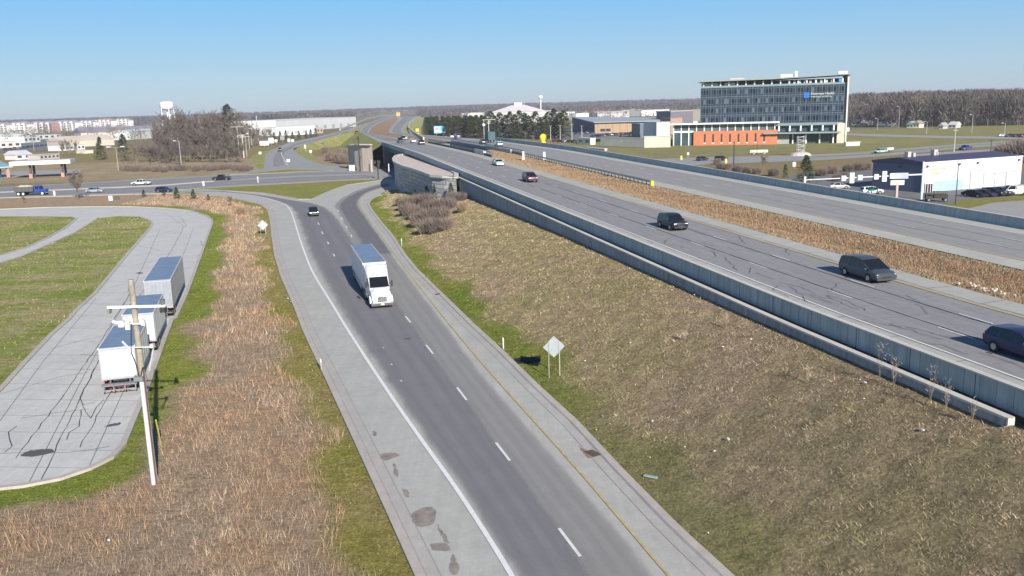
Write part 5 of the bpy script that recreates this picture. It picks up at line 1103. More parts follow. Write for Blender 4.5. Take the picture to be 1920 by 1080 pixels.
for r_ in range(rows):
    for i in range(nb):
        z = zg + r_ * fh + 1.1
        m = MB(); x = i * bw; o_ = rr_.choice((0, .5)) * bw; m.box(x + o_ + .12, x + o_ + bw * .46, -.06, -.01, z, z + fh - 2.2); m.build('window', P((.012, .016, .028), .12, 0, 0) if rr_.random() < .75 else P((.10, .14, .18), .2, 0, 0), hos)
bx('spandrel_band', 0, W - 1.8, -.25, 24, top + .01, top + .9, P((.22, .30, .31), .5), hos)
pent = bx('penthouse', 1.5, W - 3, 2.0, 22, top + .9, zroof0, P((.07, .05, .06), .6), hos)
for i in range(17): x = 1 + i * (W - 4) / 16; bx('roof_column', x, x + .6, -.1, .5, top + .9, zroof0, M_FIN, hos)
bx('penthouse_panel', 0.2, 8, 1.0, 2, top + .9, zroof0 - .4, P((.42, .46, .47), .6), hos); bx('penthouse_panel', 11, 16, 1.2, 2, top + .9, zroof0 - .4, M_CREAM, hos); pn = MB(); [pn.box(W - 27 + i * 2.4, W - 26 + i * 2.4, .7, 1.9, top + .9, zroof0 - .2) for i in range(9)]; pn.build('louvre_panel', P((.5, .5, .52), .6), hos)
m = MB(); m.loft([[(x, -2.6, z - .3), (x, -2.6, z + .3), (x, 26, z + .9), (x, 26, z - .3)] for x, z in ((-1.6, zroof0 + .5), (W * .5, zroof0 + .75), (W + 1.2, zroof1 + .2))]); m.build('roof', P((.28, .34, .33), .6), hos)
bx('roof_unit', W * .55, W * .64, 6, 12, zroof0 + 1, zroof0 + 2.8, M_WHT, hos); bx('roof_unit', W * .645, W * .665, 5, 8, zroof0 + 1, zroof0 + 4, M_WHT, hos); bx('roof_unit', W * .93, W * .99, 1, 4, zroof1 + .5, zroof1 + 1.6, M_WHT, hos); bx('roof_unit', W * .2, W * .3, 8, 13, zroof0 + 1, zroof0 + 1.8, P((.6, .45, .45), .7), hos)
bx('end_fin', W - .6, W, -1, 24, 0, zroof1 - .2, M_FIN, hos); bx('end_glass', W - 1.8, W - .62, .5, 23, zg, top + .6, P((.14, .20, .22), .2, .2), hos)
bx('base_panel', W - 4.2, W - .61, -.6, 22, 0, zg - .4, M_CREAM, hos)
bx('soffit_band', -.5, W - 1.8, -.3, 24, zg - 1.2, zg - .01, P((.20, .27, .29), .5), hos)
bx('ground_glass', W * .44, W - 4.3, 2.0, 20, 0, zg - 1.2, P((.06, .085, .10), .2, 0, .4, .15), hos)
[bx('column', x, x + .7, -.2, .6, zg * .52 + .9, zg - 1.2, M_FIN, hos) for x in np.linspace(W * .47, W - 6, 7)]; [bx('column', x, x + .6, .2, .9, 0, zg * .47, M_FIN, hos) for x in np.linspace(W * .55, W - 6, 5)]
bx('entrance_canopy', W * .44, W - 3, -5, 1.9, zg * .50, zg * .56, P((.25, .32, .33), .6), hos)
bx('low_wall_panel', W * .44, W * .62, -.4, 2, 0, zg * .45, P((.33, .36, .36), .8), hos)
# sign
def text_obj(name, body, size, mat, parent, loc, ext=.04, rot=(PI / 2, 0, 0)):
    cu = bpy.data.curves.new('lettering', 'FONT'); cu.body = body; cu.size = size; cu.extrude = ext; tmp = bpy.data.objects.new('lettering', cu); COL.objects.link(tmp)
    dg = bpy.context.evaluated_depsgraph_get(); me = bpy.data.meshes.new_from_object(tmp.evaluated_get(dg)); COL.objects.unlink(tmp); bpy.data.objects.remove(tmp)
    me.materials.clear(); me.materials.append(mat); o = bpy.data.objects.new(name, me); COL.objects.link(o); o.parent = parent; o.location = loc; o.rotation_euler = rot; return o
BLU = P((.02, .20, .75), .4, 0, 0); sx = (1505 - 1313) / (1586 - 1313) * W * 1.0; sz = ptop(178, 1530, 422)
m = MB(); R_ = 1.45
for k in range(4):
    a = k * PI / 2 + PI / 4; px_, pz_ = math.cos(a) * R_ * .52, math.sin(a) * R_ * .52; m.tube((px_, -.5, pz_), (px_, -.25, pz_), R_ * .50, n=16)
m.box(-R_ * .7, R_ * .7, -.48, -.26, -R_ * .7, R_ * .7); em = m.build('emblem', BLU, hos); em.location = (sx + 1.5, 0, sz)
text_obj('sign_lettering', 'Riverview Health', 1.5, M_WHT, hos, (sx + 3.4, -.35, sz + .1), .1); text_obj('sign_lettering', 'WESTFIELD HOSPITAL', .95, P((.6, .8, .7), .5), hos, (sx + 3.4, -.35, sz - 1.15), .1)
bx('corner_emblem', W - 4.4, W - 2.6, .0, .3, top + 1.1, zroof0 - .3, P((.10, .32, .8), .4), hos)
# orange brick wing
wa, wb = at(1301, 273), at(1452, 270); ow, OW, _, _ = frame((1260, 273.5), (1457, 270.5), 'hospital_wing', 'low orange brick wing with slit windows and a white overhanging roof before the glass tower', 'building')
ORG = plain('orange_brick', (.58, .20, .10), .85, 0, .12, .6); zt1 = ptop(231, 1300, 432); zt0 = ptop(246.5, 1302, 432); xo = OW * (1301 - 1260) / 197
bx('brick_wall', xo, OW, 0, 18, 0, zt0, ORG, ow); bx('glass_storey', 0.4, OW - 1, 1.5, 18, zt0 + .0, zt1 - .7, P((.10, .14, .15), .2, 0, .4, .2), ow); bx('glass_corner', .4, xo - .02, 1.4, 17, 0, zt0 - .01, P((.06, .10, .11), .2, 0, .3, .2), ow)
[bx('white_mullion', x, x + .5, 1.0, 1.49, 0 if x < xo - .6 else zt0 + .01, zt1 - .7, M_WHT, ow) for x in np.linspace(.4, OW - 1.5, 14)]; bx('floor_band', .4, xo - .01, .9, 1.38, zt0 - .6, zt0 + .3, M_WHT, ow)
m = MB(); m.box(-1.2, OW + .8, -1.5, 19, zt1 - .7, zt1); m.build('roof', M_WHT, ow, bev=.05); bx('roof_unit', OW * .2, OW * .32, 5, 9, zt1 + .01, zt1 + .8, M_WHT, ow)
for i in range(8): x = xo + 5 + i * (OW - xo - 9) / 7.6; bx('slit_window', x, x + .8, -.06, .05, zt0 * .2, zt0 * .8, M_WIN, ow); bx('window_sill', x - .2, x + 1.0, -.12, .04, zt0 * .12, zt0 * .19, M_STUC, ow)
# generic block
def block(name, label, cat, pl, pr, ytop, depth, wall, roof=None, kind='flat', rise=1.5, wins=0, group=None, zl=0, parts=None, wz=None):
    e, W_, a, b = frame(pl, pr, name, label, cat, group, zl); zt_ = ptop(ytop, pl[0], a.y) - zl
    bx('walls', 0, W_, 0, depth, 0, zt_, wall, e)
    if kind == 'flat': bx('roof', -.2, W_ + .2, -.2, depth + .2, zt_, zt_ + .35, roof or M_GRYR, e)
    elif kind == 'hip':
        m = MB(); o = .5; m.add([(-o, -o, zt_), (W_ + o, -o, zt_), (W_ + o, depth + o, zt_), (-o, depth + o, zt_), (min(depth / 2, W_ * .35), depth / 2, zt_ + rise), (W_ - min(depth / 2, W_ * .35), depth / 2, zt_ + rise)], [(0,1,5,4),(1,2,5),(2,3,4,5),(3,0,4),(3,2,1,0)]); m.build('roof', roof or M_GRYR, e)
    else: gable_roof(e, W_, depth, zt_ + .0, rise, roof or M_GRYR, 'x' if kind == 'gx' else 'y')
    if wins: 
        for k in range(wins):
            x = W_ * (k + .5) / wins; bx('window', x - W_ / wins * .25, x + W_ / wins * .25, -.1, .02, zt_ * .35, zt_ * .75, M_WIN, e)
    return e, W_, zt_
# tan building with the grey roof
tb, TW, tz = block('tan_building', 'tan brick building with a big pale grey sloping roof beside the pine belt', 'building', (1116,250), (1212,247.5), 229.5, 45, P((.42, .30, .19), .85), kind='none0', rise=.01)
for o in list(tb.children):
    if o.name.startswith('roof'): bpy.data.objects.remove(o)
m = MB(); m.add([(-1, -2, tz - .3), (TW + 14, -2, tz - .3), (TW + 14, 60, tz + 1.0), (-16, 60, tz + 3.2), (-1, -2, tz + .15), (TW + 14, -2, tz + .15), (TW + 14, 60, tz + 1.6), (-16, 60, tz + 3.8)], [(0,3,2,1),(4,5,6,7),(0,1,5,4),(1,2,6,5),(2,3,7,6),(3,0,4,7)]); m.build('roof', P((.40, .44, .46), .6, .2), tb)
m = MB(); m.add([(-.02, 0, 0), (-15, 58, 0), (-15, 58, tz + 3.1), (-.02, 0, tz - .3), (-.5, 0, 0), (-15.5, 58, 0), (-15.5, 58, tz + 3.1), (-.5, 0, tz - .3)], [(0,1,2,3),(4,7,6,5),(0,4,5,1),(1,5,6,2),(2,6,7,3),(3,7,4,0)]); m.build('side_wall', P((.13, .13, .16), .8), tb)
for k in range(7): bx('pilaster', 2 + k * TW / 7, 2.5 + k * TW / 7, -.15, .01, 0, tz - .4, P((.36, .25, .16), .85), tb)
bx('window', TW * .1, TW * .3, -.1, .01, tz * .15, tz * .4, M_WIN, tb); bx('entrance', TW * .83, TW * .99, -.1, .01, 0, tz * .4, M_WHT, tb)
gb, GW, gz = block('grey_annex', 'dark grey glazed annex at the right end of the tan building', 'building', (1200,258), (1231,257), 233, 20, P((.12, .15, .20), .5), P((.25, .33, .36), .6))
cb, CW, cz = block('pale_annex', 'pale stone block standing left of the hospital wing', 'building', (1231,262), (1256,261), 230, 18, M_STUC, P((.5, .48, .45), .8), wins=0)
rw_, RW, _, _ = frame((1126,274.5), (1208,277.5), 'retaining_wall', 'low pale concrete retaining wall behind the row of small conifers', 'wall'); bx('wall_face', 0, RW, 0, .5, 0, ptop(257, 1126, at(1126, 274.5).y), P((.50, .49, .44), .85, 0, .12, .2), rw_); bx('coping', -.1, RW + .1, -.1, .6, 4.5, 4.6, M_COPE, rw_)
rw_.children[0].name; zz_ = ptop(257, 1126, at(1126, 274.5).y); rw_.children[1].location.z = zz_ - 4.5
block('stone_wall_block', 'tall pale stone wall block between the small conifers and the hospital wing', 'wall', (1208,277), (1257,276), 257, 3, P((.60, .55, .46), .85), M_COPE)
block('grey_block', 'dark grey hall with a cream corner just left of the hospital tower', 'building', (1257,246), (1312,244), 209, 25, P((.16, .15, .19), .7), P((.6, .56, .48), .8)); block('cream_block', 'cream stair block against the left side of the hospital tower', 'building', (1299,247), (1313,247), 206, 12, M_CREAM, M_STUC)
block('brown_block', 'small brown brick plant block behind the hospital wing', 'building', (1257,252), (1279,251), 222, 12, P((.42, .27, .20), .85), P((.3, .26, .25), .8))
# gym hall and the strip beyond the pines
gy_, GWW, gzz = block('sports_hall', 'big white sports hall with a shallow pointed roof beyond the pines', 'hall', (920,232), (995,230.5), 211, 60, P((.74, .74, .70), .8), P((.72, .66, .66), .8), 'hip', 9.0)
bx('roof_lantern', GWW * .42, GWW * .56, 26, 34, gzz + 8.2, gzz + 12, M_WHT, gy_); bx('canopy_block', -12, -.3, 0, 20, 0, gzz * .62, P((.74, .74, .70), .8), gy_)
block('red_roof_hall', 'white hall with a dark red roof right of the sports hall', 'building', (995,228), (1035,227), 208, 30, P((.74, .72, .68), .8), P((.20, .07, .08), .8), 'flat')
for i, (a, b, yt, c, rc, dp, kd, l) in enumerate([((1040,222),(1078,221),210,(.7,.7,.66),(.12,.11,.14),20,'flat','white strip building with a dark band right of the dark red roof'), ((1080,226),(1104,225),213,(.68,.66,.6),(.6,.6,.6),14,'flat','small pale shop block left of the tan building'), ((1103,212),(1118,211),204,(.72,.7,.68),(.4,.1,.12),16,'gx','white house with a red roof far behind the tan building'), ((1112,214),(1132,213),206,(.45,.14,.12),(.35,.12,.12),16,'flat','small red brick building far behind the tan building'),
    ((1138,208),(1186,207),201,(.45,.47,.5),(.4,.42,.45),20,'flat','long grey building far behind the tan roof'), ((1184,216),(1202,215),206,(.62,.56,.42),(.5,.45,.35),20,'flat','square yellowish building far behind the tan roof'), ((1202,218),(1255,216),207,(.78,.76,.70),(.7,.69,.64),30,'flat','long bright white building behind the tan building and beside the grey hall'), ((1196,207),(1245,206),200,(.6,.55,.46),(.55,.5,.42),20,'flat','long cream building on the rise behind the bright white one'), ((1120,222),(1180,220),213,(.55,.5,.5),(.55,.5,.5),30,'gx','low building with a pinkish roof just over the tan roof'),
    ((1072,240),(1090,240),226,(.6,.55,.5),(.7,.7,.7),14,'flat','pale box building between the light poles and the tan building'), ((866,222),(905,221),212,(.6,.58,.54),(.5,.5,.5),20,'flat','long pale roof showing over the pine belt'), ((640,222),(680,220),215,(.7,.69,.67),(.5,.5,.5),20,'flat','pale building beyond the white warehouse at the far freeway')]):
    block('distant_building', l, 'building', a, b, yt, dp, P(c, .85), P(rc, .85), kd, 3)
bx('dark_band', 3, 30, -.1, .02, 2, 4, P((.08, .07, .1), .8), [o for o in COL.objects if o.get('label', '').startswith('white strip building')][0])
# white warehouses on the left of the far freeway
w1, WW1, z1 = block('white_warehouse', 'huge white warehouse left of the far freeway', 'warehouse', (518,250), (668,237), 226.5, 70, P((.78, .78, .78), .75, 0, .05, .05), P((.74, .73, .73), .8), 'flat')
win_row(w1, [WW1 * (.08 + .11 * k) for k in range(8)], 0, z1 * .45, WW1 * .05, mat=P((.5, .52, .55), .6), name='loading_door')
w2, WW2, z2 = block('white_warehouse', 'smaller white warehouse with a dark sloping stripe in front of the huge one', 'warehouse', (519,255), (592,251), 239, 25, P((.76, .76, .77), .75, 0, .05, .05), P((.70, .69, .69), .8), 'flat')
win_row(w2, [WW2 * (.05 + .2 * k) for k in range(5)], z2 * .1, z2 * .6, WW2 * .08, mat=P((.42, .5, .52), .6), name='loading_door')
block('shed', 'small brown shed right of the evergreens before the warehouse', 'shed', (594,250), (606,249.5), 241, 8, P((.40, .32, .27), .85), P((.5, .45, .42), .8), 'gx', 1.2, 2); block('shed', 'dark red brick shop beside the far ramp below the warehouse', 'shop', (626,240), (640,238.5), 231, 10, P((.22, .10, .10), .85), M_STUC, 'flat', 1, 2)
# industrial strip at the left
for (a, b, yt, c, rc, dp, kd, rs, wn, l) in [((153,262),(300,256),249,(.62,.56,.44),(.24,.22,.27),30,'gx',5,0,'long beige warehouse with a dark roof behind the spruce'), ((118,277),(215,272),264,(.58,.50,.42),(.60,.52,.46),26,'gx',3,0,'tan warehouse with a pinkish roof behind the spreading bare tree'), ((116,283),(160,280),274,(.74,.73,.71),(.6,.6,.6),12,'flat',1,6,'low white shop front with dark openings left of the spruce'),
    ((-40,262),(60,257),253,(.70,.69,.66),(.66,.66,.66),30,'flat',1,5,'long white low warehouse at the left edge'), ((60,262),(115,259),254,(.66,.65,.62),(.4,.42,.4),20,'flat',1,5,'pale low warehouse right of the long white one'), ((-40,270),(50,266),258,(.74,.73,.70),(.7,.7,.7),30,'gx',2,0,'white roofed shed at the left edge in front of the long warehouse'), ((-40,280),(40,276),269,(.6,.57,.52),(.55,.54,.5),20,'flat',1,6,'beige low shop row at the left edge'),
    ((46,268),(76,266),257,(.76,.76,.74),(.76,.76,.74),18,'flat',1,4,'white pavilion with a dark open front among the left warehouses'), ((94,276),(118,275),270,(.66,.6,.44),(.5,.45,.36),12,'gx',2,3,'small yellowish shop left of the tan warehouse'), ((160,288),(175,287),283,(.72,.68,.5),(.7,.7,.6),8,'flat',1,0,'small cream box building in front of the spruce'), ((200,258),(260,255),244,(.6,.6,.62),(.35,.35,.38),25,'gx',3,6,'grey row of houses between the apartments and the grove'),
    ((245,262),(300,258),247,(.55,.57,.55),(.5,.52,.5),20,'gx',2,0,'pale green shed right behind the grove edge'), ((392,240),(415,238),233,(.7,.69,.66),(.62,.6,.58),14,'gx',2,0,'house with a pale pointed roof showing over the grove'), ((75,300),(112,297),291,(.5,.47,.45),(.45,.42,.42),8,'flat',1,5,'low building behind the white canopy'), ((30,300),(60,298),290,(.72,.7,.7),(.6,.6,.62),10,'gx',2,2,'white roofed shed behind the blue roofed building')]:
    block('warehouse' if 'warehouse' in l else 'low_building', l, 'warehouse' if 'warehouse' in l else 'building', a, b, yt, dp, P(c, .85, 0, .08, .1), P(rc, .85, 0, .1, .1), kd, rs, wn)
# apartment blocks
M_APT = P((.74, .73, .72), .8, 0, .05, .1); M_BRK = P((.36, .22, .19), .85)
for i, (x0, x1, yb, yt, l, rc) in enumerate([(-30, 12, 252, 236, 'apartment block with a brown hipped roof cut by the left edge', (.34,.27,.24)), (14, 50, 251, 234, 'white apartment block with pointed bays, first from the left', (.30,.26,.27)), (52, 96, 249, 233, 'white apartment block second from the left, partly behind trees', (.30,.26,.27)), (98, 140, 246, 231, 'white apartment block third from the left', (.33,.29,.30)), (142, 174, 243.5, 230, 'long low white apartment block in the middle of the row', (.33,.29,.30)), (177, 208, 242, 227.5, 'white apartment block with a brick end and a big gable', (.36,.25,.23)), (211, 240, 240, 226.5, 'rightmost white apartment block of the row', (.33,.29,.30))]):
    e, W_, zt_ = block('apartment_block', l, 'apartments', (x0, yb), (x1, yb - .6), yt, 16, M_BRK if i in (2,) else M_APT, P(rc, .85), 'hip', 5)
    nbay = 4
    for k in range(nbay):
        x = W_ * (k + .5) / nbay; bw_ = W_ / nbay * .5; m = MB(); m.prism([(x - bw_ / 2, 0), (x + bw_ / 2, 0), (x + bw_ / 2, zt_), (x, zt_ + 2.4), (x - bw_ / 2, zt_)], 'y', -1.6, 6); m.build('bay', P((.80, .79, .78), .8), e)
        for fl in range(4):
            z = zt_ * (fl + .2) / 4; bx('window', x - bw_ * .28, x + bw_ * .28, -1.68, -1.55, z, z + zt_ * .13, M_WIN, e); bx('window', x + bw_ * .62, x + bw_ * 1.3, -.1, .02, z, z + zt_ * .13, P((.12, .12, .14), .4), e)
# gas station canopy and blue roofed building
cn, CNW, ca, _ = frame((30,335.5), (133,331), 'station_canopy', 'white flat canopy on brick and dark posts beside the blue roofed building', 'canopy'); zc = ptop(303, 33, ca.y); 
m = MB(); m.box(-1, CNW + .8, -2.5, 8, zc - 1.3, zc); m.build('fascia', M_WHT, cn); bx('soffit', -.8, CNW + .6, -2.3, 7.8, zc - 1.36, zc - 1.31, P((.2, .2, .2), .8), cn); bx('roof', -.7, CNW + .5, -2.2, 7.7, zc + .01, zc + .1, P((.55, .50, .48), .9), cn)
for x in (CNW * .28, CNW * .86):
    for y in (0, 5.5): pc_ = bx('post', x - .35, x + .35, y - .35, y + .35, 0, zc - 1.37, P((.10, .08, .08), .8), cn)
    bx('brick_pier', x - .55, x + .55, -.6, .5, 0, 1.6, P((.52, .27, .22), .85), cn)
text_obj('lettering', 'EXPRESS', .8, P((.6, .1, .12), .6), cn, (CNW * .42, -2.56, zc - .95), .02) if False else None
sb, SBW, sa, _ = frame((-70,340), (19,332), 'station_shop', 'shop with a blue green metal roof cut by the left edge', 'shop'); zs = ptop(316, 0, sa.y + 3)
bx('walls', 0, SBW - 2.5, 1, 15, 0, zs, P((.05, .06, .09), .7), sb); m = MB(); m.add([(-2, -1.5, zs), (SBW + .5, -1.5, zs), (SBW + 4, 16, zs), (-2, 16, zs), (2, 9, zs + 4.2), (SBW - 1, 9, zs + 4.2)], [(0,1,5,4),(1,2,5),(2,3,4,5),(3,0,4),(3,2,1,0)]); m.build('roof', M_TEALR, sb)
bx('fascia', -2, SBW + .5, -1.62, -1.5, zs - .4, zs + .1, P((.5, .66, .75), .5), sb); bx('brick_pier', SBW - 1.6, SBW - .8, -1.2, -.4, 0, zs - .4, P((.6, .36, .28), .85), sb); bx('window', SBW * .4, SBW * .8, .9, 1.02, .8, 2.4, M_WIN, sb)
# blue building with garage doors
bb, BW, ba, bbq = frame((1729,362), (1913,345.5), 'garage_building', 'navy building with white front and four garage doors at the right edge', 'building'); zb_ = ptop(307, 1729, ba.y)
NAVY = P((.14, .16, .23), .6, 0, .08, .3); M_WPAN = P((.60, .585, .61), .6, 0, .06, .15)
BD_ = 14; bx('side_wall', 0, .2, .2, BD_, 0, zb_, NAVY, bb); bx('back_wall', .2, BW, BD_ - .2, BD_, 0, zb_, NAVY, bb); bx('side_wall', BW - .2, BW, .2, BD_, 0, zb_, NAVY, bb)
fw = bx('front_wall', 0, BW, 0, .2, 0, zb_, M_WPAN, bb); bx('corner_trim', -.12, .3, -.1, .35, 0, zb_ + .05, P((.45, .66, .66), .5), bb); bx('front_cap', -.1, BW + .1, -.1, .2, zb_ + .0, zb_ + .25, M_WHT, bb)
m = MB(); m.prism([(.2, zb_ - .3), (.2, zb_ + .35), (BD_ / 2, zb_ + 1.1), (BD_ + .3, zb_ + .2), (BD_ + .3, zb_ - .3)], 'x', -.2, BW + .2); m.build('roof', P((.075, .07, .13), .6, .1), bb)
u = BW / 185.0
bx('blue_panel', 19 * u, 73 * u, -.06, .0, 0, zb_ * .36, P((.36, .52, .62), .6, 0, .2, .5), bb); bx('door', 1 * u + .3, 17 * u, -.1, .0, 0, zb_ * .33, P((.05, .03, .04), .3), bb); dj = MB(); [dj.box(k, k + .12, -.16, -.1, 0, zb_ * .35) for k in (.6, 1.4, 2.2)]; dj.box(.5, 2.9, -.16, -.1, zb_ * .3, zb_ * .35); dj.build('door_frame', M_WHT, bb); bx('door', 73 * u, 79 * u, -.06, 0, 0, zb_ * .34, M_WHT, bb)
for x0, x1, f in ((87, 109, .60), (112, 131, .45), (134, 152, .46), (156, 174, .46)):
    dr_ = bx('garage_door_frame', x0 * u - .25, x1 * u + .25, -.08, 0, 0, zb_ * f + .25, P((.40, .38, .40), .7), bb); bx('garage_door', x0 * u, x1 * u, -.13, -.081, 0, zb_ * f, M_WHT, dr_); [bx('door_groove', x0 * u, x1 * u, -.14, -.131, k * .55, k * .55 + .04, P((.55, .55, .55), .7), dr_) for k in range(1, int(zb_ * f / .55))]
for x in (4, 62, 96, 176): bx('wall_lamp', x * u, x * u + .4, -.35, 0, zb_ * .87, zb_ * .93, P((.08, .08, .09), .6), bb)
for x in (72, 78, 112, 148): bx('panel_joint', x * u, x * u + .06, -.02, 0, zb_ * .4, zb_, P((.5, .5, .52), .8), bb)
bx('side_lamp', -.3, 0, 6, 6.5, zb_ * .82, zb_ * .88, M_BLK, bb)
gl = MB(); r_ = random.Random(3)
for row, (x0, n_, z, h_) in enumerate(((9 * u, 15, zb_ * .74, .55), (12 * u, 10, zb_ * .60, .55))):
    for k in range(n_):
        if row == 0 and k == 9: continue
        x = x0 + k * .36; t_ = r_.choice('lcobn'); gl.box(x, x + .06, -.04, 0, z, z + h_ * (1.2 if t_ in 'lb' else .8))
        if t_ in 'cob': gl.box(x, x + .26, -.04, 0, z, z + .09)
        if t_ in 'con': gl.box(x, x + .26, -.04, 0, z + h_ * .7, z + h_ * .8)
        if t_ in 'onb': gl.box(x + .2, x + .26, -.04, 0, z, z + h_ * .75)
gl.build('faded_lettering', P((.72, .50, .22), .7), bb)
for i, (x, w_) in enumerate([(14, 2), (24, 1.4), (62, 2.2), (66, 1.4)]): bx('roof_vent', x * u, x * u + w_ * .5, 6.5, 7.5, zb_ + 1.0, zb_ + 1.0 + w_ * .6, P((.5, .45, .45), .7), bb)
# houses under the wood at the right
for (x0, x1, yb, yt, c, rc, l) in [(1597, 1612, 235, 226, (.72,.72,.72), (.2,.2,.22), 'white house under the wood just right of the hospital'), (1613, 1628, 235, 229, (.6,.55,.52), (.75,.75,.75), 'house with a bright pointed roof second from the hospital'), (1640, 1672, 238, 233, (.45,.42,.4), (.5,.5,.47), 'long low grey house under the wood'), (1700, 1712, 240, 231, (.5,.62,.45), (.3,.35,.3), 'pale green house under the wood'), (1712, 1723, 240, 230, (.72,.66,.5), (.3,.25,.25), 'cream house under the wood beside the pale green one'), (1760, 1768, 242, 234, (.45,.44,.45), (.35,.35,.36), 'grey house half hidden in the wood, left of two'), (1778, 1792, 240, 232, (.5,.48,.48), (.55,.55,.55), 'house with a light roof half hidden in the wood, right of two')]:
    block('house', l, 'house', (x0, yb), (x1, yb), yt + 2, 7, P(c, .85), P(rc, .8), 'gy' if x1 - x0 < 14 else 'gx', 2, 2)
# water towers
def water_tower(x, D, ytop, ybot, wpx, label, legs=True):
    p = atD(x, ybot, D); zb0, zt0_ = p.z, atD(x, ytop, D).z; r = wpx * D / F_PX / 2; e = empty('water_tower', (p.x, p.y, 0), 0, label, 'water tower'); h_ = zt0_ - zb0
    prof = [(0, 0), (.55, .02), (.9, .2), (1, .38), (1, .78), (.85, .92), (.5, .99), (0, 1)] if legs else [(.15, 0), (.5, .1), (.9, .35), (1, .55), (.85, .82), (.5, .96), (0, 1)]
    m = MB(); n = 20; m.loft([[(r * a * math.cos(2 * PI * k / n) + 0, r * a * math.sin(2 * PI * k / n), zb0 + h_ * b) for k in range(n)] for a, b in prof if a > 0]); m.build('tank', P((.80, .80, .80), .5, 0, .04, .1), e, smooth=True)
    if legs:
        for k in range(5):
            a = 2 * PI * k / 5 + .3; m = MB(); m.tube((math.cos(a) * r * 1.05, math.sin(a) * r * 1.05, 0), (math.cos(a) * r * .9, math.sin(a) * r * .9, zb0 + h_ * .3), .45, .4, 8); m.build('leg', P((.72, .72, .72), .6), e, smooth=True)
        m = MB(); m.tube((0, 0, 0), (0, 0, zb0), .7, n=8); m.build('riser_pipe', P((.7, .7, .7), .6), e)
    else: m = MB(); m.tube((0, 0, 0), (0, 0, zb0 + h_ * .1), r * .35, r * .3, 10); m.build('pedestal', P((.66, .68, .70), .6), e)
water_tower(313.5, 760, 190, 207, 25, 'white water tower on legs rising behind the grove at the left'); water_tower(1013.5, 1700, 178.5, 187, 8, 'tiny water tower on the skyline above the sports hall', False)
# curved stone abutment wall
top_px = [(738,296),(742.5,291),(752,288.5),(768,288),(786.5,291),(819,304),(840,314),(856,323.7),(855,330),(832,329),(809.6,327),(781.8,316.8),(756.4,309.8),(740,301.7)]
ZW = 7.8; tp = [at(x, y, ZW) for x, y in top_px]
aw = empty('curved_wall', (0, 0, 0), 0, 'curved stone abutment wall with a pale sandy top beside the bridge', 'wall')
def stone_mat():
    n = NT('split_stone'); n.set(.9, 0, .3); p = n.pos(); sp = n.n('ShaderNodeSeparateXYZ'); n.l(p, sp.inputs[0]); co = n.n('ShaderNodeCombineXYZ'); n.l(n.math('ADD', sp.outputs[0], n.math('MULTIPLY', sp.outputs[1], .6)), co.inputs[0]); n.l(sp.outputs[2], co.inputs[1])
    vo = n.n('ShaderNodeTexBrick'); vo.inputs['Scale'].default_value = 1; vo.inputs['Brick Width'].default_value = 2.3; vo.inputs['Row Height'].default_value = .85; vo.inputs['Mortar Size'].default_value = .05; vo.inputs['Color1'].default_value = (.62, .61, .58, 1); vo.inputs['Color2'].default_value = (.44, .45, .46, 1); vo.inputs['Mortar'].default_value = (.24, .25, .26, 1); vo.inputs['Bias'].default_value = 0
    n.l(co.outputs[0], vo.inputs['Vector']); n.base(n.scale(vo.outputs['Color'], n.rng(n.noise(p, 1.6, 6, .75), .3, .7, .7, 1.3))); n.bump(n.math('ADD', n.noise(p, 2.2, 4, .7), n.math('MULTIPLY', vo.outputs['Fac'], -.6)), 1.0, .5); return n.m
M_STONE = stone_mat()
sheet('sand_fill', [(p.x, p.y) for p in tp], ZW - .35, P((.60, .50, .43), .95, 0, .15, .5), parent=aw)
m = MB(); n_ = len(tp)
Vs = [(p.x, p.y, ZW - .36) for p in tp] + [(p.x, p.y, -2) for p in tp]; m.add(Vs, [(i, (i + 1) % n_, n_ + (i + 1) % n_, n_ + i) for i in range(n_)]); m.build('stone_face', M_STONE, aw)
sweep('coping', tp + [tp[0]], [(-.45, -.5), (-.45, 0), (.45, 0), (.45, -.5)], M_COPE, True, aw)
# far abutment on the left beyond the state road
fa_ = empty('abutment_wall', (0, 0, 0), 0, 'pale abutment wall with painted blue grey shade on the far side of the state road', 'wall')
q = [at(x, y) for x, y in ((655,316),(664,319.5),(681,321),(700,321.5))]; D0 = q[0].y
m = MB(); tops = [ptop(yy, xx, pp.y) for (xx, yy), pp in zip(((655,276),(664,272),(681,271.5),(702,272)), q)]
for (a, b, ta_, tb_) in zip(q, q[1:], tops, tops[1:]): m.add([(a.x, a.y, -1), (b.x, b.y, -1), (b.x, b.y, tb_), (a.x, a.y, ta_), (a.x, a.y + 1, -1), (b.x, b.y + 1, -1), (b.x, b.y + 1, tb_), (a.x, a.y + 1, ta_)], [(0,1,2,3),(4,7,6,5),(0,4,5,1),(1,5,6,2),(2,6,7,3),(3,7,4,0)])
m.build('wall_face', wallmat('abutment_face', (.46, .40, .34), .2), fa_); bx('blue_panel', q[0].x + .3, q[1].x + 1.2, q[0].y - 1.4, q[0].y - .7, 0, tops[0] - .8, wallmat('shade_tint_panel', (.20, .27, .33), .6), fa_)  # blue panel puts the shade on the wall's left part into colour
sweep('coping', [Vector((p.x, p.y - .2, t)) for p, t in zip(q, tops)], [(-.3, 0), (-.3, .35), (1.1, .35), (1.1, 0)], M_COPE, True, fa_)
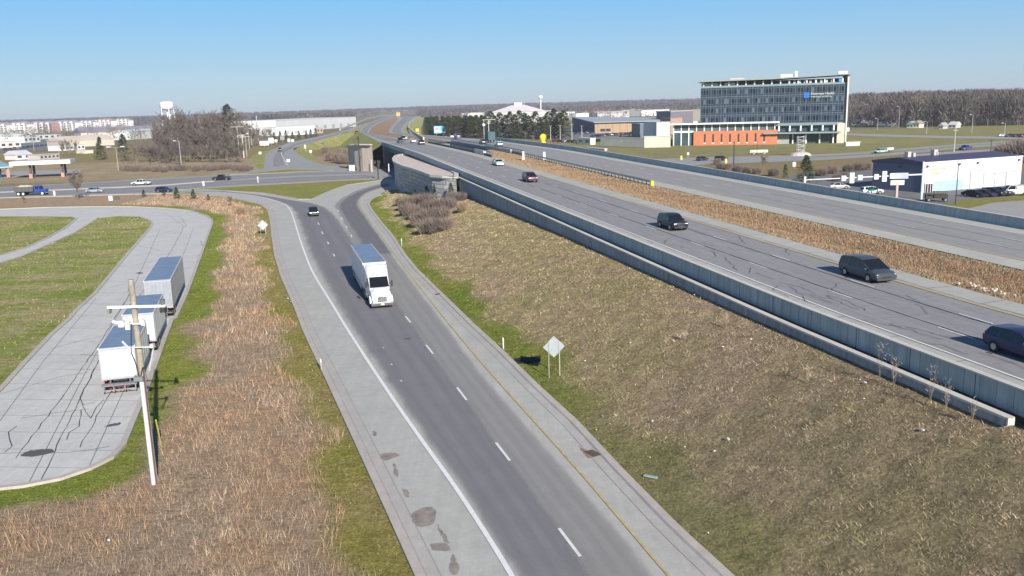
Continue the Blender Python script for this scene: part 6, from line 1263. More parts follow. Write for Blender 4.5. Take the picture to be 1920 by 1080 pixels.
# ------------------------------------------------------------------ street furniture
M_WOODP = plain('weathered_pole', (.33, .30, .24), .95, 0, .25, 3); M_GALV = P((.50, .51, .52), .5, .5); M_POLE = P((.42, .40, .36), .7); M_DKP = P((.04, .045, .05), .5)
def pole_from(x, yb, yt, z=0, D=None): p = at(x, yb, z) if D is None else atD(x, yb, D); return p, hpx(yb, yt, x, p.y)
p, h_ = pole_from(290, 905, 524); ph_ = ptop(524, 247, p.y); up = empty('utility_pole', p, 0, 'weathered wooden pole with white conduit, crossarm and camera brackets in the foreground', 'utility pole'); H = ph_
m = MB(); m.tube((0, 0, -.5), (0, 0, H), .2, .15, 14); m.build('pole', M_WOODP, up, smooth=True)
zl_ = ptop(706, 266, p.y); m = MB(); m.tube((.02, -.2, 0), (.02, -.2, zl_), .125, n=14); m.build('conduit', P((.60, .63, .68), .5, 0, .06, 2), up, smooth=True); m = MB(); m.tube((.19, -.2, 0), (.19, -.2, zl_ + .5), .035, n=6); m.build('cable', P((.12, .06, .05), .7), up)
zc = ptop(573, 252, p.y); m = MB(); m.box(-1.35, 1.85, -.34, -.2, zc - .07, zc + .07); m.build('crossarm', M_WHT, up, bev=.02)
for x, s in ((-1.28, .14), (1.7, .28)):
    m = MB(); m.box(x - s / 2, x + s / 2, -.45, -.05, zc - .35, zc - .07); m.build('insulator' if s < .2 else 'camera_housing', P((.25, .25, .24), .6) if s < .2 else M_DKP, up, bev=.03)
m = MB(); m.tube((1.7, -.25, zc + .07), (1.7, -.25, zc + .36), .12, .16, 8); m.build('camera_dome', P((.15, .16, .15), .6), up)
z2_ = ptop(605, 256, p.y); m = MB(); m.box(-.75, .6, -.26, -.18, z2_ - .05, z2_ + .05); m.box(-.85, -.55, -.34, -.1, z2_ - .16, z2_ + .2); m.box(-.45, -.2, -.4, -.12, z2_ - .3, z2_ + .12); m.box(.42, .62, -.34, -.14, z2_ - .1, z2_ + .22); m.tube((-.95, -.2, z2_ + .05), (-1.15, -.35, z2_ + .2), .1, n=8); m.build('bracket_equipment', P((.62, .63, .63), .5), up)
z3_ = ptop(648, 260, p.y); m = MB(); m.box(-.45, .95, -.36, -.28, z3_ - .04, z3_ + .04); m.tube((-.5, -.25, z3_), (-.75, -.3, z3_ + .35), .06, n=8); m.box(.78, .98, -.4, -.15, z3_ - .06, z3_ + .16); m.tube((.95, -.25, z3_), (.55, -.3, z3_ - 1.4), .035, n=5); m.tube((-.7, -.3, z3_ + .1), (-.1, -.3, z3_ - 1.8), .02, n=5); m.build('antenna_bracket', P((.55, .58, .6), .5), up)
cbm = MB(); pts_ = [(-.15, -.25, z2_), (-.3, -.35, z3_ - .3), (-.15, -.3, zl_ + .9), (-.02, -.3, zl_)]; [cbm.tube(a, b, .035, n=6) for a, b in zip(pts_, pts_[1:])]; pts_ = [(.9, -.3, z3_), (.5, -.35, z3_ - 1.1), (.2, -.3, zl_ + .6), (.02, -.3, zl_)]; [cbm.tube(a, b, .03, n=6) for a, b in zip(pts_, pts_[1:])]; cbm.build('cable_loops', M_DKP, up)
m = MB(); m.box(-.3, .2, -.46, -.3, zl_ - .14, zl_ + .12); m.build('junction_box', P((.2, .21, .22), .6), up); m = MB(); m.tube((.5, 6.2, 0), (.12, -.1, 5.2), .02, n=5); m.build('guy_guard', P((.62, .58, .12), .6), up) if False else None
gw = empty('guy_wire', at(303, 838), 0, 'yellow guard of the guy wire standing in the grass right of the wooden pole', 'guy wire'); q_ = Vector((p.x, p.y, 9)) - at(303, 838); m = MB(); m.tube((0, 0, 0), q_ * .26, .05, n=6); m.build('guard', P((.55, .52, .10), .6), gw); m = MB(); m.tube(q_ * .2, q_, .012, n=4); m.build('wire', M_DKP, gw)
# diamond sign backs
def diamond(x, yb, cy, hs, label, posts=2, ang=0, zg_=None):
    p = atg(x, yb); e = empty('road_sign', p, ang, label, 'road sign'); zc_ = ptop(cy, x, p.y) - p.z
    s = hs; m = MB(); m.prism([(-s, zc_), (0, zc_ - s), (s, zc_), (0, zc_ + s)], 'y', -.015, .015); o = m.build('sign_panel', P((.42, .47, .51), .5, .5, .12, 2), e)
    if posts == 2: m = MB(); m.box(-.45, -.39, -.06, -.02, -.2, zc_ + s * .45); m.build('post', P((.33, .34, .34), .6, .3), e); m = MB(); m.box(.39, .45, -.06, -.02, -.2, zc_ + s * .45); m.build('post', M_GALV, e)
    else: m = MB(); m.box(-.04, .04, -.06, -.02, -.2, zc_ + s * .5); m.build('post', M_GALV, e)
    br_ = MB(); [br_.box(-s * .6, s * .6, -.03, -.016, zc_ + k, zc_ + k + .05) for k in (-.25, .25)]; br_.build('brace', P((.55, .60, .64), .35, .7, .08, 2), e) if False else None; return e
diamond(1039.5, 706, 650, .86, 'bare metal back of a diamond sign on two posts, on the slope', 2, .15)
diamond(494, 440, 422, .9, 'bare back of a diamond sign beside the left kerb at the ramp bend', 2, .3)
def marker(x, yb, yt, c, label, w_=.05, name='marker_post', cat='post', dome=False):
    p = atg(x, yb); e = empty(name, p, 0, label, cat); h_ = max(.4, ptop(yt, x, p.y) - p.z); m = MB(); m.box(-w_, w_, -.03, .03, -.1, h_); m.build('post', P(c, .6), e); m = MB(); m.box(-w_ * 1.1, w_ * 1.1, -.05, -.031, h_ * .7, h_ * .95); m.build('reflector', P((.75, .75, .7), .4), e); return e
marker(944, 654, 633, (.62,.62,.58), 'thin pale marker post in the green verge left of the black mat'); marker(753.5, 462, 447, (.35,.62,.40), 'thin green marker post in the verge below the bare thicket'); marker(603, 695, 672, (.4,.36,.3), 'thin brown stake at the left edge of the ramp')
marker(102.5, 367, 358, (.8,.8,.8), 'white post at the kerb right of the dump truck', .25, dome=True); marker(382, 349, 340, (.8,.8,.8), 'white post at the kerb under the black pickup', .25); marker(484, 343, 331, (.5,.45,.45), 'slim post on the grass gore left of the far ramp', .2)
# black mat and litter on the slope
p = atg(989, 678); e = tag(MB().box(-1.1, 1.1, -.55, .55, .02, .09).build('black_mat', P((.012, .012, .013), .8), bev=.05), 'black slab of rubber lying in the green verge left of the diamond sign', 'mat'); e.location = p + Vector((0, 0, .1)); e.rotation_euler = (.12, -.1, -.08)
for nm, x, y, sx_, sy_, c, rot, l, ct in [('metal_scrap', 1220, 897, .42, .11, (.36,.46,.47), -.65, 'narrow grey strip of scrap lying in the grass above the drain', 'scrap'), ('tyre_scrap', 821, 553, .3, .14, (.06,.05,.05), .5, 'dark tyre shred at the right kerb of the ramp beside the truck', 'scrap'), ('tyre_scrap', 764, 637, .28, .05, (.05,.05,.05), .1, 'dark tyre shred lying in the middle of the ramp lane', 'scrap')]:
    o = tag(MB().box(-sx_, sx_, -sy_, sy_, .0, .05).build(nm, P(c, .6), bev=.015), l, ct); q_ = atg(x, y) + Vector((0, 0, .09)); o.location = q_; o.rotation_euler = (.05, -.05, rot)
wh = P((.78, .77, .74), .7); lt = None
for i, (x, y, s) in enumerate([(1097,680,.14),(1130,784,.1),(1118,810,.1),(1182,646,.12),(1223,794,.2),(1366,828,.2),(1355,654,.16),(1241,506,.16),(1260,547,.14),(1302,556,.14),(1622,722,.18),(1620,752,.1),(1340,850,.12),(1284,842,.1),(1180,506,.16),(1219,862,.12),(1730,812,.22),(1408,640,.14),(587,814,.08),(205,1018,.16),(540,562,.2),(545,568,.14),(1328,1004,.1),(1612,716,.1)]):
    s *= .7; m = MB(); pts_ = [(s * random.uniform(.6, 1) * math.cos(a), s * .6 * random.uniform(.6, 1) * math.sin(a)) for a in np.linspace(0, 2 * PI, 7)[:-1]]; m.prism(pts_, 'z', 0, s * .5)
    side = 'beside the ramp' if x < 700 else ('near the wall' if (x - 1000) * .45 + 400 > y else 'low on the slope')
    o = tag(m.build('litter', wh), 'small white scrap of litter lying on the grass ' + side, 'litter', 'scraps of litter on the grass ' + side); o.location = atg(x, y) + Vector((0, 0, .14)); o.rotation_euler = (random.uniform(-.3, .3), random.uniform(-.3, .3), random.uniform(0, 6))
# weeds against the lower wall
def weed(p, h_, label, n=14, c=(.42, .33, .24)):
    e = empty('dry_weed', p, 0, label, 'weed'); m = MB(); 
    for k in range(n // 4 + 2): a = random.uniform(0, 6.28); m.tube((0, 0, 0), (math.cos(a) * h_ * .12, math.sin(a) * h_ * .12, h_ * random.uniform(.7, 1)), .009, .004, 3, False)
    m.build('stalk', P(c, .95), e, fix=False); m = MB()
    for k in range(n * 3): q_ = Vector((random.gauss(0, .07 * h_), random.gauss(0, .07 * h_), h_ * random.uniform(.35, 1))); d_ = Vector((random.uniform(-1, 1), random.uniform(-1, 1), .8)).normalized() * .22; s_ = d_.orthogonal().normalized() * .012; m.add([q_ - s_, q_ + s_, q_ + d_], [(0, 1, 2)])
    m.build('seed_heads', P((.50, .40, .30), .95), e, fix=False)
for s, h_, l in ((49.8, 2.3, 'tall dry weed against the lower wall, the left one'), (48.6, 1.9, 'tall dry weed right beside the left one at the lower wall'), (45.8, 2.1, 'tall dry weed against the lower wall, the middle one'), (44.6, 1.7, 'bushy dry weed at the lower wall right of the middle one'), (42.8, 1.3, 'short dry weed by the end block of the lower wall')):
    q_ = FP(-4.9, s); q_.z = zt(q_.x, q_.y); weed(q_, h_, l)
for x, y, h_, l in ((536, 812, 1.9, 'tall grey weed stalk standing in the dry strip'), (1285, 640, .8, 'pale dry stalk low on the slope'), (1362, 618, 1.2, 'pale dry stalk on the slope near the wall'), (1515, 720, 1.2, 'thin dry stalk lying on the brown slope at the right')): weed(atg(x, y), h_, l, 14)
# median posts, guardrail
gr_ = empty('guardrail', (0, 0, 0), 0, 'steel guardrail on many posts along the far median edge, ending in a yellow nose', 'guardrail')
sa_, sb_ = (atz(1240, 345, zF) - FO).dot(FD), (atz(972, 280, zF) - FO).dot(FD)
gpath = fpath(sa_, sb_, 0, 0, 3.8)
sweep('rail', gpath, [(22.35, .45), (22.30, .55), (22.35, .65), (22.30, .75), (22.40, .78), (22.40, .45)], P((.45, .48, .50), .4, .7), True, gr_)
sweep('rail', gpath, [(22.66, .45), (22.71, .55), (22.66, .65), (22.71, .75), (22.61, .78), (22.61, .45)], P((.45, .48, .50), .4, .7), True, gr_)
m = MB()
for s in np.arange(sa_, sb_, 1.9): q_ = FP(22.5, s, -.2); m.box(q_.x - .08, q_.x + .08, q_.y - .08, q_.y + .08, q_.z, q_.z + .95)
m.build('post', P((.10, .09, .09), .8), gr_, fix=False); q_ = FP(22.5, sa_ - .6, 0); m = MB(); m.tube((q_.x, q_.y, q_.z - .2), (q_.x, q_.y, q_.z + .75), .3, n=12); m.build('yellow_nose', P((.75, .72, .08), .5), gr_)
def concrete_stub(n_, y_px, x_px, label, hh=1.5, c=(.62, .60, .55), w_=.35):
    s = (atz(x_px, y_px, zF) - FO).dot(FD); q_ = FP(n_, s); e = empty('marker_pillar', q_, 0, label, 'pillar'); m = MB(); m.prism([(-w_, -.3), (w_, -.3), (w_ * .75, hh), (-w_ * .75, hh)], 'y', -w_ * .7, w_ * .7); m.build('pillar', P(c, .7), e, bev=.05); bx('cap', -w_ * .85, w_ * .85, -w_ * .8, w_ * .8, hh + .01, hh + .12, M_WHT, e)
concrete_stub(19.5, 296, 1006, 'pale square pillar in the median at the left end of the guardrail', 1.7); concrete_stub(23.4, 297, 1050, 'white pillar with a bluish foot beside the median guardrail', 1.7, (.62, .72, .78))
s_ = (atz(912, 290, zF) - FO).dot(FD); e = empty('parapet_end', FP(13.9, s_ ), 0, 'pale sloping parapet end where the bridge railing meets the near median edge', 'parapet'); 
q_ = FP(13.9, s_); e.location = (0, 0, 0); sweep('sloped_block', [FP(13.9, s_), FP(13.9, s_ + 12)], [(-.25, -.2), (-.25, 1.2), (.25, 1.2), (.25, -.2)], M_COPE, True, e); sweep('end_face', [FP(13.9, s_ - .4), FP(13.9, s_ - .02)], [(-.3, -.2), (-.3, 1.0), (.3, 1.0), (.3, -.2)], M_WHT, True, e)
s_ = (atz(985, 284, zF) - FO).dot(FD); e = empty('parapet_end', (0, 0, 0), 0, 'pale curved parapet end on the far median edge by the guardrail start', 'parapet'); sweep('sloped_block', [FP(22.4, s_ - 4), FP(22.6, s_ + 4), FP(22.7, s_ + 16), FP(22.7, s_ + 30)], [(-.25, -.2), (-.25, .9), (.25, .9), (.25, -.2)], M_COPE, True, e); sweep('end_face', [FP(22.4, s_ - 4.5), FP(22.4, s_ - 4.02)], [(-.3, -.2), (-.3, .8), (.3, .8), (.3, -.2)], M_WHT, True, e)
# lamp posts and poles
def lamp(x, yb, yt, label, z=0, col=None, arms=1, cat='street lamp', r=.14, big=1.0, D=None):
    p, h_ = pole_from(x, yb, yt, z, D); e = empty('street_lamp', (p.x, p.y, z), 0, label, cat); m = MB(); m.tube((0, 0, -.3), (0, 0, h_), r, r * .6, 8); m.build('pole', col or M_GALV, e, smooth=True)
    for s in ((-1, 1) if arms == 2 else (-1,)): m = MB(); m.tube((0, 0, h_ - .15), (s * 1.5 * big, 0, h_ + .05), .06, n=6); m.build('arm', col or M_GALV, e); m = MB(); m.box(*sorted((s * 1.1 * big, s * 2.0 * big)), -.25 * big, .25 * big, h_ - .02, h_ + .22 * big); m.build('lamp_head', P((.6, .62, .62), .5), e, bev=.04)
    return e
lamp(341, 319, 264, 'grey lamp post in front of the grove behind the state road', big=1.1); lamp(222, 320, 276, 'lamp post with a wide white head left of the grove', arms=2, big=1.8, col=M_POLE); lamp(64, 283, 258, 'thin lamp post among the left warehouses')
lamp(1791.5, 384, 307, 'dark lamp post in front of the white wall of the garage building', col=M_DKP, arms=1, big=.3, r=.11); 
for x, yb, yt, l in [(1032.5,262,236,'first pale lamp pole from the left on the car lot past the pines'), (1050.5,262,235,'second pale lamp pole on the car lot past the pines'), (1072.5,264,233,'third pale lamp pole on the car lot left of the tan building'), (1091,257,236,'pale lamp pole before the dark side wall of the tan building')]: lamp(x, yb, yt, l, arms=0 or 2, big=.5, r=.2, col=P((.6, .58, .5), .6))
for x, yb, yt, l in [(1685,240,200,'tall pole in front of the wood, first from the hospital'), (1737,252,228,'short lamp pole on the green before the wood'), (1822,249,215,'tall pole with a small head in front of the wood at the right'), (1883,256,231,'lamp pole at the right edge in front of the wood'), (1645,243,222,'thin lamp pole between the hospital and the first tall pole')]: lamp(x, yb, yt, l, r=.2)
def util(x, yb, yt, label, arms=(.93,), w_=2.4, col=None, z=0, r=.2, group=None):
    p, h_ = pole_from(x, yb, yt, z); e = empty('utility_pole', (p.x, p.y, z), .3, label, 'utility pole', group); m = MB(); m.tube((0, 0, -.3), (0, 0, h_), r, r * .65, 8); m.build('pole', col or M_POLE, e, smooth=True)
    for f in arms: m = MB(); m.box(-w_, w_, -.12, .12, h_ * f - .12, h_ * f + .12); m.build('crossarm', col or M_POLE, e)
    return e
util(449, 292, 236, 'first of the utility poles beside the far ramp, with two crossarms', (.97, .66, .60), 3.2, r=.3); util(457.5, 296, 252, 'stout pale utility pole right of the first', (.98,), 1.6, P((.55, .50, .46), .8), r=.36)
util(453.5, 262, 226, 'tall thin utility pole behind the two front ones', (.97, .62), 3.2, r=.25); util(463, 294, 255, 'utility pole third in the line beside the far ramp', (.97,), 2.4, r=.2); util(468, 280, 240, 'utility pole fourth in the line beside the far ramp', (.97,), 2.6, r=.22); util(472, 272, 235, 'utility pole fifth in the line beside the far ramp', (.97,), 2.6, r=.22)
util(484, 262, 217, 'pale high pole mast beside the bare trees right of the utility poles', (), 0, P((.5, .48, .48), .8), r=.5)
util(1788.5, 285, 240, 'utility pole in front of the far road, above the roof of the garage building', (.9,), 1.0, r=.25); util(1375.5, 312, 265, 'black pole behind the far barrier below the orange wing', (), 0, M_DKP, r=.22); util(1419, 290, 262, 'thin pole on the green below the orange wing', (), 0, M_DKP, r=.12); util(1857, 291, 262, 'thin dark pole by the far road at the right', (.98,), .8, M_DKP, r=.15)
util(112, 300, 262, 'thin pole left of the canopy trees', (), 0, r=.12)
# signals by the bridge
def signal(x, yb, yt, label, heads, col=M_DKP, z=0, r=.2):
    p, h_ = pole_from(x, yb, yt, z); e = empty('signal_pole', (p.x, p.y, z), 0, label, 'traffic signal'); m = MB(); m.tube((0, 0, -.2), (0, 0, h_), r, r * .8, 8); m.build('pole', col, e, smooth=True)
    for f, dx in heads: m = MB(); m.box(dx - .28, dx + .28, -.45, -.05, h_ * f - 1.1, h_ * f); o = m.build('signal_head', col, e, bev=.04)
    return e
signal(675.5, 322.5, 256, 'tall dark signal pole before the far abutment', ((1, 0), (.45, .2), (.3, -.1)), r=.25); signal(709.5, 336, 300, 'dark signal pole with two pale heads by the bridge', ((.98, -.8), (.98, .6), (.8, .3))); signal(697.5, 322.5, 299, 'short pale pole under the bridge edge', (), P((.6, .6, .6), .6), r=.18); signal(730, 334, 307, 'white pole standing against the dark opening under the bridge', (), P((.7, .7, .7), .6), r=.2)
e = empty('signal_cabinet', at(660.5, 320.5), 0, 'white signal cabinet at the foot of the far abutment', 'cabinet'); bx('cabinet', -1.0, 1.0, -.6, .6, 0, 2.0, M_WHT, e, .05); bx('door', -.9, .9, -.64, -.61, .1, 1.9, P((.7, .7, .7), .6), e); bx('roof_cap', -1.08, 1.08, -.68, .68, 2.01, 2.1, P((.6, .6, .6), .6), e)
e = empty('utility_box', at(208, 376), .3, 'white utility box on the strip between lot and state road', 'box'); bx('cabinet', -.45, .45, -.35, .35, 0, 1.1, M_WHT, e, .04); bx('lid', -.5, .5, -.4, .4, 1.11, 1.2, M_WHT, e)
e = empty('utility_box', at(219, 374), .3, 'dark low box right behind the white utility box', 'box'); bx('cabinet', -.6, .6, -.35, .35, 0, .7, P((.08, .1, .08), .8), e, .04); bx('lid', -.65, .65, -.4, .4, .71, .78, P((.1, .12, .1), .8), e)
# mast arm with signal backs beyond the far barrier
pb, ph2 = pole_from(1727, 374, 303); ma = empty('signal_mast', pb, 0, 'pale mast arm carrying signal backs and a sign before the navy wall', 'traffic signal'); h2 = ptop(303, 1727, pb.y)
m = MB(); m.tube((0, 0, -.3), (0, 0, h2), .24, .16, 10); m.build('pole', P((.62, .74, .76), .5), ma, smooth=True)
tipp = atD(1509, 337.5, pb.y - 2); za = ptop(327, 1727, pb.y); tip = Vector((tipp.x - pb.x, -2, tipp.z)); m = MB(); m.tube((0, 0, za), tip, .17, .09, 10); m.build('mast_arm', P((.66, .68, .78), .4), ma, smooth=True)
for x, w_, hh_, up_ in [(1579, 4.2, 4.8, 0), (1594, 4.2, 9.6, 0), (1609, 4.2, 4.8, 0), (1639, 4.0, 4.8, 0), (1654, 4.2, 9.6, 0), (1668, 4.0, 4.8, 0)]:
    f = (1727 - x) / (1727 - 1509); c = Vector((0, 0, za)).lerp(tip, f); s_ = pb.y / F_PX; bx('signal_back', c.x - w_ * s_, c.x + w_ * s_, c.y - .55, c.y - .2, c.z - hh_ * s_, c.z + hh_ * s_, P((.70, .78, .76), .5), ma, .03)
f = (1727 - 1683) / 218; c = Vector((0, 0, za)).lerp(tip, f); bx('sign_panel', c.x - 16.5 * s_, c.x + 16 * s_, c.y - .3, c.y - .25, c.z - 6 * s_, c.z + 5 * s_, P((.45, .50, .66), .4, .3), ma); bx('tip_bracket', tip.x - .2, tip.x + .2, tip.y - .2, tip.y + .2, tip.z - .5, tip.z + .7, P((.6, .7, .66), .5), ma)
def panel_sign(x, yb, cy, wpx, hpx_, c, label, z=0, post=True, name='road_sign', cat='sign', wr=None, twop=False, pc=None):
    p = at(x, yb, z); e = empty(name, p, 0, label, cat); s_ = p.y / F_PX; zc_ = ptop(cy, x, p.y) - z; bx('sign_panel', -wpx * s_ / 2, wpx * s_ / 2, -.06, .06, zc_ - hpx_ * s_ / 2, zc_ + hpx_ * s_ / 2, P(c, .5, 0, .05), e, .02)
    for q_ in ((-wpx * s_ * .3, wpx * s_ * .3) if twop else (0,)): m = MB(); m.tube((q_, .12, -.2), (q_, .12, zc_), .11 if not wr else wr, n=6); m.build('post', pc or M_POLE, e)
    return e
panel_sign(1680.5, 376, 342.5, 26, 9, (.68, .64, .50), 'cream panel sign on a post below the mast arm sign', wr=.3, pc=P((.55, .45, .42), .8)); e = panel_sign(1634, 372, 354.5, 15, 7, (.02, .38, .22), 'green street sign showing over the barrier above a white car')
bx('lettering_strip', -.5, .5, -.1, -.065, e.children[0].dimensions.z * 0 + ptop(355.5, 1634, e.location.y) - .0, ptop(354, 1634, e.location.y), P((.55, .75, .65), .6), e)
# digital billboard by the pines
e = panel_sign(825, 258, 243, 21, 13, (.25, .62, .85), 'bright blue and pink billboard in front of the pine belt', name='billboard', cat='billboard', twop=True); sp_ = e.location.y / F_PX; zc_ = ptop(243, 825, e.location.y)
bx('pink_patch', -9 * sp_, -1 * sp_, -.1, -.065, zc_ - 1 * sp_, zc_ + 4 * sp_, P((.75, .35, .62), .5), e); bx('blue_patch', 3 * sp_, 8.5 * sp_, -.1, -.065, zc_ - 2 * sp_, zc_ + 5 * sp_, P((.05, .30, .75), .5), e); bx('white_patch', -8 * sp_, 3 * sp_, -.1, -.065, zc_ - 4.5 * sp_, zc_ - 1.5 * sp_, P((.7, .8, .85), .5), e)
for x, yb, cy, w_, h_, c, l in [(848,262,256,6,3.5,(.75,.75,.75),'small white board left of the mast among the pines'), (836,262,257,3,3,(.8,.5,.05),'small orange sign beyond the bridge by the billboard'), (496,275,268.5,17,8,(.78,.78,.78),'white board sign beside the far ramp right of the utility poles'), (509,272,263.5,10,10,(.6,.66,.66),'pale square sign behind the white board'), (530,268,259,8,7,(.3,.3,.32),'dark back of a square sign left of the far ramp'), (542,268,263,5,6,(.75,.75,.75),'small white sign among the small evergreens, middle of three'), (549,268,264,5,6,(.75,.75,.75),'small white sign among the small evergreens, rightmost of three'), (518,271,264,5,5,(.78,.78,.78),'small round white sign right of the pale square sign'), (583,292,284,4.5,4.5,(.8,.8,.8),'small white sign on the bank inside the far ramp'), (573,286,275,3,7,(.78,.74,.4),'thin pale and yellow sign on the bank inside the far ramp'), (488,291,287,5,5,(.75,.75,.72),'small white sign at the left edge of the far ramp'), (1588,252,243,8,7,(.75,.75,.75),'white square sign at the right foot of the hospital'), (1489,316,308,6,8,(.8,.8,.8),'small white sign beside the cone shaped evergreen'),
    (541,306,301,6,5,(.8,.8,.82),'small white island marker on the far ramp'), (1290,296,288,4,4,(.8,.8,.8),'small white marker at the verge left of the dark cars'), (800,262,257,4,5,(.8,.8,.8),'small white sign just past the bridge left of the billboard')]:
    panel_sign(x, yb, cy, w_, h_, c, l)
for x, y, w_, l in [(1360.5,307,6,'yellow warning drum in front of the right dark car behind the far barrier'), (1277,300,5,'yellow warning drum at the left end of the road behind the far barrier')]:
    p = at(x, y); e = empty('warning_drum', p, 0, l, 'drum'); r_ = w_ * p.y / F_PX / 2; m = MB(); m.tube((0, 0, 0), (0, 0, r_ * 3.2), r_, r_ * .8, 12); m.build('drum', P((.75, .60, .03), .5), e, smooth=True); m = MB(); m.tube((0, 0, r_ * 1.2), (0, 0, r_ * 1.8), r_ * .98, r_ * .94, 12); m.build('band', P((.8, .75, .5), .5), e, smooth=True)
# yellow gantry, arrow board, inflatable, mast
p = atz(747, 222, zfar); e = empty('sign_gantry', p, 0, 'yellow sign structure over the far end of the freeway', 'sign'); s_ = p.y / F_PX; bx('sign_panel', -3.5 * s_, 3.5 * s_, -1, 1, 4 * s_, 11 * s_, P((.60, .45, .12), .6), e); bx('post', -2.5 * s_, -1.8 * s_, 1.1, 2, -3, 5 * s_, M_POLE, e); bx('post', 1.8 * s_, 2.5 * s_, 1.1, 2, -3, 5 * s_, M_POLE, e)
p = atz(783, 253, zfar); e = empty('arrow_board', p, 0, 'orange yellow arrow board trailer beside the far carriageway left of the billboard', 'sign'); s_ = p.y / F_PX; bx('board', -3 * s_, 3 * s_, -.1, .1, 6 * s_, 11.5 * s_, P((.80, .55, .06), .5), e); bx('base', -3.5 * s_, 3 * s_, -.6, .6, .3, 4 * s_, P((.70, .50, .06), .6), e); bx('post', -.2, .2, .11, .3, 1, 8 * s_, M_DKP, e)
p = at(1018, 270); e = empty('inflatable_figure', p, 0, 'big bright yellow inflatable on the car lot past the pines', 'inflatable'); s_ = p.y / F_PX; m = MB(); m.loft([[(s_ * (cx + r * math.cos(t)), s_ * r * .6 * math.sin(t), s_ * z) for t in np.linspace(0, 2 * PI, 13)[:-1]] for z, r, cx in ((0, 3, 1), (3, 4.2, 1), (7, 3.6, 0), (9, 5, -.5), (13, 6, 0), (16, 5.2, .5), (18.5, 2, 0))]); m.build('body', P((.80, .68, .02), .5, 0, .04), e, smooth=True); bx('banner', 5 * s_, 6.5 * s_, -.3, .3, 8 * s_, 17 * s_, P((.45, .12, .05), .6), e)
util(917, 262, 224, 'tall pale pole with a long arm over the bridge before the pines', (.99,), 4.5, P((.6, .58, .5), .6), z=0, r=.3); e = signal(908, 262, 225, 'pale pole with a round white fitting left of the tall armed pole', (), P((.62, .62, .62), .6)); bx('round_fitting', -.9, .9, -.5, .5, ptop(236, 908, e.location.y), ptop(232, 908, e.location.y), M_WHT, e, .3)
q_ = onF(921, 267, 33.5); e = empty('box_truck', q_, math.atan2(FD.y, FD.x), 'dark teal box truck on the far carriageway of the bridge', 'truck'); box_part('cargo_box', -3.6, 2, -1.25, 1.25, .9, 3.8, P((.05, .11, .13), .6), e); box_part('cab', 2.1, 4.2, -1.1, 1.1, .5, 2.7, P((.06, .13, .15), .5), e, .15); box_part('window', 3.2, 4.0, -1.12, 1.12, 1.7, 2.4, M_GLASS, e, 0)
for x in (-2.2, 3.1):
    for s in (-1, 1): wheel(e, x, s * 1.15, .48)
# steel lattice sign frame on the green
p = at(1501, 292); e = empty('lattice_frame', p, 0, 'tall grey steel lattice frame on a pale mound below the hospital', 'steel frame'); s_ = p.y / F_PX; hh_ = ptop(255, 1501, p.y); m = MB(); w_ = 6 * s_
for sx_ in (-1, 1):
    for sy_ in (-1, 1): m.tube((sx_ * w_, sy_ * .8, 0), (sx_ * w_, sy_ * .8, hh_), .14, n=5)
m.build('upright', M_GALV, e); m = MB()
for k in range(8): z = hh_ * (k + .5) / 8; m.tube((-w_, -.8, z), (w_, -.8, z + hh_ / 16 * (1 if k % 2 else -1)), .08, n=4); m.tube((-w_, .8, z), (w_, .8, z), .08, n=4)
m.build('lattice', M_GALV, e); m = MB(); m.loft([[(math.cos(t) * r, math.sin(t) * r * .7, z) for t in np.linspace(0, 2 * PI, 13)[:-1]] for r, z in ((4.2, 0), (3.4, .9), (2.2, 1.3))]); m.build('stone_base', P((.5, .46, .42), .9), e)
p = at(1451, 283); panel_sign(1423, 289, 283.5, 33, 5, (.66, .62, .55), 'long low cream monument sign on the green below the orange wing', name='monument_sign', wr=.4, twop=True)
for x0, x1, yb, yt, l in [(1586, 1612, 274, 264, 'low pale cream wall wedge on the green right of the hospital')]:
    block('monument_wall', l, 'wall', (x0, yb), (x1, yb - 1), yt + 4, 1.5, P((.70, .66, .58), .85), M_STUC)
block('white_trailer_box', 'white box trailer parked behind the far barrier left of the pale retaining wall', 'trailer', (1083,270), (1107,271.5), 259, 3, P((.70, .72, .68), .7), P((.7, .7, .68), .7), wins=2)
block('white_tent', 'low white fence like structure behind the far barrier below the small conifers', 'fence', (1098,279), (1134,282.5), 277, 1, P((.72, .72, .66), .7), P((.8, .8, .8), .7), wins=6)
e = empty('rock_riprap', FP(15.6, 46, -.3), 0, 'pale broken rocks scattered in the median grass at the right edge', 'rocks', None); e.location = (0, 0, 0); m = MB(); c0 = onF(1885, 541, 14.6)
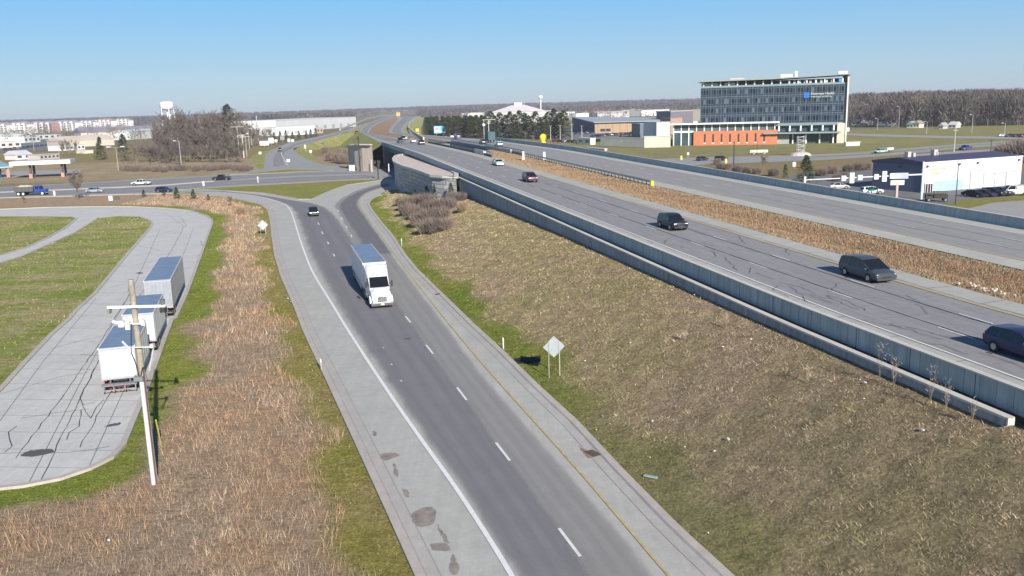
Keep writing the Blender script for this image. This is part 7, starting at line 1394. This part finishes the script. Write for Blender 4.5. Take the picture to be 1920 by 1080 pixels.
for k in range(26): 
    q_ = c0 + FD * random.gauss(0, 1.6) + FN * random.gauss(0, .25); r_ = random.uniform(.06, .14); m.loft([[(q_.x + r_ * f * math.cos(t), q_.y + r_ * f * math.sin(t), q_.z + .06 + r_ * z) for t in np.linspace(0, 2 * PI, 7)[:-1]] for f, z in ((.7, -.6), (1, 0), (.6, .7))])
m.build('rocks', P((.58, .52, .46), .9), e)

# ------------------------------------------------------------------ look-alikes: say which one by counting from the left
ORDS = ['first','second','third','fourth','fifth','sixth','seventh','eighth','ninth','tenth','eleventh','twelfth','thirteenth','fourteenth','fifteenth','sixteenth','seventeenth','eighteenth','nineteenth','twentieth']
TENS = ['', '', 'twenty', 'thirty', 'forty', 'fifty']; TH = ['', '', 'twentieth', 'thirtieth', 'fortieth', 'fiftieth']
def ordw(i): return ORDS[i] if i < 20 else (TH[(i + 1) // 10] if (i + 1) % 10 == 0 else TENS[(i + 1) // 10] + '-' + ORDS[(i + 1) % 10 - 1])
bpy.context.view_layer.update()
byl = {}
for o in list(COL.objects):
    if o.parent is None and o.get('label') and o.get('kind') is None: byl.setdefault(o['label'], []).append(o)
for lb, os_ in byl.items():
    if len(os_) < 2: continue
    def sxp(o):
        p = o.matrix_world.translation; return p.x / max(1, p.y)
    os_.sort(key=sxp)
    for i, o in enumerate(os_):
        t = ordw(i) + ' from the left, ' + lb
        if len(t.split()) > 16: t = ' '.join(t.split()[:16])
        o['label'] = t

# ------------------------------------------------------------------ haze
hz = MB(); hz.box(-9500, 9500, -400, 9000, -60, 70); ho = hz.build('haze', GRND); ho.data.materials.clear()
hm = bpy.data.materials.new('air'); hm.use_nodes = True; ht = hm.node_tree; ht.nodes.clear(); pv = ht.nodes.new('ShaderNodeVolumePrincipled'); pv.inputs['Color'].default_value = (.78, .86, 1, 1); pv.inputs['Density'].default_value = .0001; pv.inputs['Anisotropy'].default_value = 0
oo = ht.nodes.new('ShaderNodeOutputMaterial'); ht.links.new(pv.outputs[0], oo.inputs['Volume']); ho.data.materials.append(hm); ho['kind'] = 'stuff'; ho['label'] = 'faint pale haze in the air over the whole place'; ho['category'] = 'haze'
